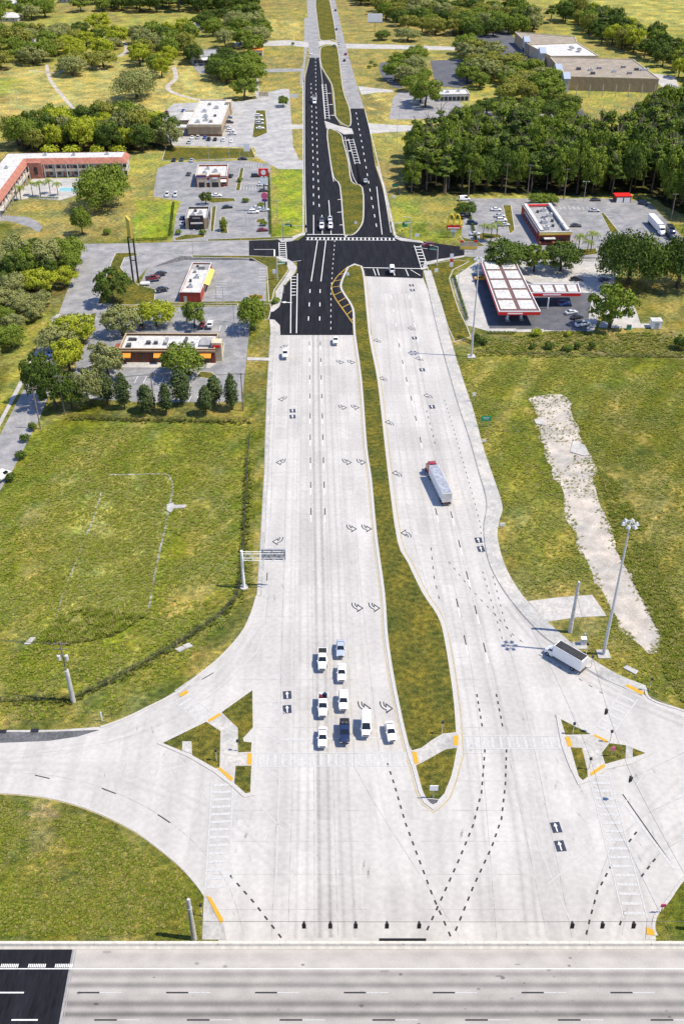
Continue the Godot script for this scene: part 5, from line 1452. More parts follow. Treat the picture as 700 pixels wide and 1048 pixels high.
func build_chicken() -> void:
	var o := thing("chicken_restaurant", "red and cream fast-food restaurant with white roof and twin entrance towers", "restaurant")
	var w := on_line(o, Vector3(-69.22,0,-473.37), Vector3(-54.43,0,-474.13))
	block(o, w, 19.0, 4.8, M.red_wall, M.roof_white, M.white_wall, 0.7)
	for q in [[0.19, 4.4, M.sign_purple], [0.62, 5.0, M.red_wall]]:
		part("entrance_tower", bx(Vector3(q[1], 6.0, 1.6)), M.cream, o, Vector3(w * q[0], 3.0, 0.55))
		part("tower_band", bx(Vector3(q[1] + 0.3, 0.9, 1.8)), q[2], o, Vector3(w * q[0], 5.2, 0.56))
		part("door", bx(Vector3(q[1] * 0.6, 2.4, 0.08)), M.window_glass, o, Vector3(w * q[0], 1.22, 1.39))
	windows(o, Vector3(w * 0.35, 0, 0), Vector3(w * 0.48, 0, 0), 1, 0.9, 1.8, 1.6, M.white_wall, Vector3.BACK)
	windows(o, Vector3(w * 0.8, 0, 0), Vector3(w, 0, 0), 1, 0.9, 1.8, 2.0, M.white_wall, Vector3.BACK)
	awning(o, Vector3(w * 0.30, 3.2, 0.02), Vector3(w * 0.48, 3.2, 0.02), Vector3.BACK, 1.2, 0.7, M.sign_white)
	awning(o, Vector3(w * 0.8, 3.2, 0.02), Vector3(w * 0.98, 3.2, 0.02), Vector3.BACK, 1.2, 0.7, M.sign_white)
	part("white_band", bx(Vector3(w + 0.1, 0.5, 0.1)), M.white_wall, o, Vector3(w / 2.0, 4.3, 0.06))
	part("sign_panel", bx(Vector3(2.4, 0.8, 0.12)), M.sign_white, o, Vector3(w * 0.62, 4.3, 1.42))
	rooftop_units(o, [[Vector3(4, 0, -6), Vector3(2.2, 1.2, 2.0), 0], [Vector3(9, 0, -9), Vector3(2.2, 1.2, 2.0), 0], [Vector3(11, 0, -4), Vector3(1.3, 0.8, 1.3), 1], [Vector3(5, 0, -14), Vector3(1.8, 1.0, 1.6), 0]], 4.1)
	windows(o, Vector3(w + 0.01, 0, -2), Vector3(w + 0.01, 0, -16), 4, 0.9, 1.8, 1.8, M.white_wall, Vector3.RIGHT)

func build_coffee() -> void:
	var o := thing("dark_restaurant", "dark brown fast-food building with pale roof beside the side street", "restaurant")
	var w := on_line(o, Vector3(-66.54,0,-414.64), Vector3(-57.19,0,-415.01))
	block(o, w, 15.0, 4.6, M.dark_brown, M.roof_white, M.roof_grey, 0.8)
	part("front_tower", bx(Vector3(w * 0.62, 5.8, 1.0)), M.dark_brown, o, Vector3(w * 0.52, 2.9, 0.3))
	part("tan_pier", bx(Vector3(1.4, 4.5, 0.5)), M.tan, o, Vector3(0.8, 2.25, 0.26))
	part("tan_pier", bx(Vector3(1.4, 4.5, 0.5)), M.tan, o, Vector3(w - 0.8, 2.25, 0.26))
	part("door", bx(Vector3(2.2, 2.4, 0.08)), M.window_glass, o, Vector3(w * 0.52, 1.22, 0.85))
	part("window", bx(Vector3(1.2, 1.6, 0.08)), M.window_glass, o, Vector3(w * 0.52 - 2.2, 1.5, 0.85))
	part("window", bx(Vector3(1.2, 1.6, 0.08)), M.window_glass, o, Vector3(w * 0.52 + 2.2, 1.5, 0.85))
	part("sign_panel", bx(Vector3(3.2, 0.6, 0.1)), M.roof_grey, o, Vector3(w * 0.52, 4.9, 0.86))
	awning(o, Vector3(w * 0.25, 3.1, 0.82), Vector3(w * 0.8, 3.1, 0.82), Vector3.BACK, 1.1, 0.2, M.roof_grey)
	rooftop_units(o, [[Vector3(3, 0, -5), Vector3(2.0, 1.2, 1.8), 0], [Vector3(6, 0, -8), Vector3(1.8, 1.1, 1.6), 0], [Vector3(3.5, 0, -11), Vector3(1.2, 0.8, 1.2), 2]], 3.8)
	windows(o, Vector3(w + 0.01, 0, -1), Vector3(w + 0.01, 0, -8), 2, 0.9, 1.8, 1.8, M.roof_grey, Vector3.RIGHT)

func build_red() -> void:
	var o := thing("red_shop", "long red-walled shop with pale roof and yellow side awning", "shop")
	var w := on_line(o, Vector3(-58.53,0,-337.28), Vector3(-51.05,0,-337.02))
	block(o, w, 29.0, 3.7, M.red_wall, M.roof_white, M.white_wall, 0.5)
	awning(o, Vector3(w + 0.02, 3.5, -9.0), Vector3(w + 0.02, 3.5, -24.0), Vector3.RIGHT, 1.8, 0.7, M.awning_yellow)
	windows(o, Vector3(w + 0.01, 0, -6), Vector3(w + 0.01, 0, -24), 5, 0.8, 1.8, 2.4, M.white_wall, Vector3.RIGHT)
	part("door", bx(Vector3(1.1, 2.2, 0.08)), M.white_wall, o, Vector3(w * 0.25, 1.12, 0.05))
	rooftop_units(o, [[Vector3(3, 0, -6), Vector3(1.8, 1.0, 1.6), 0], [Vector3(2.2, 0, -11), Vector3(0.8, 0.9, 0.8), 2], [Vector3(4, 0, -15), Vector3(1.8, 1.0, 1.6), 0], [Vector3(2.4, 0, -20), Vector3(1.0, 0.8, 1.0), 1], [Vector3(4.6, 0, -24), Vector3(2.2, 1.1, 1.8), 1], [Vector3(2.6, 0, -25.5), Vector3(0.8, 0.7, 0.8), 2]], 3.2)
	part("roof_band", bx(Vector3(w - 0.8, 0.08, 5.0)), M.roof_grey, o, Vector3(w / 2.0, 3.25, -25.8))

func build_brown() -> void:
	var o := thing("brown_restaurant", "brown restaurant with long white roof and orange awnings", "restaurant")
	var w := on_line(o, Vector3(-71.3,0,-288.72), Vector3(-40.66,0,-288.38))
	block(o, w, 11.5, 4.9, M.brown, M.roof_white, M.tan, 0.7)
	part("cornice", bx(Vector3(w + 0.3, 0.55, 0.35)), M.tan, o, Vector3(w / 2.0, 4.2, 0.18))
	# timber boards on the front
	for k in 26:
		part("plank", bx(Vector3(0.9, 3.2, 0.07 + 0.03 * (k % 2))), M.brick_red if k % 3 == 1 else M.brown, o, Vector3(0.7 + k * (w - 1.4) / 25.0, 1.7, 0.06))
	for q in [[0.02, 0.12], [0.36, 0.44], [0.84, 0.96]]:
		awning(o, Vector3(w * q[0], 3.6, 0.12), Vector3(w * q[1], 3.6, 0.12), Vector3.BACK, 1.5, 1.0, M.awning_orange)
		part("window", bx(Vector3(w * (q[1] - q[0]) * 0.8, 1.5, 0.08)), M.window_glass, o, Vector3(w * (q[0] + q[1]) / 2.0, 1.7, 0.16))
	awning(o, Vector3(w + 0.02, 3.6, -2.0), Vector3(w + 0.02, 3.6, -8.0), Vector3.RIGHT, 1.6, 1.0, M.awning_orange)
	part("entrance_tower", bx(Vector3(3.2, 6.4, 3.4)), M.cream, o, Vector3(w + 0.4, 3.2, -3.0))
	part("tower_sign", bx(Vector3(2.4, 1.0, 0.1)), M.sign_red, o, Vector3(w + 0.4, 5.2, -1.24))
	part("roof_well", bx(Vector3(4.0, 0.9, 5.6)), M.roof_grey, o, Vector3(w - 3.4, 4.65, -5.6))
	rooftop_units(o, [[Vector3(2.6, 0, -3), Vector3(1.4, 0.9, 1.6), 2], [Vector3(3.0, 0, -7.5), Vector3(2.6, 0.8, 0.8), 2], [Vector3(8.6, 0, -5), Vector3(1.4, 0.9, 1.2), 2], [Vector3(11, 0, -5), Vector3(1.2, 0.8, 1.0), 2], [Vector3(14.2, 0, -6), Vector3(1.0, 0.9, 4.0), 1], [Vector3(17, 0, -4), Vector3(1.8, 1.0, 1.6), 0], [Vector3(20.5, 0, -6.5), Vector3(0.9, 0.8, 4.2), 2], [Vector3(23, 0, -4), Vector3(1.8, 1.0, 1.6), 0]], 4.2)
	part("service_wing", bx(Vector3(2.4, 3.4, 6.0)), M.brick_red, o, Vector3(-1.22, 1.7, -4.0))

func build_station() -> void:
	var o := thing("station_canopy", "filling-station canopy with white roof panels and red and white fascia", "canopy")
	# outline of the main slab and its arm at 5.6 m
	var c := pl([52.88,-364.46,66,-364.76,67.94,-316.41,53.65,-316.41])
	var ar := pl([66.98,-340.39,85.64,-341.12,84.98,-332.59,67.32,-332.59])
	var h0 := 4.15
	var slab := Shape.new()
	slab.plate(grow(c, -0.25), h0 + 0.1, 5.35)
	slab.plate(grow(ar, -0.25), h0 + 0.1, 5.33)
	part("canopy_slab", slab.done(), M.canopy_joint, o)
	var rim := func(p: PackedVector2Array, k: int) -> void:
		var a := p[k]
		var b := p[(k + 1) % p.size()]
		var d := (b - a).normalized()
		var n := Vector2(d.y, -d.x) * 0.22
		var ring := PackedVector2Array([a, b, b - n, a - n])
		var s := Shape.new()
		s.plate(ring, h0, 5.28)
		part("red_fascia", s.done(), M.sign_red, o)
		s = Shape.new()
		s.plate(ring, 5.28, 5.6)
		part("white_fascia", s.done(), M.sign_white, o)
	for k in 4:
		rim.call(c, k)
		if k != 3:
			rim.call(ar, k)
	for q in [c, ar]:
		var a: Vector2 = q[2]
		var b: Vector2 = q[3]
		var mid := (a + b) / 2.0
		part("fascia_sign", bx(Vector3(a.distance_to(b) * 0.36, 0.4, 0.1)), M.sign_white, o, Vector3(mid.x - 1.5, 4.75, mid.y + 0.12), -atan2(b.y - a.y, b.x - a.x))
	# roof panels, two by five and four on the arm, gaps between them
	var grid := func(p: PackedVector2Array, nx: int, ny: int, y: float) -> void:
		for i in nx:
			for j in ny:
				var u0 := (i + 0.10) / nx
				var u1 := (i + 0.90) / nx
				var v0 := (j + 0.07) / ny
				var v1 := (j + 0.90) / ny
				var f := func(u: float, v: float) -> Vector2: return p[0].lerp(p[1], u).lerp(p[3].lerp(p[2], u), v)
				var s := Shape.new()
				s.plate(PackedVector2Array([f.call(u0, v0), f.call(u1, v0), f.call(u1, v1), f.call(u0, v1)]), y - 0.1, y)
				part("roof_panel", s.done(), M.roof_white, o)
	grid.call(grow4(c, 0.05), 2, 5, 5.5)
	grid.call(grow4(ar, 0.06), 4, 1, 5.48)
	# columns, islands with pumps
	for q in [Vector3(58.18,0,-334.66), Vector3(63.59,0,-335.53), Vector3(57.54,0,-349.04), Vector3(63.14,0,-349.97), Vector3(73.46,0,-331.2)]:
		part("column", bx(Vector3(0.45, h0 + 0.05, 0.45)), M.sign_white, o, q + Vector3(0, h0 / 2.0, 0))
	for q in [Vector3(57.86,0,-321.98), Vector3(62.77,0,-322.81), Vector3(57.59,0,-335.53), Vector3(63.01,0,-336.4)]:
		var p := thing("fuel_pump", "red and white fuel pump on a kerb under the station canopy", "fuel pump", q, 0.0, "pumps under the filling-station canopy")
		part("island_kerb", bx(Vector3(1.4, 0.2, 3.6)), M.pavement, p, Vector3(0, 0.1, 0))
		part("cabinet", bx(Vector3(0.7, 1.7, 1.1)), M.sign_white, p, Vector3(0, 1.05, 0))
		part("cabinet_top", bx(Vector3(0.8, 0.4, 1.2)), M.sign_red, p, Vector3(0, 2.1, 0))
		part("display", bx(Vector3(0.04, 0.4, 0.6)), M.glass, p, Vector3(0.37, 1.45, 0))
		part("hose", tb(Vector3(0.3, 1.3, 0.58), Vector3(0.3, 0.5, 0.66), 0.04, 0.04, 6), M.plastic_black, p)

func grow4(p: PackedVector2Array, inset: float) -> PackedVector2Array:
	var mid := (p[0] + p[1] + p[2] + p[3]) / 4.0
	var o := PackedVector2Array()
	for q in p:
		o.append(q.lerp(mid, inset))
	return o

func build_burger() -> void:
	var o := thing("burger_restaurant", "fast-food restaurant with white roof parapets, red walls and yellow front band", "restaurant")
	var a: Vector3 = Vector3(81.04,0,-397.34)
	var b: Vector3 = Vector3(93.86,0,-399.05)
	var w := on_line(o, a, b)
	# the building runs back to the left: sheared plan squared off by turning it
	var d := 36.0
	o.rotation.y = 0.055
	block(o, w, d, 4.6, M.red_wall, M.roof_grey, M.white_wall, 0.9)
	part("roof_beam", bx(Vector3(1.4, 1.1, d - 2)), M.roof_white, o, Vector3(1.1, 4.75, -d / 2.0))
	part("roof_beam", bx(Vector3(1.4, 1.1, d - 2)), M.roof_white, o, Vector3(w - 1.1, 4.75, -d / 2.0))
	part("red_stripe", bx(Vector3(w - 3, 0.5, 1.0)), M.sign_red, o, Vector3(w / 2.0, 4.4, -d + 1.2))
	part("front_band", bx(Vector3(w + 0.5, 1.0, 0.8)), M.awning_yellow, o, Vector3(w / 2.0, 4.2, 0.42))
	part("front_cap", bx(Vector3(w + 0.5, 0.3, 0.8)), M.white_wall, o, Vector3(w / 2.0, 4.86, 0.42))
	for k in 5:
		part("window", bx(Vector3(w / 5.0 - 0.5, 2.2, 0.08)), M.window_glass, o, Vector3((k + 0.5) * w / 5.0, 1.6, 0.05))
	part("brick_plinth", bx(Vector3(w + 0.1, 0.9, 2.0)), M.brick_red, o, Vector3(w / 2.0, 0.45, 1.05))
	part("play_awning", bx(Vector3(4.6, 0.3, 2.6)), M.white_wall, o, Vector3(w * 0.3, 2.6, 1.4))
	for k in 7:
		part("window", bx(Vector3(0.08, 1.9, 2.6)), M.window_glass, o, Vector3(-0.05, 1.7, -3.0 - k * 4.4))
	part("side_band", bx(Vector3(0.3, 0.7, d * 0.7)), M.white_wall, o, Vector3(-0.16, 3.5, -d * 0.45))
	rooftop_units(o, [[Vector3(4, 0, -6), Vector3(2.2, 1.3, 2.0), 0], [Vector3(7.5, 0, -9), Vector3(1.0, 0.9, 1.0), 2], [Vector3(5, 0, -14), Vector3(2.4, 1.3, 2.2), 0], [Vector3(8.6, 0, -15), Vector3(1.0, 1.0, 1.0), 2], [Vector3(6, 0, -20), Vector3(1.4, 0.9, 1.4), 1], [Vector3(9, 0, -22), Vector3(2.2, 1.2, 2.0), 0], [Vector3(5, 0, -27), Vector3(1.0, 0.9, 1.0), 2], [Vector3(8, 0, -29), Vector3(2.0, 1.1, 1.8), 0]], 3.7)
	# bin enclosure
	var e := thing("bin_enclosure", "red-roofed bin enclosure with white gates at the car-park edge", "enclosure")
	var ew := on_line(e, Vector3(124.46,0,-449.48), Vector3(131.43,0,-449.76))
	part("wall", bx(Vector3(ew, 2.6, 4.6)), M.brick_red, e, Vector3(ew / 2.0, 1.3, -2.5))
	part("roof", bx(Vector3(ew + 0.4, 0.4, 4.9)), M.sign_red, e, Vector3(ew / 2.0, 2.81, -2.5))
	for k in 2:
		part("gate", bx(Vector3(ew * 0.4, 2.2, 0.12)), M.white_paint, e, Vector3(ew * (0.26 + k * 0.48), 1.15, -0.12))

func build_plaza() -> void:
	var o := thing("shopping_centre", "long low shopping centre with tan walls and blue-grey shopfront gables", "shopping centre")
	var w := on_line(o, Vector3(143.09,0,-655.3), Vector3(197.24,0,-656.61))
	var sh := func(h: float, poly: PackedVector2Array, wall: Material, roof: Material) -> void:
		var s := Shape.new()
		s.plate(poly, 0.0, h)
		part("wall", s.done(), wall, o)
		s = Shape.new()
		s.sheet(grow(poly, -0.5), h + 0.01)
		part("roof", s.done(), roof, o)
		var ringed := poly.duplicate()
		ringed.append(poly[0])
		var cap := Shape.new()
		for k in poly.size():
			var p := poly[k]
			var q := poly[(k + 1) % poly.size()]
			var dd := (q - p).normalized()
			var nn2 := Vector2(-dd.y, dd.x) * 0.25
			cap.plate(PackedVector2Array([p + nn2, q + nn2, q - nn2, p - nn2]), h - 0.1, h + 0.5)
		part("parapet", cap.done(), M.cream, o)
	var inv := o.transform.affine_inverse()
	var loc := func(a: Array) -> PackedVector2Array:
		var p := PackedVector2Array()
		for k in range(0, a.size(), 2):
			var q: Vector3 = inv * Vector3(a[k], 0, a[k + 1])
			p.append(Vector2(q.x, q.z))
		return p
	sh.call(8.0, loc.call([143.06,-735.46,197.89,-728.83,199.94,-667.9,143.26,-675.02]), M.tan, M.roof_tan)
	sh.call(7.0, loc.call([136.35,-787.02,172.79,-794.58,178.34,-745.93,145.15,-744.9]), M.cream, M.roof_white)
	sh.call(7.4, loc.call([133.33,-836.15,175.35,-815.68,172.58,-793.8,135.83,-786.23]), M.tan, M.roof_tan)
	for q in [[Vector3(140.38,0,-754.45), 10.0], [Vector3(135.68,0,-796.59), 9.0], [Vector3(141.5,0,-698.16), 12.0], [Vector3(142,0,-672.7), 10.0]]:
		var gp: Vector3 = inv * (q[0] as Vector3)
		var s := Shape.new()
		var hw: float = q[1] / 2.0
		s.box(gp + Vector3(0, 4.2, 0), Vector3(3.0, 8.4, hw * 2.0))
		part("shopfront", s.done(), M.white_wall, o)
		s = Shape.new()
		for e in [1.0]:
			s.quad(gp + Vector3(-2.2, 8.4, hw + 0.5), gp + Vector3(2.2, 8.4, hw + 0.5), gp + Vector3(2.2, 11.4, 0), gp + Vector3(-2.2, 11.4, 0))
			s.quad(gp + Vector3(2.2, 8.4, -hw - 0.5), gp + Vector3(-2.2, 8.4, -hw - 0.5), gp + Vector3(-2.2, 11.4, 0), gp + Vector3(2.2, 11.4, 0))
			s.tri(gp + Vector3(-2.0, 8.4, -hw), gp + Vector3(-2.0, 8.4, hw), gp + Vector3(-2.0, 11.3, 0))
			s.tri(gp + Vector3(2.0, 8.4, hw), gp + Vector3(2.0, 8.4, -hw), gp + Vector3(2.0, 11.3, 0))
		part("gable_roof", s.done(), M.paint_blue_grey, o)
		part("shop_window", bx(Vector3(0.1, 3.0, hw * 1.5)), M.window_glass, o, gp + Vector3(-1.56, 2.0, 0))
	for k in 7:
		part("wall_panel", bx(Vector3(0.5, 7.4, 0.25)), M.cream, o, Vector3(3.0 + k * (w - 5.0) / 6.0, 3.7, 0.2))
	var units := []
	var u := RandomNumberGenerator.new()
	u.seed = 3
	for k in 10:
		units.append([inv * (Vector3(153.2,8,-694.17) + Vector3(u.randf() * 46.0, 0, u.randf_range(-10, 12))) * Vector3(1, 0, 1), Vector3(2.6, 1.4, 2.2), k % 3])
	for k in 5:
		units.append([inv * (Vector3(156.63,7,-765.09) + Vector3(u.randf() * 20.0, 0, u.randf_range(-8, 8))) * Vector3(1, 0, 1), Vector3(2.4, 1.2, 2.0), k % 2])
	rooftop_units(o, units, 7.9)

func build_far_buildings() -> void:
	var o := thing("small_shop", "small white metal-roofed building with glazed front behind trees", "building")
	var w := on_line(o, Vector3(59.61,0,-643.71), Vector3(78.41,0,-644.98))
	block(o, w, 14.0, 4.2, M.white_wall, M.roof_white, M.white_wall, 0.3)
	windows(o, Vector3(0.5, 0, 0), Vector3(w - 0.5, 0, 0), 7, 0.5, 2.4, 2.0, M.white_wall, Vector3.BACK)
	rooftop_units(o, [[Vector3(6, 0, -6), Vector3(2, 1, 1.6), 0], [Vector3(13, 0, -8), Vector3(2, 1, 1.6), 0]], 3.9)
	o = thing("roadside_restaurant", "far grey-roofed restaurant with a red corner among oaks", "restaurant")
	w = on_line(o, Vector3(-105.81,0,-754.45), Vector3(-79.46,0,-761.19))
	block(o, w, 24.0, 5.0, M.white_wall, M.roof_grey, M.white_wall, 0.5)
	part("red_corner", bx(Vector3(5.0, 6.4, 5.0)), M.sign_red, o, Vector3(w - 6.0, 3.2, 0.6))
	windows(o, Vector3(1, 0, 0), Vector3(w - 10.0, 0, 0), 6, 0.8, 2.2, 2.4, M.white_wall, Vector3.BACK)
	part("canopy", bx(Vector3(9.0, 0.5, 7.0)), M.sign_white, o, Vector3(w * 0.4, 4.0, 4.0))
	for q in [Vector3(w * 0.4 - 3.6, 1.9, 6.6), Vector3(w * 0.4 + 3.6, 1.9, 6.6)]:
		part("canopy_post", bx(Vector3(0.3, 3.8, 0.3)), M.white_wall, o, q)
	o = thing("orange_shop", "far small shop with a bright orange front beside the trees", "shop")
	w = on_line(o, Vector3(-68.53,0,-782.09), Vector3(-57.82,0,-782.09))
	block(o, w, 9.0, 4.4, M.cream, M.awning_orange, M.awning_orange, 0.2)
	windows(o, Vector3(0.5, 0, 0), Vector3(w - 0.5, 0, 0), 4, 0.8, 1.8, 1.8, M.white_wall, Vector3.BACK)
	for q in [[Vector3(-294.81,0,-932.29), Vector3(-276.43,0,-932.29), "far white house with grey hip roof at the upper left", 13.0, M.roof_white], [Vector3(-305.83,0,-1005.47), Vector3(-293,0,-1011.09), "far pale house standing among trees above the white house", 12.0, M.roof_white], [Vector3(-266.05,0,-1034.17), Vector3(-253.21,0,-1034.17), "far small house with pale roof beyond the oaks", 11.0, M.roof_grey], [Vector3(-219.04,0,-1028.31), Vector3(-206.27,0,-1028.31), "far low house with light roof near the distant field", 10.0, M.roof_white], [Vector3(-233.58,0,-819.25), Vector3(-225.6,0,-823.14), "far grey outbuilding half hidden under the left trees", 8.0, M.roof_grey], [Vector3(-119.88,0,-881.25), Vector3(-112.16,0,-890.15), "far pale barn at the field's right edge", 11.0, M.roof_white], [Vector3(-69.24,0,-872.5), Vector3(-59.8,0,-872.5), "far grey-roofed house beside the highway's left verge", 10.0, M.roof_grey]]:
		var hs := thing("house", q[2], "house", Vector3.ZERO, 0.0, "far houses among the trees")
		var hw := on_line(hs, q[0], q[1])
		var hd: float = q[3]
		part("wall", bx(Vector3(hw, 3.2, hd)), M.white_wall, hs, Vector3(hw / 2.0, 1.6, -hd / 2.0))
		var s := Shape.new()
		var e := 0.7
		var r0 := Vector3(hw * 0.25, 6.2, -hd / 2.0)
		var r1 := Vector3(hw * 0.75, 6.2, -hd / 2.0)
		var c0 := Vector3(-e, 3.1, e)
		var c1 := Vector3(hw + e, 3.1, e)
		var c2 := Vector3(hw + e, 3.1, -hd - e)
		var c3 := Vector3(-e, 3.1, -hd - e)
		s.quad(c0, c1, r1, r0)
		s.quad(c2, c3, r0, r1)
		s.tri(c1, c2, r1)
		s.tri(c3, c0, r0)
		part("roof", s.done(), q[4], hs)
		for k in 3:
			var wn := part("window", bx(Vector3(1.6, 1.3, 0.1)), M.white_paint, hs, Vector3(hw * (0.2 + 0.3 * k), 1.7, 0.06))
			part("pane", bx(Vector3(1.4, 1.1, 0.06)), M.window_glass, wn, Vector3(0, 0, 0.04))

# ---------------------------------------------------------------- vehicles (forward is +x)
const CARS := {
	"sedan": {"top": [[-2.35, 0.62], [-2.3, 0.95], [-1.7, 1.0], [0.9, 0.98], [1.9, 0.86], [2.25, 0.7], [2.35, 0.5]], "w": 0.91, "g": [0.95, 0.2, -1.0, -1.75], "roof": 1.45, "wheels": [1.42, -1.38], "r": 0.33},
	"suv": {"top": [[-2.35, 0.7], [-2.32, 1.08], [-1.8, 1.1], [1.0, 1.08], [2.0, 1.0], [2.3, 0.85], [2.38, 0.55]], "w": 0.95, "g": [1.05, 0.45, -1.85, -2.22], "roof": 1.74, "wheels": [1.45, -1.4], "r": 0.37},
	"pickup": {"top": [[-2.85, 0.7], [-2.84, 1.1], [-0.9, 1.12], [1.2, 1.15], [2.4, 1.08], [2.7, 0.9], [2.78, 0.55]], "w": 0.99, "g": [1.25, 0.6, -0.62, -0.85], "roof": 1.86, "wheels": [1.8, -1.75], "r": 0.41},
	"van": {"top": [[-2.65, 0.7], [-2.64, 1.15], [-2.0, 1.2], [1.6, 1.2], [2.35, 1.02], [2.6, 0.85], [2.66, 0.5]], "w": 1.0, "g": [1.75, 1.0, -2.5, -2.62], "roof": 2.2, "wheels": [1.7, -1.65], "r": 0.37},
}

func car_meshes(kind: String) -> Dictionary:
	if cache.has(kind):
		return cache[kind]
	var p: Dictionary = CARS[kind]
	var d := {}
	var w: float = p.w
	var s := Shape.new()
	var rows := []
	for q in p.top:
		var x: float = q[0]
		var y: float = q[1]
		var e := w * (0.86 if x > 2.25 or x < -2.8 or (x < -2.33 and kind != "pickup") else 0.96 if absf(x) > 2.0 else 1.0)
		var row := []
		for c in [[-0.93, 0.0], [-1.0, 0.25], [-1.0, 0.62], [-0.95, 0.93], [-0.8, 1.0], [0.0, 1.03], [0.8, 1.0], [0.95, 0.93], [1.0, 0.62], [1.0, 0.25], [0.93, 0.0]]:
			row.append(Vector3(x, lerpf(0.24, y, c[1]), c[0] * e))
		rows.append(row)
	s.loft(rows)
	d["body"] = s.done()
	var g: Array = p.g
	var belt := 0.97 if kind == "sedan" else 1.08 if kind == "suv" else 1.12 if kind == "pickup" else 1.2
	var wb := w * 0.9
	var wt := w * 0.74
	var yr: float = p.roof - 0.04
	var A := Vector3(g[0], belt, -wb)
	var B := Vector3(g[0], belt, wb)
	var C := Vector3(g[3], belt, wb)
	var D := Vector3(g[3], belt, -wb)
	var a := Vector3(g[1], yr, -wt)
	var b := Vector3(g[1], yr, wt)
	var c2 := Vector3(g[2], yr, wt)
	var d2 := Vector3(g[2], yr, -wt)
	s = Shape.new(); s.quad(B, A, a, b); d["windscreen"] = s.done()
	s = Shape.new(); s.quad(D, C, c2, d2); d["rear_window"] = s.done()
	s = Shape.new(); s.quad(C, B, b, c2); d["side_window"] = s.done()
	s = Shape.new(); s.quad(A, D, d2, a); d["side_window_b"] = s.done()
	s = Shape.new()
	var e := 0.05
	s.loft([[d2 + Vector3(-e, -0.03, -e), d2 + Vector3(0, 0.05, 0.12), c2 + Vector3(0, 0.05, -0.12), c2 + Vector3(-e, -0.03, e)], [a.lerp(d2, 0.5) + Vector3(0, 0.0, -e), a.lerp(d2, 0.5) + Vector3(0, 0.08, 0.12), b.lerp(c2, 0.5) + Vector3(0, 0.08, -0.12), b.lerp(c2, 0.5) + Vector3(0, 0.0, e)], [a + Vector3(e, -0.03, -e), a + Vector3(0, 0.05, 0.12), b + Vector3(0, 0.05, -0.12), b + Vector3(e, -0.03, e)]], false)
	for q in [[A, a], [B, b], [C, c2], [D, d2], [A.lerp(D, 0.45), a.lerp(d2, 0.45)], [B.lerp(C, 0.45), b.lerp(c2, 0.45)]]:
		s.tube(q[0], q[1], 0.055, 0.05, 5, false)
	if kind == "van":     # closed panels behind the front doors
		for z in [[C, B, b, c2], [D, A, a, d2]]:
			var p0: Vector3 = z[0].lerp(z[1], 0.62)
			var p1: Vector3 = z[3].lerp(z[2], 0.62)
			var o := Vector3(0, 0, 0.02 if z[0].z > 0 else -0.02)
			if z[0].z > 0:
				s.quad(z[0] + o, p0 + o, p1 + o, z[3] + o)
			else:
				s.quad(p0 + o, z[0] + o, z[3] + o, p1 + o)
	d["roof"] = s.done()
	s = Shape.new(); s.tube(Vector3(0, 0, -0.11), Vector3(0, 0, 0.11), p.r, p.r, 14); d["tyre"] = s.done()
	s = Shape.new(); s.tube(Vector3(0, 0, -0.12), Vector3(0, 0, 0.12), p.r * 0.62, p.r * 0.62, 10); d["rim"] = s.done()
	s = Shape.new(); s.box(Vector3.ZERO, Vector3(0.12, 0.14, 0.36)); d["lamp"] = s.done()
	s = Shape.new(); s.box(Vector3.ZERO, Vector3(0.2, 0.14, 0.12)); d["mirror"] = s.done()
	s = Shape.new(); s.box(Vector3.ZERO, Vector3(0.1, 0.24, w * 1.1)); d["grille"] = s.done()
	cache[kind] = d
	return d

func add_car(kind: String, colour: String, at: Vector3, turn: float, label: String, group := "", small := false) -> Node3D:
	var names := {"sedan": "sedan_car", "suv": "sport_utility_car", "pickup": "pickup_truck", "van": "delivery_van"}
	var cats := {"sedan": "car", "suv": "car", "pickup": "pickup truck", "van": "van"}
	var o := thing(names[kind], label, cats[kind], Vector3(at.x, maxf(at.y, ROAD_Y + 0.01), at.z), turn, group)
	var d := car_meshes(kind)
	var p: Dictionary = CARS[kind]
	var m: Material = M["paint_" + colour]
	part("body", d.body, m, o)
	part("roof", d.roof, m, o)
	for k in ["windscreen", "rear_window", "side_window", "side_window_b"]:
		part(k.replace("_b", "") if k == "side_window_b" else k, d[k], M.glass, o)
	for x in p.wheels:
		for z in [-1.0, 1.0]:
			var wh := part("wheel", d.tyre, M.tyre, o, Vector3(x, p.r, z * (p.w - 0.1)))
			if not small:
				part("rim", d.rim, M.rim, wh)
	var front: float = p.top[-1][0]
	var back: float = p.top[0][0]
	if not small:
		for z in [-1.0, 1.0]:
			part("headlight", d.lamp, M.headlight, o, Vector3(front - 0.08, 0.66, z * p.w * 0.66))
			part("tail_light", d.lamp, M.taillight, o, Vector3(back + 0.03, 0.82, z * p.w * 0.72))
			part("mirror", d.mirror, m, o, Vector3(p.g[0] - 0.25, 1.12, z * (p.w + 0.08)))
		part("grille", d.grille, M.plastic_black, o, Vector3(front + 0.0, 0.5, 0))
		part("number_plate", bx(Vector3(0.04, 0.12, 0.32)), M.sign_white, o, Vector3(back - 0.02, 0.6, 0))
	if kind == "pickup":
		var s := "pickup_bed"
		if not cache.has(s):
			var q := Shape.new()
			q.box(Vector3(-1.87, 1.15, 0), Vector3(1.86, 0.06, 1.66))
			cache[s] = q.done()
			q = Shape.new()
			for z in [-0.9, 0.9]:
				q.box(Vector3(-1.87, 1.2, z), Vector3(1.9, 0.2, 0.08))
			q.box(Vector3(-2.78, 1.2, 0), Vector3(0.1, 0.2, 1.58))
			cache["pickup_rail"] = q.done()
		part("bed_liner", cache[s], M.tyre, o)
		part("bed_rail", cache["pickup_rail"], m, o)
	return o

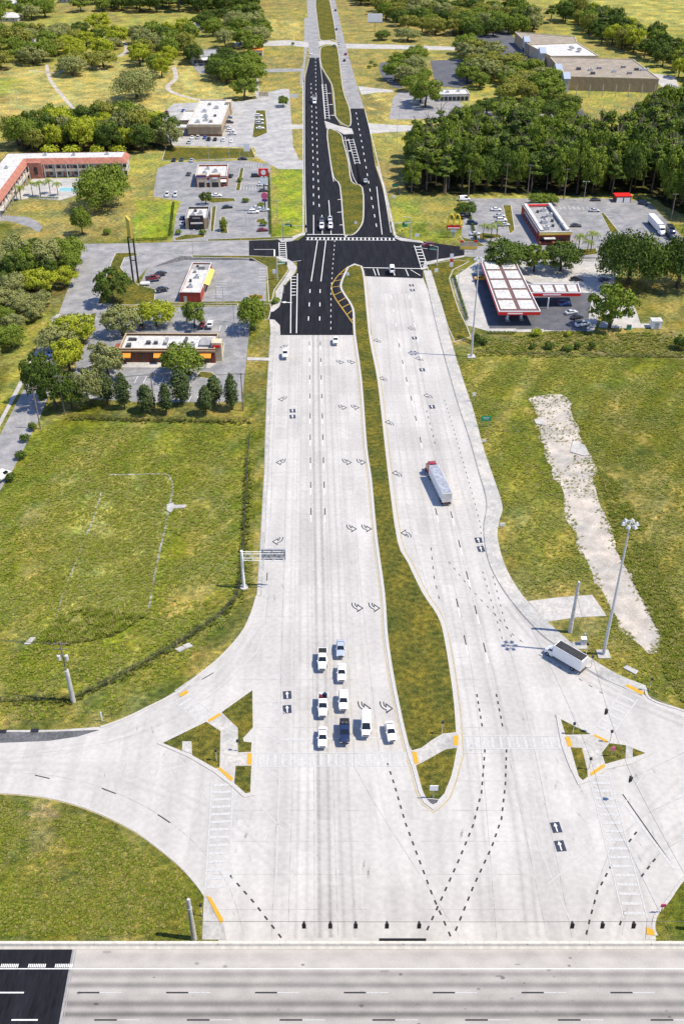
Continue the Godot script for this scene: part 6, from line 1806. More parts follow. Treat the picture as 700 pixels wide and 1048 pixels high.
func wheel_on(o: Node, at: Vector3, r: float, wide := 0.3) -> void:
	var key := "wheel%s" % [Vector2(r, wide)]
	if not cache.has(key):
		var s := Shape.new()
		s.tube(Vector3(0, 0, -wide / 2), Vector3(0, 0, wide / 2), r, r, 14)
		cache[key] = s.done()
		s = Shape.new()
		s.tube(Vector3(0, 0, -wide / 2 - 0.01), Vector3(0, 0, wide / 2 + 0.01), r * 0.55, r * 0.55, 10)
		cache[key + "r"] = s.done()
	var w := part("wheel", cache[key], M.tyre, o, at)
	part("rim", cache[key + "r"], M.rim, w)

func box_truck(label: String, at: Vector3, turn: float) -> void:
	var o := thing("box_truck", label, "truck", at, turn)
	var s := Shape.new()
	s.box(Vector3(-1.1, 2.35, 0), Vector3(6.8, 2.7, 2.45))
	part("cargo_box", s.done(), M.white_paint, o)
	part("box_roof", bx(Vector3(6.5, 0.05, 2.2)), M.truck_roof, o, Vector3(-1.1, 3.73, 0))
	s = Shape.new()
	for z in [-1.17, 1.17]:
		s.box(Vector3(-1.1, 3.70, z), Vector3(6.84, 0.14, 0.14))
	part("top_rail", s.done(), M.galvanised, o)
	part("chassis", bx(Vector3(8.4, 0.3, 0.9)), M.dark_steel, o, Vector3(-0.3, 0.75, 0))
	s = Shape.new()
	var rows := []
	for q in [[2.4, 2.45, 1.05], [3.0, 2.5, 1.05], [3.55, 1.6, 1.02], [4.35, 1.4, 0.95], [4.5, 0.9, 0.9]]:
		var row := []
		for c in [[-1.0, 0.0], [-1.0, 0.7], [-0.88, 1.0], [0.88, 1.0], [1.0, 0.7], [1.0, 0.0]]:
			row.append(Vector3(q[0], lerpf(0.45, q[1], c[1]), c[0] * q[2]))
		rows.append(row)
	s.loft(rows)
	part("cab", s.done(), M.white_paint, o)
	s = Shape.new()
	s.quad(Vector3(3.56, 1.64, 0.9), Vector3(3.56, 1.64, -0.9), Vector3(3.04, 2.48, -0.85), Vector3(3.04, 2.48, 0.85))
	var ws := part("windscreen", s.done(), M.glass, o, Vector3(0.03, 0.02, 0))
	for z in [-1.0, 1.0]:
		part("side_window", bx(Vector3(0.7, 0.6, 0.04)), M.glass, o, Vector3(2.9, 1.95, z * 1.03))
		part("headlight", bx(Vector3(0.1, 0.2, 0.3)), M.headlight, o, Vector3(4.44, 0.95, z * 0.66))
		part("mirror", bx(Vector3(0.12, 0.4, 0.2)), M.plastic_black, o, Vector3(3.3, 1.9, z * 1.25))
		wheel_on(o, Vector3(3.6, 0.46, z * 0.95), 0.46)
		wheel_on(o, Vector3(-2.6, 0.46, z * 0.95), 0.46, 0.5)
		part("tail_light", bx(Vector3(0.06, 0.2, 0.3)), M.taillight, o, Vector3(-4.52, 0.95, z * 0.9))
	part("rear_door", bx(Vector3(0.05, 2.4, 2.2)), M.galvanised, o, Vector3(-4.52, 2.3, 0))
	part("bumper", bx(Vector3(0.25, 0.2, 2.2)), M.dark_steel, o, Vector3(-4.6, 0.6, 0))

func semi_truck(called: String, label: String, at: Vector3, turn: float, cab: Material, box: Material, roof: Material, ln := 13.6) -> void:
	var o := thing(called, label, "truck", at, turn)
	# trailer from -ln+3 to 3, tractor ahead
	var mid := 3.0 - ln / 2.0
	part("trailer", bx(Vector3(ln, 2.75, 2.55)), box, o, Vector3(mid, 2.6, 0))
	part("trailer_roof", bx(Vector3(ln - 0.1, 0.05, 2.4)), roof, o, Vector3(mid, 4.01, 0))
	var s := Shape.new()
	for k in 12:
		for z in [-1.285, 1.285]:
			s.box(Vector3(2.6 - k * (ln - 0.8) / 11.0, 2.6, z), Vector3(0.07, 2.6, 0.03))
	stuff("side_rib", s.done(), M.galvanised, o)
	part("rear_door", bx(Vector3(0.04, 2.5, 2.3)), M.white_wall, o, Vector3(3.0 - ln - 0.03, 2.6, 0))
	part("chassis", bx(Vector3(ln + 4.0, 0.3, 0.9)), M.dark_steel, o, Vector3(mid + 2.0, 1.05, 0))
	part("bumper", bx(Vector3(0.2, 0.2, 2.3)), M.dark_steel, o, Vector3(3.0 - ln, 0.55, 0))
	s = Shape.new()
	var rows := []
	for q in [[2.6, 3.6, 1.2], [4.0, 3.7, 1.2], [4.5, 2.9, 1.15], [4.8, 2.1, 1.1], [6.0, 1.9, 0.98], [6.15, 1.1, 0.95]]:
		var row := []
		for c in [[-1.0, 0.0], [-1.0, 0.75], [-0.85, 1.0], [0.85, 1.0], [1.0, 0.75], [1.0, 0.0]]:
			row.append(Vector3(q[0], lerpf(0.6, q[1], c[1]), c[0] * q[2]))
		rows.append(row)
	s.loft(rows)
	part("cab", s.done(), cab, o, Vector3(1.3, 0.1, 0))
	s = Shape.new()
	s.quad(Vector3(5.5, 2.2, 1.0), Vector3(5.5, 2.2, -1.0), Vector3(5.18, 2.95, -0.95), Vector3(5.18, 2.95, 0.95))
	part("windscreen", s.done(), M.glass, o, Vector3(0.62, 0.15, 0))
	for z in [-1.0, 1.0]:
		part("side_window", bx(Vector3(0.8, 0.7, 0.04)), M.glass, o, Vector3(5.2, 2.6, z * 1.19))
		part("headlight", bx(Vector3(0.1, 0.25, 0.35)), M.headlight, o, Vector3(7.43, 1.25, z * 0.72))
		part("exhaust_stack", tb(Vector3(3.3, 1.0, z * 1.1), Vector3(3.3, 4.0, z * 1.1), 0.1, 0.1, 8), M.rim, o)
		part("tail_light", bx(Vector3(0.06, 0.15, 0.3)), M.taillight, o, Vector3(2.97 - ln, 0.85, z * 0.9))
		for x in [6.5, 3.4, 2.2, 3.0 - ln + 1.2, 3.0 - ln + 2.5]:
			wheel_on(o, Vector3(x, 0.5, z * 1.02), 0.5, 0.45)

func build_vehicles() -> void:
	var S := -PI / 2     # facing the camera
	var N := PI / 2
	# queue at the stop line
	add_car("pickup", "white", Vector3(-4.06,0.8,-149.97), S, "white pickup truck with empty dark bed at the back of the queue").get_node("bed_liner")
	add_car("sedan", "blue_grey", Vector3(-.31,0.7,-153.45), S, "blue-grey sedan last in the middle queue lane")
	add_car("sedan", "white", Vector3(-.08,0.7,-146.36), S, "white sedan second from the back of the middle queue lane")
	var pk := add_car("pickup", "white", Vector3(-3.75,0.8,-137.04), S, "white pickup truck carrying red and blue things in its bed")
	part("cargo_bag", bx(Vector3(0.6, 0.5, 0.5), Vector3(0, 0.25, 0)), M.paint_maroon, pk, Vector3(-1.5, 1.18, 0.3), 0.3)
	part("cargo_bag", bx(Vector3(0.7, 0.7, 0.4), Vector3(0, 0.35, 0)), M.paint_navy, pk, Vector3(-2.0, 1.18, -0.4), 0.2)
	part("cargo_bag", bx(Vector3(0.5, 0.4, 0.6), Vector3(0, 0.2, 0)), M.paint_silver, pk, Vector3(-2.3, 1.18, 0.35), 0.5)
	add_car("suv", "white", Vector3(0.27,0.8,-138.35), S, "white sport utility car behind the navy pickup truck")
	add_car("sedan", "white", Vector3(-3.67,0.7,-128.94), S, "white sedan first in the left queue lane, on the stop line")
	var nv := add_car("pickup", "navy", Vector3(0.47,0.8,-130.19), S, "navy blue pickup truck on the stop line")
	add_car("van", "white", Vector3(4.63,1,-131.75), S - 0.03, "white van in the outer turning lane behind a curved arrow")
	add_car("sedan", "white", Vector3(9.27,0.7,-130.41), S + 0.12, "white sedan close to the grass median at the stop line")
	for q in [[nv, 0.35], [nv, -0.35]]:
		part("toolbox", bx(Vector3(0.5, 0.35, 0.5), Vector3(0, 0.17, 0)), M.dark_steel, q[0], Vector3(-1.5, 1.18, q[1]))
	# moving on the highway
	add_car("suv", "white", Vector3(-18.44,0.8,-292.39), S, "white car on pale concrete just below the left edge of the asphalt junction")
	add_car("sedan", "white", Vector3(-2.12,0.7,-302.83), S, "white sedan just below the asphalt edge beside the median")
	semi_truck("semi_truck", "red semi-truck with pale grey trailer driving up the right-hand carriageway", Vector3(24.8,0,-217.98) + Vector3(0.0, ROAD_Y, 0), heading(Vector3(27.29,0,-208.02), Vector3(23.46,0,-228.1)), M.paint_red, M.white_paint, M.trailer_roof_grey, 13.6)
	box_truck("white box truck with dark roof entering the right-hand turning lane", Vector3(46.34,0,-150.8) + Vector3(0, ROAD_Y, 0), heading(Vector3(49.79,0,-147.63), Vector3(42.69,0,-154.65)))
	add_car("pickup", "white", Vector3(-8.62,0.8,-414.54), S, "white car waiting at the far stop line, dark car behind it")
	add_car("suv", "white", Vector3(-4.87,0.8,-414.54), S, "white car waiting at the far stop line, nearest the median")
	add_car("sedan", "dark_grey", Vector3(-8.81,0.7,-422.9), S, "dark grey car second in the far queue, behind a white car")
	add_car("sedan", "silver", Vector3(-5.18,0.7,-424.16), S, "silver car second in the far queue, next to the median")
	add_car("van", "white", Vector3(19.2,1,-364.85), N, "white van crossing the far stop line towards the asphalt junction")
	add_car("suv", "maroon", Vector3(34.85,0.8,-391.77), PI, "dark red car waiting on the right side street")
	add_car("sedan", "silver", Vector3(11.24,0.7,-478.7), N, "silver car driving away on the far asphalt carriageway")
	box_truck("white box truck coming down the far asphalt road", Vector3(-16.8,0,-641.18) + Vector3(0, ROAD_Y, 0), S)
	for q in [[Vector3(-5.43,0,-819.25), "dark_grey", "dark car waiting at the far median opening"], [Vector3(1.75,0,-766.32), "black", "black car on the far grey carriageway, nearest of three"], [Vector3(2.73,0,-789.28), "red", "red car on the far grey carriageway just behind a black car"], [Vector3(-4.58,0,-892.4), "dark_grey", "dark car on the far grey carriageway above the crossroads"], [Vector3(-5.73,0,-988.93), "black", "black car farthest up the right grey carriageway"], [Vector3(-22.72,0,-791.09), "white", "white car where the far asphalt begins"], [Vector3(-2.26,0,-831.02), "silver", "silver car crossing at the far junction"]]:
		add_car("sedan", q[1], q[0], N, q[2], "cars far up the highway", true)
	# parked: west
	add_car("pickup", "maroon", Vector3(-71.37,0.8,-356.53), 0.35, "maroon pickup truck backed up to a white trailer by the tall sign")
	var tr := thing("flat_trailer", "small white trailer coupled to the maroon pickup truck", "trailer", Vector3(-73.81,0,-352.78), 0.12)
	part("bed", bx(Vector3(3.4, 0.3, 1.9)), M.white_paint, tr, Vector3(0, 0.75, 0))
	part("side_board", bx(Vector3(3.4, 0.3, 0.08)), M.white_paint, tr, Vector3(0, 1.05, 0.91))
	part("side_board", bx(Vector3(3.4, 0.3, 0.08)), M.white_paint, tr, Vector3(0, 1.05, -0.91))
	part("drawbar", bx(Vector3(1.4, 0.12, 0.12)), M.dark_steel, tr, Vector3(2.3, 0.6, 0))
	for z in [-1.0, 1.0]:
		wheel_on(tr, Vector3(-0.2, 0.33, z), 0.33, 0.2)
	for q in [["sedan", "black", Vector3(-66.37,0.7,-346.42), 0.5, "black car parked just below the maroon pickup truck"], ["sedan", "black", Vector3(-69.19,0.7,-361.64), 0.7, "black car parked just above the maroon pickup truck"], ["sedan", "maroon", Vector3(-47.99,0.7,-315.58), N, "dark red car parked beside a white car behind the brown restaurant"], ["suv", "white", Vector3(-45.27,0.8,-315.37), N, "white car parked beside a dark red car behind the brown restaurant"], ["sedan", "blue", Vector3(-94.28,0.7,-292.95), 1.0, "blue car half hidden under the trees on the left lane"], ["sedan", "black", Vector3(-68.57,0.7,-314.79), N, "black car parked under the tree behind the brown restaurant"], ["van", "white", Vector3(-89.82,1,-219.28), 1.05, "white van at the left edge of the view on the lane"]]:
		add_car(q[0], q[1], q[2], q[3], q[4])
	# parked: north-west block
	for q in [["sedan", "black", Vector3(-85.61,0,-516.23), N, "black car parked left of two others in the chicken restaurant's back row"], ["sedan", "dark_grey", Vector3(-81.71,0,-516.92), N, "dark grey car parked second in the chicken restaurant's back row"], ["sedan", "blue_grey", Vector3(-76.54,0,-515.53), N, "blue-grey car parked next to the chicken restaurant's white roof"], ["suv", "silver", Vector3(-80.91,0,-459.37), S, "silver car parked left of another silver car by a lawn"], ["suv", "silver", Vector3(-77.06,0,-459.37), S, "silver car parked right of another silver car by a lawn"], ["sedan", "white", Vector3(-57.95,0,-458.66), 0.1, "white car passing in front of the chicken restaurant"], ["sedan", "navy", Vector3(-69.48,0,-427.5), 1.4, "navy car in the drive-through beside the dark restaurant"], ["sedan", "silver", Vector3(-68.35,0,-420.55), 1.4, "silver car second in the drive-through beside the dark restaurant"], ["sedan", "black", Vector3(-51.39,0,-441.96), 0.2, "black car parked in front of the dark restaurant's island"], ["sedan", "black", Vector3(-54.15,0,-488.89), 1.4, "black car parked at the chicken restaurant's right wall"], ["sedan", "dark_grey", Vector3(-75.07,0,-492.09), 1.5, "dark car in the shade left of the chicken restaurant"], ["sedan", "black", Vector3(-50.83,0,-518.15), 0.0, "black car parked at the top of the chicken restaurant's aisle"]]:
		add_car(q[0], q[1], q[2], q[3], q[4], "cars parked on the north-west lots", true)
	for q in [["suv", "white", Vector3(-39.05,0,-435.29), "white car parked in the right-hand row of the dark restaurant's lot"], ["sedan", "silver", Vector3(-38.34,0,-440.61), "silver car parked behind a white one in the right-hand row"], ["sedan", "silver", Vector3(-34.44,0,-437.94), "silver car parked by the roadside hedge next to the pink sign"], ["sedan", "maroon", Vector3(-33.62,0,-411.98), "maroon car parked alone beside the corner hedge"], ["suv", "black", Vector3(-41.99,0,-488.89), "black car parked under the red and white sign"], ["suv", "white", Vector3(-37.73,0,-474.89), "white car parked below the red and white sign"], ["sedan", "dark_grey", Vector3(-36.69,0,-465.92), "dark car parked just above the pink sign"]]:
		add_car(q[0], q[1], q[2], 0.15, q[3], "cars parked on the north-west lots", true)
	# pharmacy
	var k := 0
	for q in [[Vector3(-81.7,0,-559.32), "white", 1], [Vector3(-78.5,0,-559.32), "silver", 1], [Vector3(-74.76,0,-559.32), "blue", 1], [Vector3(-72.19,0,-555.35), "black", 1], [Vector3(-68.74,0,-555.35), "black", 1], [Vector3(-64.13,0,-554.37), "white", 1], [Vector3(-59.71,0,-552.41), "white", 1], [Vector3(-82.06,0,-549.49), "silver", 1], [Vector3(-64.52,0,-580.96), "silver", 0], [Vector3(-62.19,0,-573.59), "white", 0], [Vector3(-60.45,0,-566.38), "silver", 0], [Vector3(-64.42,0,-591.77), "dark_grey", 0], [Vector3(-66.03,0,-602.93), "blue", 0], [Vector3(-48.62,0,-606.35), "white", 0], [Vector3(-47.43,0,-597.3), "white", 0], [Vector3(-46.83,0,-588.49), "silver", 0], [Vector3(-45.9,0,-578.84), "white", 0], [Vector3(-103.55,0,-614.45), "maroon", 1], [Vector3(-94.33,0,-619.17), "blue", 1], [Vector3(-82.71,0,-744.52), "white", 1], [Vector3(-60.15,0,-744.52), "white", 1]]:
		var where: String = ["leftmost in the row against the tan shop's front wall", "second from the left against the tan shop's front wall", "third from the left against the tan shop's front wall", "fourth from the left before the tan shop's front wall", "fifth from the left before the tan shop's front wall", "sixth from the left below the tan shop's right corner", "rightmost in the row below the tan shop", "alone below the drive-through end of the tan shop", "second from below along the tan shop's right wall, upper of a close pair", "third from the top along the tan shop's right wall", "lowest along the tan shop's right wall", "second from the top along the tan shop's right wall", "topmost along the tan shop's right wall", "topmost on the small lawn island of the tan shop's lot", "second from the top on the lawn island of the tan shop's lot", "third from the top on the lawn island of the tan shop's lot", "lowest on the lawn island of the tan shop's lot", "at the left edge of the tan shop's lot", "behind the tan shop's left side", "parked beside the red-cornered restaurant", "on the drive right of the red-cornered restaurant"][k]
		add_car(["sedan", "suv"][k % 2], q[1], q[0], N if q[2] == 1 else 0.1, "%s car %s" % [str(q[1]).replace("_", " "), where], "cars parked round the tan shop", true)
		k += 1
	# east
	for q in [["sedan", "taxi", Vector3(52.36,0.7,-356.78), 0.1, "yellow car under the left edge of the station canopy"], ["suv", "navy", Vector3(56.12,0,-420.55), 0.0, "navy car parked between the arches sign and the palms"], ["sedan", "white", Vector3(68.75,0,-438.6), 0.0, "white car parked at the top of the burger restaurant's left row"], ["sedan", "silver", Vector3(69.17,0,-430.07), 0.1, "silver car parked in the middle of the burger restaurant's left row"], ["suv", "white", Vector3(69.27,0,-424.32), 0.1, "white car below the silver one in the burger restaurant's left row"], ["sedan", "silver", Vector3(69.79,0,-418.69), 0.1, "silver car lowest in the burger restaurant's left row"], ["sedan", "silver", Vector3(55.92,0,-407.2), 0.2, "silver car parked beside the low palms"], ["sedan", "silver", Vector3(112.34,0,-437.27), 0.0, "silver car parked at the top of the striped bay"], ["sedan", "dark_grey", Vector3(100.25,0,-417.46), 0.0, "dark grey car at the burger restaurant's right wall"], ["sedan", "black", Vector3(88.87,0,-357.55), 0.0, "black car behind the station canopy's arm"], ["sedan", "navy", Vector3(99.45,0,-357.55), 0.5, "navy car in the shade of the big oak by the station"], ["pickup", "white", Vector3(83.25,0,-317.12), 0.4, "white pickup truck parked at the forecourt's lower corner"], ["suv", "blue", Vector3(80.04,0,-334.66), 0.3, "blue car parked under the station canopy's arm"], ["sedan", "silver", Vector3(81.05,0,-326.96), 0.4, "silver car parked second below the canopy's arm"], ["sedan", "black", Vector3(82.32,0,-322.81), 0.4, "black car parked next to the white pickup truck"], ["sedan", "dark_grey", Vector3(115.92,0,-452.27), 0.0, "dark grey car at the foot of the wood"], ["van", "white", Vector3(56.02,0,-452.98), 0.2, "white van at the upper left corner of the burger car park"], ["suv", "silver", Vector3(53.4,0,-431.36), 0.2, "silver car by the hedge near the arches sign"], ["suv", "navy", Vector3(136.47,0,-446.72), -0.6, "navy car at the top right corner of the lorry park"]]:
		add_car(q[0], q[1], q[2], q[3], q[4], "", q[2].z < -400.0)
	semi_truck("tanker_lorry", "long white trailer lorry parked on the lorry park", Vector3(133.79,0,-412.58), heading(Vector3(133.72,0,-428.78), Vector3(134.9,0,-404.26)), M.paint_white, M.white_paint, M.white_paint, 13.0)
	semi_truck("dark_lorry", "short dark blue lorry parked beside the long white trailer", Vector3(137.49,0,-407.79), heading(Vector3(138.05,0,-422.43), Vector3(136.72,0,-401.93)), M.paint_navy, M.paint_black, M.paint_black, 5.0)
	for q in [[Vector3(110.65,0,-811.57), "white"], [Vector3(111.36,0,-782.09), "silver"], [Vector3(114.26,0,-771.51), "white"], [Vector3(117.56,0,-764.61), "dark_grey"], [Vector3(114.86,0,-804.01), "white"], [Vector3(119.48,0,-800.28), "black"], [Vector3(118.02,0,-747.8), "silver"], [Vector3(112.73,0,-835), "dark_grey"]]:
		add_car("sedan", q[1], q[0], 0.8, "far parked car glimpsed between the trees of the shopping centre", "cars parked at the shopping centre", true)

# ---------------------------------------------------------------- plants
func leaf_mat(key: String, tint: Color) -> StandardMaterial3D:
	var m := mk(key, tint.r, tint.g, tint.b, 0.75)
	m.vertex_color_use_as_albedo = true
	m.backlight_enabled = true
	m.backlight = Color(tint.r * 0.9, tint.g * 1.0, tint.b * 0.5).linear_to_srgb()
	m.metallic_specular = 0.25
	m.cull_mode = BaseMaterial3D.CULL_DISABLED
	return m

class Leaves:
	var s := Shape.new()
	var r := RandomNumberGenerator.new()
	func one(p: Vector3, out: Vector3, size: float, vary: float) -> void:
		var n := (out + Vector3(r.randfn(), r.randfn(), r.randfn()) * 0.75).normalized()
		var x := n.cross(Vector3(r.randfn(), r.randfn(), r.randfn())).normalized()
		var y := n.cross(x)
		var l := size * r.randf_range(0.7, 1.35)
		var w := l * r.randf_range(0.45, 0.75)
		var sn := (out * 0.6 + n).normalized()
		var t := 1.0 + r.randf_range(-vary, vary)
		s.c = Color(t * (1.0 + r.randf_range(-0.08, 0.14)), t, t * (1.0 + r.randf_range(-0.1, 0.1)))
		var a := p - x * l
		var b := p + y * w * 0.9 - x * l * 0.15
		var c := p + x * l + n * l * 0.15
		var d := p - y * w * 0.9 + x * l * 0.1
		s.tri_n(a, d, c, sn, sn, sn)
		s.tri_n(a, c, b, sn, sn, sn)
	func lobe(c: Vector3, rad: Vector3, n: int, size: float, centre: Vector3, vary := 0.3) -> void:
		var tone := 1.0 + r.randf_range(-0.18, 0.18)
		for k in n:
			var d := Vector3(r.randfn(), r.randfn(), r.randfn()).normalized()
			if d.y < -0.35:
				d.y *= -0.5
			var q := c + d * rad * pow(r.randf_range(0.25, 1.0), 0.5)
			var out := (d * 0.8 + (q - centre).normalized() * 0.4).normalized()
			one(q, out, size, vary)
			s.col[-1] *= tone
			for e in 6:
				s.col[s.col.size() - 1 - e] = Color(minf(s.col[s.col.size() - 1 - e].r * tone, 1.6), minf(s.col[s.col.size() - 1 - e].g * tone, 1.6), s.col[s.col.size() - 1 - e].b * tone)

func crown_oak(seed_: int, rad: float, h: float, lobes: int, per: int, size: float) -> ArrayMesh:
	var l := Leaves.new()
	l.r.seed = seed_
	var mid := Vector3(0, h * 0.52, 0)
	for k in lobes:
		var y := lerpf(-0.62, 1.0, (k + 0.5) / lobes)
		var t := k * 2.39996
		var ring := sqrt(maxf(0.0, 1.0 - y * y)) + 0.12
		var c := mid + Vector3(cos(t) * ring * rad * 0.68, y * h * 0.36, sin(t) * ring * rad * 0.68) + Vector3(l.r.randfn(), l.r.randfn() * 0.7, l.r.randfn()) * rad * 0.09
		var q := rad * l.r.randf_range(0.26, 0.44)
		l.lobe(c, Vector3(q, q * 0.8, q), per, size, mid)
	for k in int(lobes * per * 0.10):
		var d := Vector3(l.r.randfn(), absf(l.r.randfn()) * 0.7, l.r.randfn()).normalized()
		l.one(mid + d * Vector3(rad, h * 0.42, rad) * l.r.randf_range(0.4, 1.0), d, size, 0.3)
	return l.s.done()

func trunk_mesh(seed_: int, h: float, r0: float, branches: int, reach: float, from := 0.35, up := 0.62) -> ArrayMesh:
	var r := RandomNumberGenerator.new()
	r.seed = seed_
	var s := Shape.new()
	var p := Vector3.ZERO
	var n := 4
	for k in n:
		var q := Vector3(r.randfn() * 0.12 * r0 * 4.0, h * up * (k + 1) / n, r.randfn() * 0.12 * r0 * 4.0)
		s.tube(p, q, r0 * lerpf(1.15, 0.6, float(k) / n), r0 * lerpf(1.15, 0.6, float(k + 1) / n), 7, false)
		p = q
	for k in branches:
		var t := TAU * k / branches + r.randf() * 0.6
		var y := h * lerpf(from, up, r.randf())
		var a := Vector3(0, y, 0)
		var b := Vector3(cos(t) * reach * 0.5, y + h * 0.14, sin(t) * reach * 0.5)
		var c := Vector3(cos(t + 0.2) * reach * 0.85, y + h * r.randf_range(0.16, 0.3), sin(t + 0.2) * reach * 0.85)
		s.tube(a, b, r0 * 0.5, r0 * 0.32, 5, false)
		s.tube(b, c, r0 * 0.32, r0 * 0.1, 5, false)
	return s.done()

func crown_pine(seed_: int, h: float) -> ArrayMesh:
	var l := Leaves.new()
	l.r.seed = seed_
	var mid := Vector3(0, h * 0.75, 0)
	for k in 26:
		var u := l.r.randf()
		var y := h * lerpf(0.50, 0.98, u)
		var reach := lerpf(3.6, 0.5, pow(u, 1.2)) * l.r.randf_range(0.5, 1.1)
		var t := l.r.randf() * TAU
		var q := l.r.randf_range(0.9, 1.5)
		l.lobe(Vector3(cos(t) * reach, y, sin(t) * reach), Vector3(q, q * 0.75, q), 90, 0.42, mid, 0.35)
	return l.s.done()

func crown_cone(seed_: int, h: float, rad: float) -> ArrayMesh:
	var l := Leaves.new()
	l.r.seed = seed_
	var mid := Vector3(0, h * 0.5, 0)
	for k in 44:
		var u := (k + 0.5) / 44.0
		var y := h * lerpf(0.14, 0.93, u)
		var wide := rad * sin(PI * pow(lerpf(0.2, 0.95, u), 0.95)) * (0.92 + l.r.randf_range(-0.18, 0.14))
		var t := k * 2.4 + l.r.randf()
		l.lobe(Vector3(cos(t) * wide * 0.62, y, sin(t) * wide * 0.62), Vector3.ONE * (0.3 + wide * 0.42), 70, 0.26, mid, 0.3)
	return l.s.done()

func crown_palm(seed_: int, h: float) -> ArrayMesh:
	var r := RandomNumberGenerator.new()
	r.seed = seed_
	var s := Shape.new()
	for k in 20:
		var t := TAU * k / 20.0 * 2.4 + r.randf() * 0.3
		var lift := r.randf_range(0.05, 1.0)
		var ln := r.randf_range(2.0, 2.8)
		var d := Vector3(cos(t), 0, sin(t))
		var side := Vector3(-d.z, 0, d.x)
		var prev := Vector3(0, h, 0)
		var tone := r.randf_range(0.75, 1.2)
		s.c = Color(tone, tone, tone)
		for j in 7:
			var u := (j + 1) / 7.0
			var q := Vector3(0, h, 0) + d * ln * sin(u * 1.45) / sin(1.45) + Vector3(0, (lift * 1.6) * sin(u * 2.0) - u * u * 1.9, 0)
			var w := 0.55 * sin(PI * clampf(u * 0.9 + 0.08, 0.0, 1.0))
			for e in [-1.0, 1.0]:
				s.tri(prev, q, q + side * e * w + d * 0.25 - Vector3(0, 0.22, 0))
				s.tri(prev, prev.lerp(q, 0.5) + side * e * w * 0.9 + d * 0.2 - Vector3(0, 0.2, 0), prev.lerp(q, 0.6))
			prev = q
	return s.done()

func crown_shrub(seed_: int, rad: float, h: float, n := 500, size := 0.16) -> ArrayMesh:
	var l := Leaves.new()
	l.r.seed = seed_
	for k in 6:
		var t := k * 1.3
		l.lobe(Vector3(cos(t) * rad * 0.4, h * 0.45, sin(t) * rad * 0.4), Vector3(rad * 0.6, h * 0.5, rad * 0.6), n / 6, size, Vector3(0, h * 0.3, 0))
	return l.s.done()

func proto(key: String, crown: ArrayMesh, trunk: ArrayMesh, leaf: Material, bark: Material, size: Vector2) -> void:
	cache[key] = [crown, trunk, leaf, bark, size]

# one tree at a place, as tall and as wide as given
func plant(key: String, called: String, at: Vector3, tall: float, wide: float, label: String, group := "", category := "tree") -> Node3D:
	var p: Array = cache[key]
	var o := thing(called, label, category, Vector3(at.x, 0.0, at.z), rng.randf() * TAU, group)
	var round_ := 1.0 + 0.16 * sin(at.x * 3.7 + at.z * 1.9)
	o.scale = Vector3(wide / p[4].x * round_, tall / p[4].y, wide / p[4].x / round_)
	if p[1]:
		part("trunk", p[1], p[3], o)
	part("crown", p[0], p[2], o)
	return o

func wood(poly: Array, gap: float, keys: Array, called: String, label: String, group: String, lo: Vector2, hi: Vector2, seed_: int, most := 400, clear: Array = []) -> void:
	var p := pl(poly)
	var r := RandomNumberGenerator.new()
	r.seed = seed_
	var b := Rect2(p[0], Vector2.ZERO)
	for q in p:
		b = b.expand(q)
	var put := PackedVector2Array()
	for k in 6000:
		if put.size() >= most:
			break
		var q := Vector2(r.randf_range(b.position.x, b.end.x), r.randf_range(b.position.y, b.end.y))
		if not Geometry2D.is_point_in_polygon(q, p):
			continue
		var ok := true
		for e in put:
			if e.distance_to(q) < gap:
				ok = false
				break
		if not ok:
			continue
		put.append(q)
		var key: String = keys[r.randi() % keys.size()]
		var t := r.randf()
		plant(key, called, Vector3(q.x, 0, q.y), lerpf(lo.y, hi.y, t) * r.randf_range(0.9, 1.1), lerpf(lo.x, hi.x, t) * r.randf_range(0.9, 1.12), label, group)

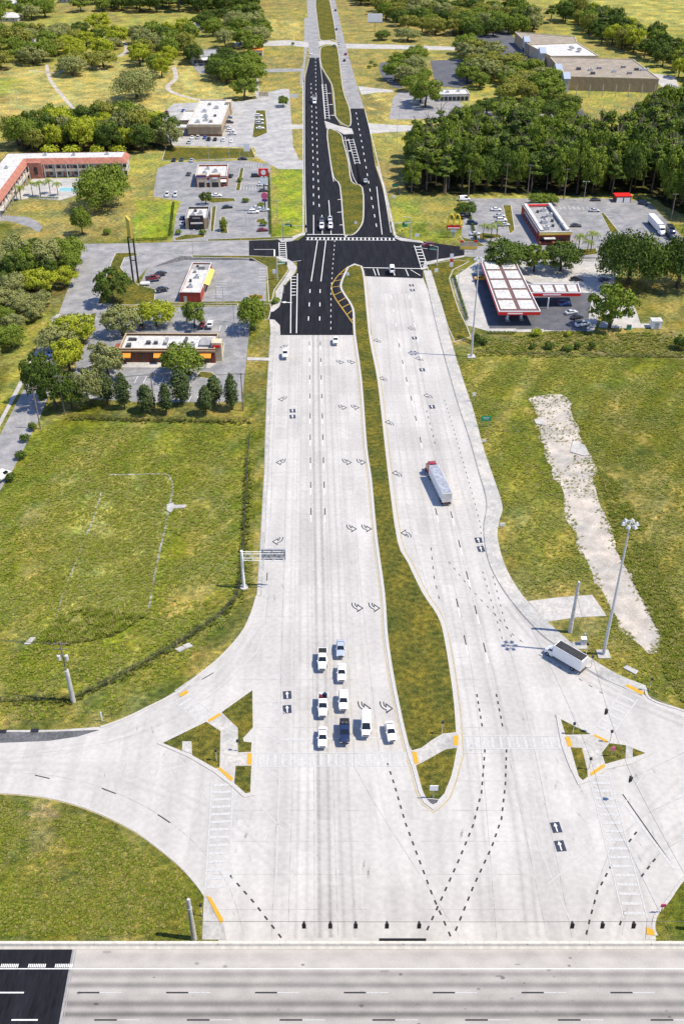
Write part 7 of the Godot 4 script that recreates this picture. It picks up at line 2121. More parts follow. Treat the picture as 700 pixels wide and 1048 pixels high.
func build_trees() -> void:
	leaf_mat("leaf_dark", Color(0.085, 0.130, 0.022))
	leaf_mat("leaf_mid", Color(0.165, 0.225, 0.030))
	leaf_mat("leaf_moss", Color(0.26, 0.28, 0.10))
	leaf_mat("leaf_bright", Color(0.36, 0.40, 0.035))
	leaf_mat("leaf_pine", Color(0.115, 0.170, 0.028))
	leaf_mat("leaf_cone", Color(0.085, 0.12, 0.040))
	leaf_mat("leaf_olive", Color(0.245, 0.255, 0.048))
	leaf_mat("leaf_palm", Color(0.20, 0.25, 0.055))
	var tk := trunk_mesh(1, 10.0, 0.42, 7, 4.6)
	var big := trunk_mesh(2, 12.0, 0.8, 9, 9.0)
	var o1 := crown_oak(11, 6.0, 10.0, 22, 170, 0.36)
	var o2 := crown_oak(12, 6.0, 10.0, 18, 200, 0.36)
	var o3 := crown_oak(13, 6.0, 10.0, 26, 140, 0.36)
	var b1 := crown_oak(14, 12.0, 13.0, 40, 190, 0.46)
	var b2 := crown_oak(15, 12.0, 13.0, 34, 220, 0.46)
	for q in [["dark", M.leaf_dark], ["mid", M.leaf_mid], ["moss", M.leaf_moss], ["bright", M.leaf_bright], ["olive", M.leaf_olive]]:
		proto("oak1_" + q[0], o1, tk, q[1], M.bark, Vector2(12.0, 10.0))
		proto("oak2_" + q[0], o2, tk, q[1], M.bark, Vector2(12.0, 10.0))
		proto("oak3_" + q[0], o3, tk, q[1], M.bark, Vector2(12.0, 10.0))
		proto("big1_" + q[0], b1, big, q[1], M.bark, Vector2(24.0, 13.0))
		proto("big2_" + q[0], b2, big, q[1], M.bark, Vector2(24.0, 13.0))
	var pt := trunk_mesh(3, 20.0, 0.27, 10, 2.6, 0.5, 0.96)
	for k in 4:
		proto("pine%d" % k, crown_pine(20 + k, 20.0), pt, M.leaf_pine if k < 3 else M.leaf_mid, M.pine_bark, Vector2(8.0, 20.0))
	var ct := trunk_mesh(4, 10.0, 0.16, 4, 1.0, 0.2, 0.8)
	for k in 3:
		proto("cone%d" % k, crown_cone(30 + k, 10.0, 2.6), ct, M.leaf_cone, M.bark, Vector2(5.2, 10.0))
	var pat := Shape.new()
	pat.tube(Vector3.ZERO, Vector3(0.1, 6.0, 0), 0.22, 0.16, 8)
	for k in 2:
		proto("palm%d" % k, crown_palm(40 + k, 6.0), pat.done(), M.leaf_palm, M.palm_bark, Vector2(5.0, 6.6))
	for q in [["dark", M.leaf_dark], ["mid", M.leaf_mid], ["bright", M.leaf_bright]]:
		proto("shrub_" + q[0], crown_shrub(50, 1.0, 1.4), null, q[1], M.bark, Vector2(2.0, 1.4))

	# trees one can point to
	for t in [
		["big1_moss", Vector3(-127.75,0,-651.4), 15.86, 26.77, "huge lone moss-grey oak on the dry upper left field"],
		["big2_mid", Vector3(-106.56,0,-443.31), 16.88, 24.66, "broad dark oak shading the hotel's front lawn"],
		["oak1_mid", Vector3(-109.08,0,-407.79), 11.59, 8.23, "thin open tree between hotel lawn and side street"],
		["oak2_dark", Vector3(-82.32,0,-335.53), 13.26, 12.72, "round dark oak at the foot of the tall yellow sign"],
		["oak3_moss", Vector3(-74.38,0,-309.25), 10.28, 11.95, "grey-green tree behind the brown restaurant's left corner"],
		["oak1_bright", Vector3(-63.84,0,-316.32), 8.99, 10.81, "yellow-green tree in the kerb island behind the brown restaurant"],
		["oak2_mid", Vector3(-50.74,0,-315.52), 9.68, 8.77, "neat round green tree beside two parked cars"],
		["oak3_mid", Vector3(-30.5,0,-313.15), 12.09, 10.73, "full round tree next to the highway's driveway"],
		["oak1_mid", Vector3(-50.17,0,-279.21), 10.11, 12.93, "spreading green tree in front of the brown restaurant's middle"],
		["oak2_moss", Vector3(-73.57,0,-279.21), 10.44, 12.31, "pale olive tree left of the brown restaurant"],
		["oak3_bright", Vector3(-88.82,0,-302.42), 10.51, 12.41, "bright yellow-green tree above the parked blue car"],
		["oak1_moss", Vector3(-92.68,0,-296.54), 9.04, 12.23, "mossy grey tree left of the yellow-green tree"],
		["oak2_bright", Vector3(-86.32,0,-282.55), 10.83, 11.18, "lime-green tree right of the parked blue car"],
		["oak3_dark", Vector3(-90.27,0,-263.32), 15.57, 8.85, "dark ragged tree nearest the left lane's power pole"],
		["oak2_dark", Vector3(-84.72,0,-257.33), 14.79, 9.28, "dark tree at the upper left corner of the mown field"],
		["oak1_dark", Vector3(-80.34,0,-258.51), 11.04, 8.15, "dark low tree behind the wooden power pole"],
		["oak3_moss", Vector3(-75.35,0,-259.7), 12.33, 8.76, "grey-green bushy tree at the left end of the cone-tree row"],
		["oak1_dark", Vector3(62.92,0,-367.39), 11.66, 17.43, "dark broad tree behind the station canopy's left end"],
		["oak2_mid", Vector3(74.13,0,-366.39), 10.5, 10.59, "yellowish middle tree of three behind the station canopy"],
		["oak3_dark", Vector3(84.52,0,-367.39), 11.28, 15.16, "dark tree at the right of three behind the station canopy"],
		["big1_dark", Vector3(106.86,0,-352.78), 18.41, 22.03, "huge dark oak at the lorry park's lower edge"],
		["big2_dark", Vector3(125.07,0,-350.9), 17.99, 19.75, "huge dark oak at the right edge by the lorry park"],
		["oak2_mid", Vector3(91.86,0,-314.73), 15.6, 14.81, "round green oak beside the station's lower corner"],
		["oak1_dark", Vector3(54.13,0,-430.07), 6.46, 8.59, "small dark tree at the hedge above the arches sign"],
		["oak3_mid", Vector3(88.95,0,-446.04), 5.3, 9.74, "small green tree behind the burger restaurant's roof"],
		["oak1_mid", Vector3(94.49,0,-447.41), 4.43, 7.1, "smallest green tree behind the burger restaurant's roof"],
		["oak2_mid", Vector3(50.16,0,-628.79), 16.54, 17.7, "large round tree beside the small white shop"],
		["oak3_dark", Vector3(31.42,0,-847.18), 6.98, 12.26, "round dark tree below the billboard"],
		["oak1_moss", Vector3(51.13,0,-843.09), 9.03, 18.31, "grey oak right of the billboard"],
		["oak2_mid", Vector3(-60.53,0,-651.4), 12.5, 15.82, "round tree behind the tan shop's right corner"],
		["oak2_mid", Vector3(-35.52,0,-631.23), 6.15, 7.7, "small round tree on the verge by the highway"],
		["shrub_dark", Vector3(111.96,0,-298.73), 4.92, 5.82, "dark bush at the right edge above the mown field"],
		["oak2_dark", Vector3(-61.66,0,-447.41), 5.74, 5.32, "small dark tree beside the dark restaurant"],
		["oak1_mid", Vector3(-98.79,0,-407.79), 2.51, 3.29, "small round bush at the hotel lawn's lower edge"],
		["oak3_mid", Vector3(-50.28,0,-412.58), 5.05, 3.74, "slim young tree on the dark restaurant's kerb island"],
	]:
		plant(t[0], "oak_tree" if not str(t[0]).begins_with("shrub") else "bush", t[1], t[2], t[3], t[4])
	var n := 0
	for t in [[Vector3(-70.44,0,-261.5), 0], [Vector3(-64.62,0,-258.51), 1], [Vector3(-57.55,0,-256.16), 0], [Vector3(-51.68,0,-255.57), 1], [Vector3(-48.06,0,-260.9), 0], [Vector3(-40.07,0,-254.99), 1], [Vector3(-38.09,0,-260.9), 0], [Vector3(-32.55,0,-257.92), 1]]:
		plant("cone%d" % (n % 3), "conical_tree", t[0], 10.8 + 1.6 * sin(n * 2.0), 5.7 + 0.9 * cos(n * 3.0), "narrow conical tree, %s from the left in the row behind the field fence" % ["first", "second", "third", "fourth", "fifth", "sixth", "seventh", "eighth"][n], "cone trees along the restaurant car park")
		n += 1
	n = 0
	for t in [[Vector3(58.59,0,-401.93), 6.4], [Vector3(61.57,0,-399.62), 7.0], [Vector3(64.59,0,-404.26), 6.6], [Vector3(95.22,0,-387.3), 7.4], [Vector3(100.35,0,-387.3), 8.2], [Vector3(98.12,0,-384.05), 6.2], [Vector3(-143.42,0,-460.09), 6.0], [Vector3(-139.43,0,-458.66), 7.0], [Vector3(-135.95,0,-462.99), 6.4], [Vector3(-131.62,0,-460.09), 6.0], [Vector3(-146.98,0,-452.98), 6.6]]:
		plant("palm%d" % (n % 2), "palm_tree", t[0], t[1], t[1] * 0.72, "%s palm, counted from the left, in the %s" % [["first", "second", "third", "first", "third", "second", "second", "third", "fourth", "fifth", "first"][n], ["group by the parked navy car", "kerb island before the burger restaurant", "row along the hotel courtyard"][0 if n < 3 else 1 if n < 6 else 2]], "palm trees in the planted beds")
		n += 1
	# woods: single trees nothing tells apart
	wood([31.85,-461.54,59.46,-464.45,95.8,-462.99,125.13,-461.54,141.79,-464.45,151.1,-432.67,162.43,-413.79,228.61,-623.94,195.41,-609.8,177.02,-587.41,151.88,-546.6,127.17,-527.95,107.13,-529.77,88.51,-542.78,62.48,-542.78,37.93,-524.35], 6.3, ["pine0", "pine1", "pine2", "pine3", "oak1_dark", "oak2_mid", "oak3_mid", "pine3"], "pine_tree", "tall pine in the dense dark wood behind the burger restaurant", "pines of the wood behind the burger restaurant", Vector2(10.0, 16.0), Vector2(13.0, 23.0), 101, 290)
	wood([175.4,-922.62,198.56,-922.62,195.52,-851.31,214.04,-796.59,224.59,-716.08,238.07,-653.99,261.53,-728.48,244.69,-789.28,225.19,-859.68,210.36,-983.52], 10.0, ["oak1_dark", "oak2_dark", "oak3_mid", "pine1", "oak2_bright", "oak3_olive"], "shelter_belt_tree", "dark tree in the belt behind the shopping centre", "trees behind the shopping centre", Vector2(12.0, 11.0), Vector2(17.0, 17.0), 102, 60)
	wood([30.1,-994.39,106.23,-994.39,167.6,-962.43,154.31,-903.81,103.41,-868.19,62.67,-868.19,40.98,-913.13], 12.0, ["oak1_moss", "oak2_olive", "oak3_mid", "oak1_dark", "oak3_olive"], "highway_oak_tree", "oak in the loose wood beside the far right carriageway", "oaks right of the far highway", Vector2(13.0, 10.0), Vector2(19.0, 15.0), 103, 50)
	wood([84.92,-789.28,103.27,-811.57,110.65,-754.45,129.78,-722.23,137.98,-704.04,136.46,-659.25,144.51,-643.71,136.26,-619.17,102.36,-643.71,85.38,-675.45,80.12,-698.16], 11.0, ["oak1_mid", "oak2_moss", "oak3_olive", "oak2_mid"], "car_park_tree", "oak among the shopping centre's parked cars", "oaks round the shopping-centre car park", Vector2(13.0, 9.0), Vector2(19.0, 13.0), 104, 34)
	wood([34.05,-741.26,51.17,-754.45,54.27,-698.16,47.52,-633.69,37.33,-643.71,34.64,-692.36], 10.0, ["oak2_mid", "oak1_moss", "oak3_mid"], "verge_tree", "leafy oak between the dark drive and the small white shop", "oaks by the dark drive", Vector2(12.0, 9.0), Vector2(17.0, 13.0), 105, 12)
	wood([105.51,-623.94,136.26,-619.17,135.3,-596.19,117.27,-589.58,100.83,-591.77,73.29,-596.19,75.95,-621.55], 10.0, ["oak1_mid", "oak3_dark", "oak2_mid"], "verge_tree", "roadside oak in front of the shopping centre", "roadside oaks before the shopping centre", Vector2(10.0, 7.0), Vector2(14.0, 11.0), 106, 11)
	wood([-274.19,-868.19,-245.02,-876.86,-212.45,-811.57,-204.27,-741.26,-236.5,-734.82,-256.77,-734.82,-297.69,-868.19], 13.0, ["oak1_moss", "oak2_moss", "oak3_mid", "oak2_olive"], "moss_oak_tree", "mossy oak in the upper left grove", "oaks of the upper left grove", Vector2(13.0, 9.0), Vector2(22.0, 14.0), 107, 24)
	wood([-234.47,-885.68,-201.19,-894.66,-170.99,-835,-162.05,-741.26,-182.32,-716.08,-201.93,-754.45], 13.0, ["oak1_moss", "oak3_moss", "oak1_olive", "oak2_dark", "oak2_bright"], "field_oak_tree", "grey oak in the grove above the dry field", "oaks above the dry field", Vector2(12.0, 8.0), Vector2(21.0, 14.0), 108, 20)
	wood([-163.19,-851.31,-119.58,-859.68,-103.73,-754.45,-119.76,-704.04,-144.1,-747.8], 12.0, ["oak3_mid", "oak1_olive", "oak2_dark", "oak2_moss", "oak2_bright"], "grove_tree", "green oak in the grove left of the red-cornered restaurant", "oaks left of the red-cornered restaurant", Vector2(11.0, 10.0), Vector2(17.0, 16.0), 109, 24)
	wood([-228.47,-1076.96,-95.2,-1076.96,-76.9,-1005.47,-95.47,-972.88,-197.22,-983.52], 13.0, ["oak1_dark", "oak2_dark", "oak3_dark", "pine1"], "horizon_tree", "dark tree in the belt beyond the distant field", "dark belt beyond the distant field", Vector2(16.0, 13.0), Vector2(22.0, 18.0), 110, 60)
	wood([-120.79,-922.62,-74.91,-952.19,-59.01,-835,-78.19,-811.57,-99.68,-819.25], 12.0, ["oak1_moss", "oak2_dark", "oak3_mid"], "restaurant_oak_tree", "oak in the grove behind the red-cornered restaurant", "oaks behind the red-cornered restaurant", Vector2(11.0, 9.0), Vector2(18.0, 14.0), 111, 22)
	wood([-90.58,-747.8,-60.38,-747.8,-59.01,-692.36,-79.54,-692.36], 11.0, ["oak1_mid", "oak2_mid", "oak3_dark"], "shop_oak_tree", "oak between the red-cornered restaurant and the tan shop", "oaks below the red-cornered restaurant", Vector2(13.0, 10.0), Vector2(19.0, 14.0), 112, 14)
	wood([-373.81,-1116.28,-226.25,-1116.28,-199.62,-972.88,-246.85,-952.19,-286.89,-913.13,-308.62,-903.81], 15.0, ["oak1_moss", "oak2_mid", "oak3_mid"], "skyline_tree", "far oak along the upper left skyline of houses", "far oaks at the top left", Vector2(15.0, 11.0), Vector2(22.0, 15.0), 113, 36)
	wood([-173.86,-550.46,-159.43,-578.84,-130.84,-578.84,-108.6,-570.48,-89.56,-550.46,-90.06,-539.01,-112.55,-531.6,-158.6,-531.6,-171.87,-535.28], 8.5, ["oak1_mid", "oak3_olive", "oak2_dark", "oak2_moss", "oak1_bright"], "hotel_belt_tree", "tree in the thick belt behind the hotel", "belt of trees behind the hotel", Vector2(11.0, 10.0), Vector2(16.0, 16.0), 114, 40)
	wood([-144.34,-368.4,-135.26,-376.62,-121.39,-382.97,-110.72,-380.84,-103.44,-372.47,-101.04,-354.68,-103.49,-339.94,-124.9,-339.94,-135.6,-339.94], 7.5, ["oak1_mid", "oak3_mid", "oak2_dark", "oak1_moss", "oak2_bright"], "street_wood_tree", "dark tree in the small wood left of the side street", "small wood left of the side street", Vector2(8.0, 7.0), Vector2(13.0, 12.0), 115, 30)
	wood([-128.41,-327.81,-116.35,-334.66,-107.19,-334.66,-107.02,-322.81,-108.42,-302.42,-111.02,-290.83,-117.36,-290.83], 8.0, ["oak1_bright", "oak2_moss", "oak3_mid", "oak1_moss"], "verge_tree", "loose pale-green tree left of the lane's footpath", "pale trees left of the lane", Vector2(7.0, 5.0), Vector2(11.0, 8.5), 116, 12)
	wood([13.47,-1089.78,32.37,-1076.96,34.33,-1016.77,16.26,-1016.77], 9.0, ["oak1_dark", "oak2_dark", "pine2"], "top_edge_tree", "dark tree where the right carriageway meets the top of the view", "dark trees at the top of the highway", Vector2(13.0, 11.0), Vector2(17.0, 15.0), 117, 12)
	wood([-89.37,-942.15,-75.63,-962.43,-61.58,-851.31,-62.82,-782.09,-74.85,-789.28], 11.0, ["oak1_moss", "oak2_mid"], "orange_shop_tree", "oak above the far orange shop", "oaks above the orange shop", Vector2(13.0, 11.0), Vector2(19.0, 14.0), 118, 14)
	wood([97.46,-903.81,161.33,-922.62,159.5,-885.68,115.46,-851.31,96.84,-835], 10.0, ["oak1_dark", "oak3_mid", "oak2_moss"], "far_end_tree", "oak left of the shopping centre's far end", "oaks at the shopping centre's far end", Vector2(13.0, 11.0), Vector2(18.0, 15.0), 119, 16)
	# low yellow-green hedge plants in a row behind the hotel roof
	n = 0
	for q in [Vector3(-151.58,0,-527.95), Vector3(-139.88,0,-527.95), Vector3(-126.66,0,-527.95), Vector3(-116.48,0,-527.95)]:
		plant("shrub_bright", "hedge_bush", q, 5.0, 10.17, "%s yellow-green bush of four behind the hotel roof, from the left" % ["first", "second", "third", "fourth"][n], "yellow-green bushes behind the hotel", "bush")
		n += 1
	# clipped hedges
	for q in [[Vector3(49.62,0,-310.42), Vector3(59.24,0,-310.18), "clipped hedge along the forecourt's lower kerb, left piece"], [Vector3(70.6,0,-310.42), Vector3(84.54,0,-310.18), "clipped hedge along the forecourt's lower kerb, right piece"], [Vector3(42.66,0,-361.44), Vector3(43.74,0,-321.17), "clipped hedge between pavement and forecourt"], [Vector3(56.24,0,-437.94), Vector3(55.51,0,-396.2), "dark hedge beside the arches sign"], [Vector3(39.04,0,-307.72), Vector3(45.47,0,-300.2), "brown-green scrub at the foot of the tall lighting mast"], [Vector3(-36.08,0,-493.71), Vector3(-30.05,0,-407.79), "dark hedge between the north-west car park and highway lawn"], [Vector3(-130.29,0,-454.38), Vector3(-144.13,0,-455.8), "clipped hedge in front of the hotel courtyard"], [Vector3(-76.5,0,-448.79), Vector3(-72.11,0,-405.43), "dark hedge along the bright lawn's right side"], [Vector3(-85.25,0,-400.77), Vector3(-72.43,0,-401.93), "dark hedge along the bright lawn's lower edge"]]:
		var a: Vector3 = q[0]
		var b: Vector3 = q[1]
		var l := Leaves.new()
		l.r.seed = int(a.x * 7.0)
		var ln := a.distance_to(b)
		for k in int(ln * 1.2) + 2:
			var p := Vector3(ln * (k + 0.5) / (int(ln * 1.2) + 2), 0.55, 0)
			l.lobe(p, Vector3(0.7, 0.6, 0.7), 55, 0.16, p - Vector3(0, 1, 0))
		single("hedge", l.s.done(), M.leaf_dark, q[2], "hedge", a, heading(a, b))
	# row of shrubs on the bank below the filling station
	n = 0
	for q in [Vector3(63.1,0,-298.73), Vector3(68.6,0,-298.73), Vector3(82.36,0,-298), Vector3(74.15,0,-297.27), Vector3(77.66,0,-298.73), Vector3(65.63,0,-308.48), Vector3(76.57,0,-308.48), Vector3(47.02,0,-302.42), Vector3(44.99,0,-304.68)]:
		plant("shrub_dark" if n != 5 and n != 6 else "shrub_bright", "bush", q, 2.0 + (n % 3) * 0.5, 2.6 + (n % 2) * 1.2, "%s low bush from the left on the bank below the filling station" % ["third", "fifth", "eighth", "sixth", "seventh", "fourth", "ninth", "second", "first"][n], "bushes on the station bank", "bush")
		n += 1
	n = 0
	for q in [Vector3(-87.96,0,-230.11), Vector3(-89.05,0,-239.42), Vector3(-87.71,0,-219.39), Vector3(-88.78,0,-245.92)]:
		plant("shrub_dark", "bush", q, 2.6, 3.0, "%s dark bush from the top along the lane's right edge" % ["third", "second", "fourth", "first"][n], "bushes along the lane", "bush")
		n += 1
	n = 0
	for q in [Vector3(-33.64,0,-418.69), Vector3(-36.72,0,-481.03), Vector3(-36.55,0,-443.31), Vector3(-43.69,0,-450.18), Vector3(-68.74,0,-407.79), Vector3(-58.45,0,-407.79), Vector3(-48.96,0,-481.03), Vector3(-23.72,0,-336.4), Vector3(-30.66,0,-329.5), Vector3(-28.35,0,-326.13), Vector3(-37.51,0,-827.06), Vector3(20.83,0,-757.81), Vector3(23.33,0,-747.8), Vector3(19.07,0,-741.26), Vector3(29.73,0,-734.82)]:
		plant("shrub_mid", "bush", q, 2.2, 3.4, "small planted bush beside the far kerbs and verges", "small verge bushes", "bush")
		n += 1

# ---------------------------------------------------------------- poles, lamps, signals, signs
func high_mast(at: Vector3, h: float, label: String) -> void:
	var o := thing("high_mast_light", label, "light mast", at)
	part("base_pad", bx(Vector3(2.6, 0.25, 2.6)), M.pad_concrete, o, Vector3(0, 0.12, 0))
	var s := Shape.new()
	s.tube(Vector3(0, 0.2, 0), Vector3(0, h * 0.5, 0), 0.36, 0.25, 12)
	s.tube(Vector3(0, h * 0.5, 0), Vector3(0, h, 0), 0.25, 0.15, 12)
	part("shaft", s.done(), M.galvanised, o)
	s = Shape.new()
	for k in 12:
		var a := TAU * k / 12.0
		var b := TAU * (k + 1) / 12.0
		s.tube(Vector3(cos(a) * 0.9, h - 0.6, sin(a) * 0.9), Vector3(cos(b) * 0.9, h - 0.6, sin(b) * 0.9), 0.06, 0.06, 5)
	for k in 6:
		var a := TAU * k / 6.0
		s.tube(Vector3(0, h - 0.2, 0), Vector3(cos(a) * 0.9, h - 0.6, sin(a) * 0.9), 0.04, 0.04, 5)
	part("lamp_ring", s.done(), M.galvanised, o)
	s = Shape.new()
	s.taper(Vector3(0, -0.3, 0), Vector2(0.8, 0.8), Vector2(0.35, 0.35), 0.5)
	var hd := s.done()
	for k in 6:
		var a := TAU * k / 6.0
		part("lamp_head", hd, M.galvanised, o, Vector3(cos(a) * 1.3, h - 0.6, sin(a) * 1.3), -a)
	part("access_door", bx(Vector3(0.3, 0.9, 0.08)), M.grey_metal, o, Vector3(0, 1.0, 0.36))

func signal_head(o: Node, at: Vector3, turn := 0.0, called := "signal_head") -> void:
	if not cache.has("signal"):
		var s := Shape.new()
		s.box(Vector3.ZERO, Vector3(0.42, 1.1, 0.3))
		s.box(Vector3(0, 0, -0.12), Vector3(0.62, 1.25, 0.04))
		cache["signal"] = s.done()
		s = Shape.new()
		s.tube(Vector3(0, 0, 0.16), Vector3(0, 0, 0.42), 0.16, 0.16, 9, false)
		cache["visor"] = s.done()
	var hd := part(called, cache["signal"], M.plastic_black, o, at, turn)
	for y in [-0.4, 0.0, 0.4]:
		part("visor", cache["visor"], M.black_metal, hd, Vector3(0, y, 0))

func hung_signal(at: Vector3, label: String, turn := 0.0) -> void:
	var o := thing("traffic_signal", label, "traffic light", at, turn, "signal heads hung over the road")
	signal_head(o, Vector3(0, -0.85, 0))
	part("hanger", tb(Vector3(0, -0.2, 0), Vector3(0, 0.25, 0), 0.05, 0.05, 6), M.dark_steel, o)

func post_signal(at: Vector3, h: float, label: String) -> void:
	var o := thing("pedestrian_signal", label, "pedestrian signal", at, 0.0, "pedestrian signal posts at the crossings")
	part("post", tb(Vector3.ZERO, Vector3(0, h, 0), 0.07, 0.06, 8), M.galvanised, o)
	part("signal_box", bx(Vector3(0.45, 0.5, 0.35)), M.plastic_black, o, Vector3(0.0, h - 0.1, 0))
	part("push_button", bx(Vector3(0.14, 0.25, 0.12)), M.yellow_sign, o, Vector3(0, 1.1, 0.1))
	part("base_plate", bx(Vector3(0.4, 0.1, 0.4)), M.dark_steel, o, Vector3(0, 0.05, 0))

func power_pole(at: Vector3, h: float, label: String, arms := 1, group := "") -> Node3D:
	var o := thing("power_pole", label, "power pole", at, 0.0, group)
	part("pole", tb(Vector3.ZERO, Vector3(0, h, 0), 0.22, 0.14, 8), M.wood_pole, o)
	for k in arms:
		var y := h - 0.5 - k * 1.4
		part("crossarm", bx(Vector3(2.6, 0.16, 0.14)), M.wood_pole, o, Vector3(0, y, 0))
		for x in [-1.15, -0.4, 0.4, 1.15]:
			part("insulator", tb(Vector3(x, y + 0.08, 0), Vector3(x, y + 0.35, 0), 0.06, 0.04, 6), M.grey_metal, o)
	return o

func light_pole(at: Vector3, h: float, label: String, group: String, heads := 1) -> void:
	var o := thing("lamp_post", label, "lamp post", at, 0.0, group)
	part("pole", tb(Vector3.ZERO, Vector3(0, h, 0), 0.12, 0.08, 7), M.grey_metal, o)
	for k in heads:
		var d := 1.0 if k == 0 else -1.0
		part("arm", tb(Vector3(0, h - 0.15, 0), Vector3(d * 0.9, h, 0), 0.05, 0.04, 5), M.grey_metal, o)
		part("lamp_head", bx(Vector3(0.8, 0.16, 0.4)), M.grey_metal, o, Vector3(d * 1.2, h, 0))

func mast_arm(at: Vector3, h: float, reach: Vector3, n: int, label: String, plate: Material) -> void:
	var o := thing("mast_arm_signal", label, "traffic light", at)
	part("pole", tb(Vector3.ZERO, Vector3(0, h, 0), 0.22, 0.16, 10), M.galvanised, o)
	var top := Vector3(0, minf(h - 0.6, 6.4), 0)
	part("arm", tb(top, top + reach + Vector3(0, 0.5, 0), 0.14, 0.07, 8), M.galvanised, o)
	for k in n:
		var p := top + (reach + Vector3(0, 0.5, 0)) * (0.35 + 0.6 * k / maxf(1.0, n - 1.0))
		signal_head(o, p - Vector3(0, 0.2, 0), atan2(reach.x, reach.z) + PI / 2)
	part("street_name_plate", bx(Vector3(2.4, 0.5, 0.05)), plate, o, top + reach * 0.2 + Vector3(0, 0.5, 0), heading(Vector3.ZERO, reach))
	part("luminaire_arm", tb(Vector3(0, h, 0), Vector3(reach.normalized().x * 2.4, h + 0.5, reach.normalized().z * 2.4), 0.07, 0.05, 6), M.galvanised, o)
	part("lamp_head", bx(Vector3(0.8, 0.18, 0.45)), M.galvanised, o, Vector3(reach.normalized().x * 2.8, h + 0.5, reach.normalized().z * 2.8))

func board(called: String, at: Vector3, w: float, h: float, bottom: float, m: Material, label: String, posts := 2, turn := 0.0, post_m: Material = null, thick := 0.12) -> Node3D:
	var o := thing(called, label, "sign", at, turn)
	part("panel", bx(Vector3(w, h, thick)), m, o, Vector3(0, bottom + h / 2.0, 0))
	for k in posts:
		var x := 0.0 if posts == 1 else (-0.3 + 0.6 * k) * w
		part("post", tb(Vector3(x, 0, -thick / 2.0 - 0.07), Vector3(x, bottom + h * 0.9, -thick / 2.0 - 0.07), 0.06 + 0.01 * h, 0.06 + 0.01 * h, 7), post_m if post_m else M.grey_metal, o)
	return o

func wire(a: Vector3, b: Vector3, sag: float, label: String, r := 0.03) -> void:
	var s := Shape.new()
	var n := 12
	for k in n:
		var u := float(k) / n
		var w := float(k + 1) / n
		s.tube(a.lerp(b, u) - Vector3(0, sag * 4.0 * u * (1.0 - u), 0), a.lerp(b, w) - Vector3(0, sag * 4.0 * w * (1.0 - w), 0), r, r, 4, false)
	single("overhead_wire", s.done(), M.dark_steel, label, "wire", Vector3.ZERO, 0.0, "overhead wires")

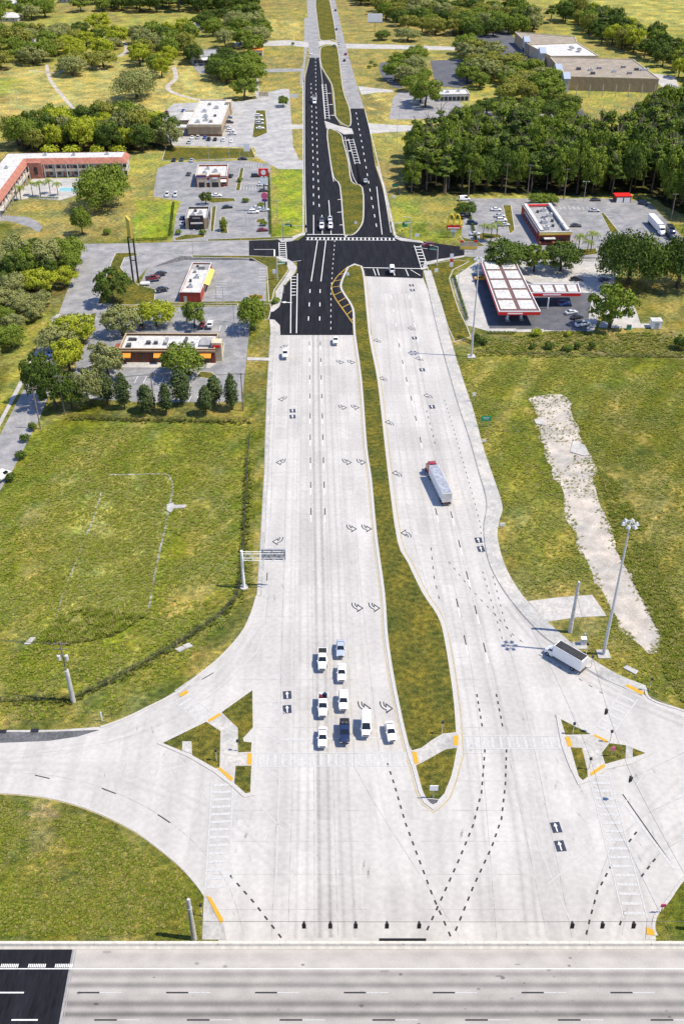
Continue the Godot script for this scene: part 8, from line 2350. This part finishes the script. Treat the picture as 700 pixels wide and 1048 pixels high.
func build_signs_and_poles() -> void:
	high_mast(Vector3(54.95,0,-152.86), 34.72, "tall galvanised lighting mast beside the pale sand track")
	high_mast(Vector3(42.1,0,-292.95), 33.68, "tall galvanised lighting mast in front of the filling station")
	# strain poles and the signals over the junction in front of the bridge
	var lp: Vector3 = Vector3(-23.22,0,-88.42)
	for q in [[Vector3(49.27,0,-159.86), 13.89, "thick white concrete pole standing by the box truck"], [lp, 10.41, "thick white concrete pole left of the bridge edge"], [Vector3(59.51,0,-89.42), 11.0, "thick white concrete pole beyond the bridge's right end"]]:
		var o := thing("strain_pole", q[2], "pole", q[0])
		part("shaft", tb(Vector3.ZERO, Vector3(0, q[1], 0), 0.46, 0.30, 12), M.white_wall, o)
		part("cap", tb(Vector3(0, q[1], 0), Vector3(0, q[1] + 0.15, 0), 0.33, 0.2, 12), M.galvanised, o)
		part("clamp", tb(Vector3(0, q[1] * 0.78, 0), Vector3(0, q[1] * 0.78 + 0.25, 0), 0.42, 0.42, 12), M.grey_metal, o)
	var w0: Vector3 = Vector3(-22.56,7.2,-86.89)
	var w1: Vector3 = Vector3(56.1,7.2,-86.89)
	wire(w0, w1, 0.15, "span wire carrying the signals in front of the bridge", 0.035)
	var k := 0
	for x in [Vector3(-5.79,6.95,-86.89), Vector3(-1.78,6.95,-86.89), Vector3(2.08,6.95,-86.89), Vector3(6.83,6.95,-86.89), Vector3(11.74,6.95,-86.89), Vector3(35.06,6.95,-86.89), Vector3(39.67,6.95,-86.89), Vector3(44.42,6.95,-86.89)]:
		hung_signal(x, "%s black signal head from the left on the wire before the bridge" % ["first", "second", "third", "fourth", "fifth", "sixth", "seventh", "eighth"][k], PI)
		k += 1
	hung_signal(Vector3(49.9,6.8,-131.07), "black signal head hanging above the right turning lane", -0.6)
	hung_signal(Vector3(50.7,6.8,-115.06), "black signal head hanging below the right triangular island", -0.6)
	wire(Vector3(48.53,13,-159.67), Vector3(49.81,7.05,-130.83), 0.5, "thin wire from the concrete pole to the upper right signal")
	wire(Vector3(49.81,7.05,-130.83), Vector3(50.61,7.05,-114.85), 0.3, "thin wire between the two signals over the right island")
	wire(Vector3(50.61,7.05,-114.85), w1, 0.4, "thin wire from the lower right signal towards the bridge")
	for q in [[Vector3(-23.38,0,-124.19), 3.0, "signal post at the left island's lower path"], [Vector3(-19.56,0,-126.55), 3.0, "signal post at the left island's inner path"], [Vector3(19.16,0,-130.67), 3.6, "signal post at the top of the median crossing"], [Vector3(44.24,0,-130.67), 3.2, "signal post at the right island's upper corner"], [Vector3(50.95,0,-128.71), 3.2, "signal post at the right island's middle lawn"], [Vector3(45.6,0,-122.11), 3.2, "signal post at the right island's lower tip"], [Vector3(51.18,0,-152.56), 3.4, "signal post just behind the box truck"], [Vector3(51.43,0,-148.78), 3.4, "signal post below the one behind the box truck"], [Vector3(61.95,0,-142.35), 3.4, "signal post at the right pavement's end"], [Vector3(-22.46,0,-92.47), 3.0, "signal post on the pavement end left of the bridge"], [Vector3(34.41,0,-371.45), 3.2, "signal post on the far right corner of the asphalt junction"], [Vector3(-21.31,0,-345.35), 3.0, "signal post on the far left pavement corner"], [Vector3(24.94,0,-404.26), 3.0, "signal post at the upper right corner of the asphalt junction"]]:
		post_signal(q[0], q[1], q[2])
	# pinkish striped warning post on the right island, sign on the median nose
	board("keep_right_sign", Vector3(16.33,0,-115.44), 1.5, 1.3, 2.4, M.sign_white, "white rectangular sign on the median's rounded nose", 1)
	board("island_sign", Vector3(50.43,0,-125.13), 0.8, 0.9, 1.9, M.sign_pink, "small reddish sign in the right island's middle lawn", 1)
	board("lawn_sign", Vector3(51.28,0,-92.82), 0.8, 0.8, 1.8, M.sign_pink, "small reddish sign on the grass at the lower right corner", 1)
	# signal cabinet
	var c := thing("signal_cabinet", "grey metal signal cabinet on a concrete slab by the lighting mast", "cabinet", Vector3(51.12,0,-155.86))
	part("slab", bx(Vector3(3.0, 0.2, 2.2)), M.pad_concrete, c, Vector3(-0.6, 0.1, 0.3))
	part("body", bx(Vector3(1.1, 1.7, 0.8)), M.galvanised, c, Vector3(0.1, 1.05, 0))
	part("lid", bx(Vector3(1.2, 0.1, 0.95)), M.white_paint, c, Vector3(0.1, 1.95, 0))
	part("door_handle", bx(Vector3(0.06, 0.3, 0.06)), M.dark_steel, c, Vector3(0.4, 1.0, 0.43))
	part("meter_post", bx(Vector3(0.4, 2.6, 0.3)), M.grey_metal, c, Vector3(0.5, 1.3, -0.8))
	# cantilever sign over the left lanes, seen from behind
	var h := 9.59
	var o := thing("cantilever_sign", "white steel pole with truss arm holding a grey overhead sign", "sign", Vector3(-22.35,0,-174.75))
	part("footing", tb(Vector3.ZERO, Vector3(0, 0.4, 0), 0.95, 0.95, 16), M.pad_concrete, o)
	part("pole", tb(Vector3(0, 0.4, 0), Vector3(0, h + 1.2, 0), 0.34, 0.30, 12), M.white_paint, o)
	var s := Shape.new()
	var a0 := h - 1.2
	for y in [a0, h + 0.6]:
		for z in [-0.4, 0.4]:
			s.tube(Vector3(0.2, y, z), Vector3(9.4, y, z), 0.07, 0.07, 6)
	for j in 8:
		var x0 := 0.3 + j * 1.15
		for z in [-0.4, 0.4]:
			s.tube(Vector3(x0, a0 if j % 2 == 0 else h + 0.6, z), Vector3(x0 + 1.15, h + 0.6 if j % 2 == 0 else a0, z), 0.05, 0.05, 5)
	part("truss_arm", s.done(), M.white_paint, o)
	var pn := part("sign_panel", bx(Vector3(5.4, 3.3, 0.1)), M.grey_metal, o, Vector3(7.0, h - 0.35, -0.62))
	for y in [-1.5, -0.75, 0.0, 0.75, 1.5]:
		part("stiffener", bx(Vector3(5.4, 0.14, 0.1)), M.dark_steel if absf(y) < 1.0 else M.galvanised, pn, Vector3(0, y, 0.11))
	for x in [-2.2, -0.1, 2.2]:
		part("stiffener", bx(Vector3(0.16, 3.3, 0.12)), M.galvanised, pn, Vector3(x, 0, 0.22))
	# sign hung outside the bridge parapet
	var bs := thing("bridge_sign", "dark sign panel hung on the far side of the bridge parapet", "sign", Vector3(8.87,10.2,-82.41) + Vector3(0, -1.55, 0))
	part("panel", bx(Vector3(6.9, 2.4, 0.2)), M.black_metal, bs)
	for x in [-2.6, 0.0, 2.6]:
		part("bracket", bx(Vector3(0.12, 0.12, 1.2)), M.dark_steel, bs, Vector3(x, -0.4, 0.6))
	# power poles of the west side
	var pa := power_pole(Vector3(-53.6,0,-139.39), 16.04, "power pole with pale lower sleeve alone in the near left field", 2)
	part("sleeve", tb(Vector3(0.1, 0, 0), Vector3(0.1, 8.6, 0), 0.5, 0.42, 10), M.white_wall, pa)
	for x in [-0.75, 0.75]:
		part("transformer", tb(Vector3(x, 11.6, 0.2), Vector3(x, 12.7, 0.2), 0.35, 0.35, 10), M.galvanised, pa)
	power_pole(Vector3(-86.67,0,-246.48), 13.59, "bare power pole at the lane's right edge", 1)
	var pb := power_pole(Vector3(-81.58,0,-254.99), 12.86, "power pole with crossarms at the field's upper left corner", 2)
	var pc := power_pole(Vector3(-55.33,0,-256.74), 12.5, "power pole between the third and fourth cone trees", 1)
	var pd := power_pole(Vector3(-29.3,0,-257.33), 12.5, "power pole at the right end of the cone-tree row", 1)
	for q in [[pb, pc, "upper"], [pc, pd, "upper"]]:
		for x in [-1.1, 0.4, 1.1]:
			wire(q[0].position + Vector3(x, 12.6, 0), q[1].position + Vector3(x, 12.2, 0), 0.6, "thin power wire strung above the cone-tree row", 0.03)
	for x in [-1.1, 0.4, 1.1]:
		wire(pa.position + Vector3(x, 15.6, 0), Vector3(-81.53,0,-144.27) + Vector3(x, 15.0, 0), 0.8, "thin power wire running left from the lone field pole", 0.03)
	k = 0
	for q in [[Vector3(32.47,0,-464.45), Vector3(32.47,0,-464.45), 17.0], [Vector3(58.4,0,-458.66), 0, 12.0], [Vector3(75.81,0,-461.54), 0, 14.0], [Vector3(86.12,0,-460.81), 0, 14.0], [Vector3(101.8,0,-454.38), 0, 14.0], [Vector3(142.97,0,-424.95), 0, 12.0], [Vector3(47.57,0,-464.45), 0, 15.0]]:
		power_pole(q[0], q[2], "%s pale pole in front of the dark wood" % ["leftmost", "third", "fourth", "fifth", "sixth", "rightmost", "second"][k], 1, "pale poles before the wood")
		k += 1
	k = 0
	for q in [[Vector3(100.84,0,-352.78), 9.0, 1], [Vector3(32.57,0,-587.41), 14.0, 1], [Vector3(29.16,0,-542.78), 14.0, 1], [Vector3(-57.34,0,-515.53), 9.0, 2], [Vector3(-68.01,0,-517.27), 9.0, 2], [Vector3(-51.71,0,-513.79), 9.0, 2], [Vector3(-59.79,0,-385.13), 10.0, 2], [Vector3(-41.11,0,-417.46), 9.0, 2], [Vector3(-85.78,0,-460.09), 9.0, 1], [Vector3(-45.13,0,-334.66), 8.0, 1], [Vector3(-42.66,0,-334.66), 7.0, 1], [Vector3(110.41,0,-451.57), 9.0, 2], [Vector3(88.91,0,-398.48), 8.0, 1], [Vector3(-37.44,0,-319.54), 8.0, 1], [Vector3(42.62,0,-345.35), 9.0, 1], [Vector3(-28.08,0,-424.95), 9.0, 1], [Vector3(-106.11,0,-539.01), 9.0, 1], [Vector3(-194.26,0,-609.8), 10.0, 1], [Vector3(-199.91,0,-643.71), 10.0, 1]]:
		light_pole(q[0], q[1], ["grey lamp post beside the big oak by the forecourt", "tall lamp post on the far right verge, upper of two", "tall lamp post on the far right verge, lower of two", "lamp post on the grass strip under the tan shop, middle", "lamp post on the grass strip under the tan shop, left", "lamp post on the grass strip under the tan shop, right", "lamp post at the red shop's upper left corner", "lamp post in the dark restaurant's car park", "lamp post at the left edge of the chicken restaurant's lot", "lamp post on the kerb strip below the red shop", "short lamp post next to another below the red shop", "lamp post by the burger restaurant's right bays", "lamp post at the burger restaurant's front", "lamp post behind the brown restaurant's right corner", "lamp post at the forecourt's left hedge", "lamp post on the bright verge left of the highway", "lamp post in the trees left of the tan shop", "pale post on the dry field, lower of two", "pale post on the dry field, upper of two"][k], "lamp posts of the lots and verges", q[2])
		k += 1
	# signals of the asphalt junction
	mast_arm(Vector3(28.58,0,-403.67), 8.6, Vector3(-9, 0, 1.5), 2, "white mast-arm signal on the upper right corner of the asphalt junction", M.sign_green)
	mast_arm(Vector3(-24.36,0,-400.77), 7.6, Vector3(10, 0, 2), 2, "white mast-arm signal on the upper left corner of the asphalt junction", M.sign_green)
	mast_arm(Vector3(37.16,0,-372.47), 7.6, Vector3(-10, 0, -2), 2, "white mast-arm signal on the lower right corner of the asphalt junction", M.sign_green)
	mast_arm(Vector3(-24.49,0,-357.55), 7.6, Vector3(10, 0, -3), 2, "white mast-arm signal on the lower left corner of the asphalt junction", M.sign_green)
	# tall double-pole sign
	var th := 24.71
	o = thing("tall_pylon_sign", "very tall sign on two dark poles with a yellow panel on top", "sign", Vector3(-77.78,0,-355.63))
	for x in [-0.95, 0.95]:
		part("pole", tb(Vector3(x, 0, 0), Vector3(x, th - 7.0, 0), 0.36, 0.30, 10), M.black_metal, o)
	for y in [0.35, 0.7]:
		part("crossbar", bx(Vector3(1.9, 0.25, 0.25)), M.black_metal, o, Vector3(0, th * y, 0))
	var cab := part("cabinet", bx(Vector3(0.8, 7.0, 5.6)), M.dull_yellow, o, Vector3(0, th - 3.5, 0), 0.42)
	part("cabinet_frame", bx(Vector3(0.9, 0.3, 5.8)), M.black_metal, cab, Vector3(0, -3.5, 0))
	part("sign_face", bx(Vector3(0.06, 4.6, 4.4)), M.sign_white, cab, Vector3(0.41, 0.3, 0))
	# golden arches on a red panel
	var ah := 9.9
	o = thing("arches_sign", "yellow double-arch letter M above a red panel on a pole", "sign", Vector3(46.4,0,-404.26))
	part("pole", bx(Vector3(1.0, ah * 0.4, 0.5)), M.grey_metal, o, Vector3(0, ah * 0.2, 0))
	part("reader_board", bx(Vector3(2.6, 1.2, 0.4)), M.sign_white, o, Vector3(0, ah * 0.30, 0.1))
	part("red_panel", bx(Vector3(5.8, 1.7, 0.5)), M.sign_red, o, Vector3(0, ah * 0.45, 0.1))
	part("panel_stripe", bx(Vector3(5.0, 0.45, 0.1)), M.sign_white, o, Vector3(0, ah * 0.45 - 0.3, 0.4))
	for side in [-1.0, 1.0]:
		s = Shape.new()
		var pts := []
		for j in 17:
			var t := lerpf(0.0, PI, j / 16.0)
			pts.append(Vector3(side * 1.22 - cos(t) * 1.22, ah * 0.53 + pow(sin(t), 0.75) * (ah * 0.46), 0.1))
		for j in 16:
			s.tube(pts[j], pts[j + 1], 0.34, 0.34, 8)
		part("arch", s.done(), M.yellow_sign, o)
	# two-colour board before the filling station
	o = board("station_price_sign", Vector3(50.97,0,-387.3), 7.0, 3.4, 1.0, M.cream, "white, yellow and red sign board beside the right side street", 2)
	part("red_corner", bx(Vector3(1.5, 0.7, 0.14)), M.sign_red, o, Vector3(-2.8, 4.5, 0.02))
	part("red_corner", bx(Vector3(1.5, 0.7, 0.14)), M.sign_red, o, Vector3(2.8, 4.5, 0.02))
	part("yellow_band", bx(Vector3(6.6, 0.9, 0.14)), M.yellow_sign, o, Vector3(0, 1.8, 0.02))
	o = board("price_pylon", Vector3(42.44,0,-369.41), 1.4, 5.2, 0.8, M.sign_white, "slim white and red price sign on the station's corner lawn", 1)
	part("red_panel", bx(Vector3(1.3, 1.2, 0.16)), M.sign_red, o, Vector3(0, 3.4, 0))
	o = board("tall_board_sign", Vector3(-30.76,0,-333.36), 4.6, 1.4, 2.9, M.orange_sign, "small orange sign board on a pole beside the round tree", 1)
	o = thing("pole_sign", "tall roadside pole sign with red, white and pink panels", "sign", Vector3(-34.22,0,-437.94))
	part("pole", tb(Vector3.ZERO, Vector3(0, 17, 0), 0.3, 0.24, 9), M.dark_steel, o)
	part("pink_disc", tb(Vector3(0, 7.0, 0.35), Vector3(0, 7.0, 0.75), 1.5, 1.5, 18), M.sign_pink, o)
	part("purple_panel", bx(Vector3(2.4, 1.0, 0.5)), M.sign_purple, o, Vector3(0, 5.0, 0.5))
	part("white_panel", bx(Vector3(3.6, 2.6, 0.5)), M.sign_white, o, Vector3(0, 13.6, 0.4))
	part("red_panel", bx(Vector3(4.2, 3.2, 0.5)), M.sign_red, o, Vector3(0, 17.2, 0.4))
	part("panel_badge", tb(Vector3(0, 17.2, 0.66), Vector3(0, 17.2, 0.72), 1.1, 1.1, 14), M.sign_white, o)
	board("white_pole_sign", Vector3(-36.69,0,-465.92), 3.4, 2.4, 3.4, M.sign_white, "white sign board under the red one by the hedge", 1)
	board("shop_price_sign", Vector3(-49.06,0,-524.35), 3.2, 3.8, 2.6, M.sign_white, "white sign board at the tan shop's drive", 2)
	board("verge_sign", Vector3(-29.71,0,-648.81), 5.46, 2.2, 1.2, M.sign_white, "low white sign board on the verge left of the far highway", 2)
	board("verge_banner", Vector3(-48.83,0,-653.99), 6.0, 2.6, 0.8, M.cream, "cream sign board behind the tan shop's car park", 2)
	o = board("billboard", Vector3(26.72,0,-885.68), 11.96, 6.0, 7.0, M.sign_white, "large white billboard on a single dark post far up the road", 1, 0.0, M.black_metal, 0.8)
	part("catwalk", bx(Vector3(13.0, 0.2, 1.0)), M.dark_steel, o, Vector3(0, 6.8, 0.8))
	# highway signs
	o = board("guide_sign", Vector3(41.35,0,-247.59), 2.82, 1.6, 2.0, M.sign_green, "green guide sign on two posts in the right-hand field", 2)
	part("sign_border", bx(Vector3(1.9, 0.10, 0.14)), M.sign_white, o, Vector3(0, 3.1, 0.01))
	part("sign_border", bx(Vector3(1.5, 0.10, 0.14)), M.sign_white, o, Vector3(0, 2.7, 0.01))
	board("verge_marker", Vector3(39.61,0,-262.71), 1.0, 1.0, 2.0, M.sign_white, "small white sign above the green guide sign", 1)
	board("verge_marker", Vector3(39.85,0,-238.36), 1.1, 0.7, 0.6, M.sign_white, "small low white sign below the green guide sign", 1)
	board("verge_marker", Vector3(39.59,0,-197.84), 1.2, 0.9, 0.8, M.sign_white, "small white sign at the bend of the right-hand pavement", 1)
	board("street_sign", Vector3(24.76,0,-465.92), 2.75, 1.4, 2.2, M.sign_green, "small green sign on the verge below the wood", 2)
	board("street_sign", Vector3(26.65,0,-413.79), 2.08, 1.2, 1.2, M.sign_green, "small green sign near the upper right junction corner", 1)
	board("white_verge_sign", Vector3(23.63,0,-450.18), 1.2, 1.2, 2.0, M.sign_white, "small white sign below the green sign on the right verge", 1)
	board("white_verge_sign", Vector3(31.06,0,-400.77), 1.8, 1.2, 1.6, M.sign_white, "small white sign beside the upper right mast-arm pole", 1)
	board("white_verge_sign", Vector3(35.92,0,-361.44), 1.3, 1.4, 1.8, M.sign_white, "small white sign on the lower right corner lawn", 1)
	board("white_verge_sign", Vector3(-25.77,0,-360.46), 1.3, 1.6, 1.6, M.sign_white, "small white sign on the lower left corner lawn", 1)
	board("white_verge_sign", Vector3(2.23,0,-358.51), 1.1, 1.1, 1.6, M.sign_white, "small white sign on the upper end of the long median", 1)
	board("white_verge_sign", Vector3(5.86,0,-416.23), 1.1, 1.1, 1.6, M.sign_white, "small white sign on the tip of the far median", 1)
	board("field_marker", Vector3(-46.72,0,-134.18), 0.25, 2.4, 0.1, M.sign_white, "slim white marker stake near the left ramp", 0)
	board("field_marker", Vector3(-34.82,0,-154.65), 0.25, 2.0, 0.1, M.tan, "slim tan stake beside concrete pads in the grass", 0)
	# utility box beyond the filling station
	o = thing("utility_box", "white cabinet box on the concrete pad right of the station", "cabinet", Vector3(107.88,0,-315.52))
	part("body", bx(Vector3(3.4, 2.6, 3.0)), M.white_paint, o, Vector3(0, 1.4, 0))
	part("lid", bx(Vector3(3.7, 0.25, 3.3)), M.white_wall, o, Vector3(0, 2.82, 0))
	part("door", bx(Vector3(1.4, 2.0, 0.08)), M.grey_metal, o, Vector3(0, 1.2, 1.53))
	o = thing("utility_box", "small green cabinet below the pad right of the station", "cabinet", Vector3(98.41,0,-313.94))
	part("body", bx(Vector3(1.4, 1.4, 1.0)), M.sign_green, o, Vector3(0, 0.75, 0))
	part("lid", bx(Vector3(1.5, 0.12, 1.1)), M.dark_steel, o, Vector3(0, 1.5, 0))

# ---------------------------------------------------------------- fences, weeds, loose bits
func fence(line: Array, h: float, m: Material, label: String, step: float, bar: float) -> void:
	var p := pl(line)
	var o := thing("mesh_fence", label, "fence")
	var posts := tb(Vector3.ZERO, Vector3(0, h, 0), 0.06, 0.06, 6)
	var rails := Shape.new()
	var bars := Shape.new()
	for k in p.size() - 1:
		var a := Vector3(p[k].x, 0, p[k].y)
		var b := Vector3(p[k + 1].x, 0, p[k + 1].y)
		var n := maxi(1, int(a.distance_to(b) / step))
		for j in n:
			part("post", posts, M.dark_steel, o, a.lerp(b, float(j) / n))
		for y in [0.1, h * 0.5, h - 0.05]:
			rails.tube(a + Vector3(0, y, 0), b + Vector3(0, y, 0), 0.03, 0.03, 4, false)
		var e := int(a.distance_to(b) / bar)
		var t := Transform3D(Basis(Vector3.UP, heading(a, b)), Vector3.ZERO)
		for j in e:
			t.origin = a.lerp(b, (j + 0.5) / e)
			bars.box(Vector3(0, h / 2.0, 0), Vector3(0.035, h - 0.1, 0.02), t)
	part("rail", rails.done(), M.dark_steel, o)
	stuff("mesh_wire", bars.done(), m, o)

func build_small_things() -> void:
	fence([-75.85,-138.85,-67.75,-139.12,-53.72,-139.92,-47.67,-143.99,-40.73,-150.22,-33.47,-157.08,-26.36,-165.62,-23.64,-171.64,-23.31,-178.29,-24.12,-198.25,-25.88,-230.11,-26.12,-242.1], 1.7, M.dark_steel, "dark mesh fence curving along the near left field", 3.0, 0.22)
	fence([-80.19,-252.68,-62.7,-250.97,-45.53,-250.4,-26.75,-250.4], 1.8, M.brown, "brown mesh fence between the left field and the cone trees", 3.0, 0.14)
	fence([41.12,-295.82,60.7,-293.66,82.92,-292.95,111.42,-292.24], 1.2, M.dark_steel, "low mesh fence along the scrub below the filling station", 4.0, 0.3)
	# tufts of grass and weeds: nobody could count them
	var blade := Shape.new()
	for k in 7:
		var t := TAU * k / 7.0
		var d := Vector3(cos(t), 0, sin(t))
		var e := Vector3(-d.z, 0, d.x) * 0.09
		var q := d * 0.20
		blade.tri(q * 0.3 - e, q * 0.3 + e, q * 1.7 + Vector3(0, 0.34 + 0.1 * (k % 3), 0))
	var tuft := blade.done()
	var gm := mk("tuft", 1, 1, 1, 0.95)
	gm.vertex_color_use_as_albedo = true
	gm.cull_mode = BaseMaterial3D.CULL_DISABLED
	gm.metallic_specular = 0.1
	var r := RandomNumberGenerator.new()
	r.seed = 77
	var patch := noise(0.06, 88, 3)
	var put: Array[Transform3D] = []
	var tone: Array[Color] = []
	var base := [Color(0.175, 0.215, 0.024), Color(0.22, 0.22, 0.045), Color(0.13, 0.165, 0.022), Color(0.26, 0.235, 0.08)]
	var add := func(poly: Array, n: int, lo: float, hi: float, cut: float, mix: Array) -> void:
		var p := pl(poly)
		var b := Rect2(p[0], Vector2.ZERO)
		for q in p:
			b = b.expand(q)
		var k := 0
		while k < n:
			k += 1
			var q := Vector2(r.randf_range(b.position.x, b.end.x), r.randf_range(b.position.y, b.end.y))
			if not Geometry2D.is_point_in_polygon(q, p):
				continue
			var e := patch.get_noise_2d(q.x, q.y)
			if e + r.randf() * 0.5 < cut:
				continue
			var s := r.randf_range(lo, hi)
			put.append(Transform3D(Basis(Vector3.UP, r.randf() * TAU).scaled(Vector3(s, s * r.randf_range(0.35, 0.8), s)), Vector3(q.x, 0.0, q.y)))
			var c: Color = base[mix[r.randi() % mix.size()]]
			var v := r.randf_range(0.75, 1.25)
			tone.append(Color(c.r * v, c.g * v, c.b * v))
	add.call([-84.68,-247.59,-24.88,-248.15,-20.61,-175.45,-23.74,-165.29,-34.19,-147.07,-45.92,-134.95,-66.75,-134.18,-87.74,-208.46,-86.67,-220.34], 42000, 0.5, 1.3, 0.05, [0, 0, 1, 2, 3])
	add.call([-65.59,-220.34,-46.33,-220.34,-44.12,-198.25,-43.27,-165.95,-50.69,-159.55,-60.54,-158.31,-65.71,-160.49,-64.89,-179,-64.65,-202.42], 7000, 0.5, 1.1, -0.3, [0, 1, 1, 3])
	add.call([-62.59,-165.29,-56.67,-167.93,-43.17,-165.29,-48.46,-158.93,-58.3,-155.86,-64.85,-157.08], 3000, 1.0, 2.6, -0.3, [2, 2, 0, 3])
	add.call([-61.45,-115.44,-43.04,-111.2,-26.91,-100,-22.2,-88.92,-53.96,-88.92], 16000, 0.4, 1.0, 0.1, [0, 2, 2, 3, 1])
	add.call([36.93,-292.24,110.62,-289.42,68.07,-138.85,62.28,-142.07,51.57,-153.45,58.56,-164.64,64.55,-155.86,68.69,-158.93,66.07,-190.25,68.65,-230.11,68.17,-268.26,58,-268.26,56.09,-235.22,56.83,-196.21,57.51,-174.05,42.03,-171.98,38.87,-184.51,41.36,-208.46], 40000, 0.5, 1.2, 0.05, [0, 1, 2, 3, 1])
	add.call([69.21,-225.15,74.39,-215.66,74.63,-162.07,68.07,-138.85,66.37,-147.07,68.69,-158.93,67.21,-175.45,66.07,-190.25], 8000, 0.7, 1.7, 0.0, [2, 2, 3, 1])
	add.call([57.91,-265.77,68.3,-265.77,67.75,-247.59,67.86,-234.18,67.89,-225.15,66.72,-213.38,60.68,-211.12,57.11,-216.59,56.36,-235.22,56.19,-245.92], 900, 0.4, 1.2, 0.2, [2, 3, 3])
	add.call([44.99,-307.72,86.66,-310.8,116.88,-311.58,111.42,-292.24,43.29,-292.24], 5000, 0.8, 2.0, 0.0, [2, 2, 3, 1])
	var strip := [[-68.07,-138.85,-53.66,-139.65,-40.69,-149.93,-26.33,-165.29,-23.12,-173.35,-23.6,-190.25,-25.74,-230.11], [-80.63,-252.11,-26.7,-249.83]]
	for l in strip:
		var p := pl(l)
		for k in p.size() - 1:
			for j in int(p[k].distance_to(p[k + 1]) * 6.0):
				var q := p[k].lerp(p[k + 1], r.randf()) + Vector2(r.randfn(), r.randfn()) * 0.6
				var s := r.randf_range(0.7, 1.7)
				put.append(Transform3D(Basis(Vector3.UP, r.randf() * TAU).scaled(Vector3(s, s, s)), Vector3(q.x, 0.0, q.y)))
				var v := r.randf_range(0.6, 1.1)
				tone.append(Color(0.13 * v, 0.15 * v, 0.035 * v))
	for l in [[57.71,-266.39,56.98,-254.41,56.47,-245.92,56.36,-235.22,56.87,-216.12,57.07,-196.21,57.38,-184.51,58.47,-175.45,59.71,-164,62.54,-156.16,63.53,-153.45], [65.67,-153.75,68.54,-156.77,68.85,-159.55,68.52,-164,67.75,-171.29,67.37,-180.82,66.13,-189.47,66.02,-207.72,67.89,-225.15,68.03,-234.18,67.75,-247.59,67.39,-255.57,68.3,-265.77,57.71,-266.39]]:
		var p := pl(l)
		for k in p.size() - 1:
			for j in int(p[k].distance_to(p[k + 1]) * 5.0):
				var q := p[k].lerp(p[k + 1], r.randf()) + Vector2(r.randfn(), r.randfn()) * 0.7
				var s := r.randf_range(0.5, 1.3)
				put.append(Transform3D(Basis(Vector3.UP, r.randf() * TAU).scaled(Vector3(s, s * 0.6, s)), Vector3(q.x, 0.0, q.y)))
				var c: Color = base[r.randi() % 4]
				tone.append(c * r.randf_range(0.8, 1.1))
	var mm := MultiMesh.new()
	mm.transform_format = MultiMesh.TRANSFORM_3D
	mm.use_colors = true
	mm.mesh = tuft
	mm.instance_count = put.size()
	for k in put.size():
		mm.set_instance_transform(k, put[k])
		mm.set_instance_color(k, tone[k])
	var g := MultiMeshInstance3D.new()
	g.name = "grass"
	g.multimesh = mm
	g.material_override = gm
	g.set_meta("kind", "stuff")
	g.set_meta("label", "rough tufts of grass and weeds over the open fields")
	add_child(g)
	# dark rubble and litter on the sand track
	var bits := Shape.new()
	for k in 120:
		var u := r.randf() * 0.62
		var c := Vector3(lerpf(45.0, 62.0, u) + r.randfn() * 1.8, 0.03, lerpf(-262.0, -178.0, u) + r.randfn() * 3.0)
		bits.taper(c, Vector2(r.randf_range(0.2, 0.7), r.randf_range(0.2, 0.6)), Vector2(1, 1) * 0.1, r.randf_range(0.04, 0.14), Transform3D(), Vector2(r.randfn(), r.randfn()) * 0.05)
	var dm := structure("rubble", bits.done(), M.soil)
	dm.set_meta("kind", "stuff")
	dm.set_meta("label", "dark clods of soil lying on the pale sand track")
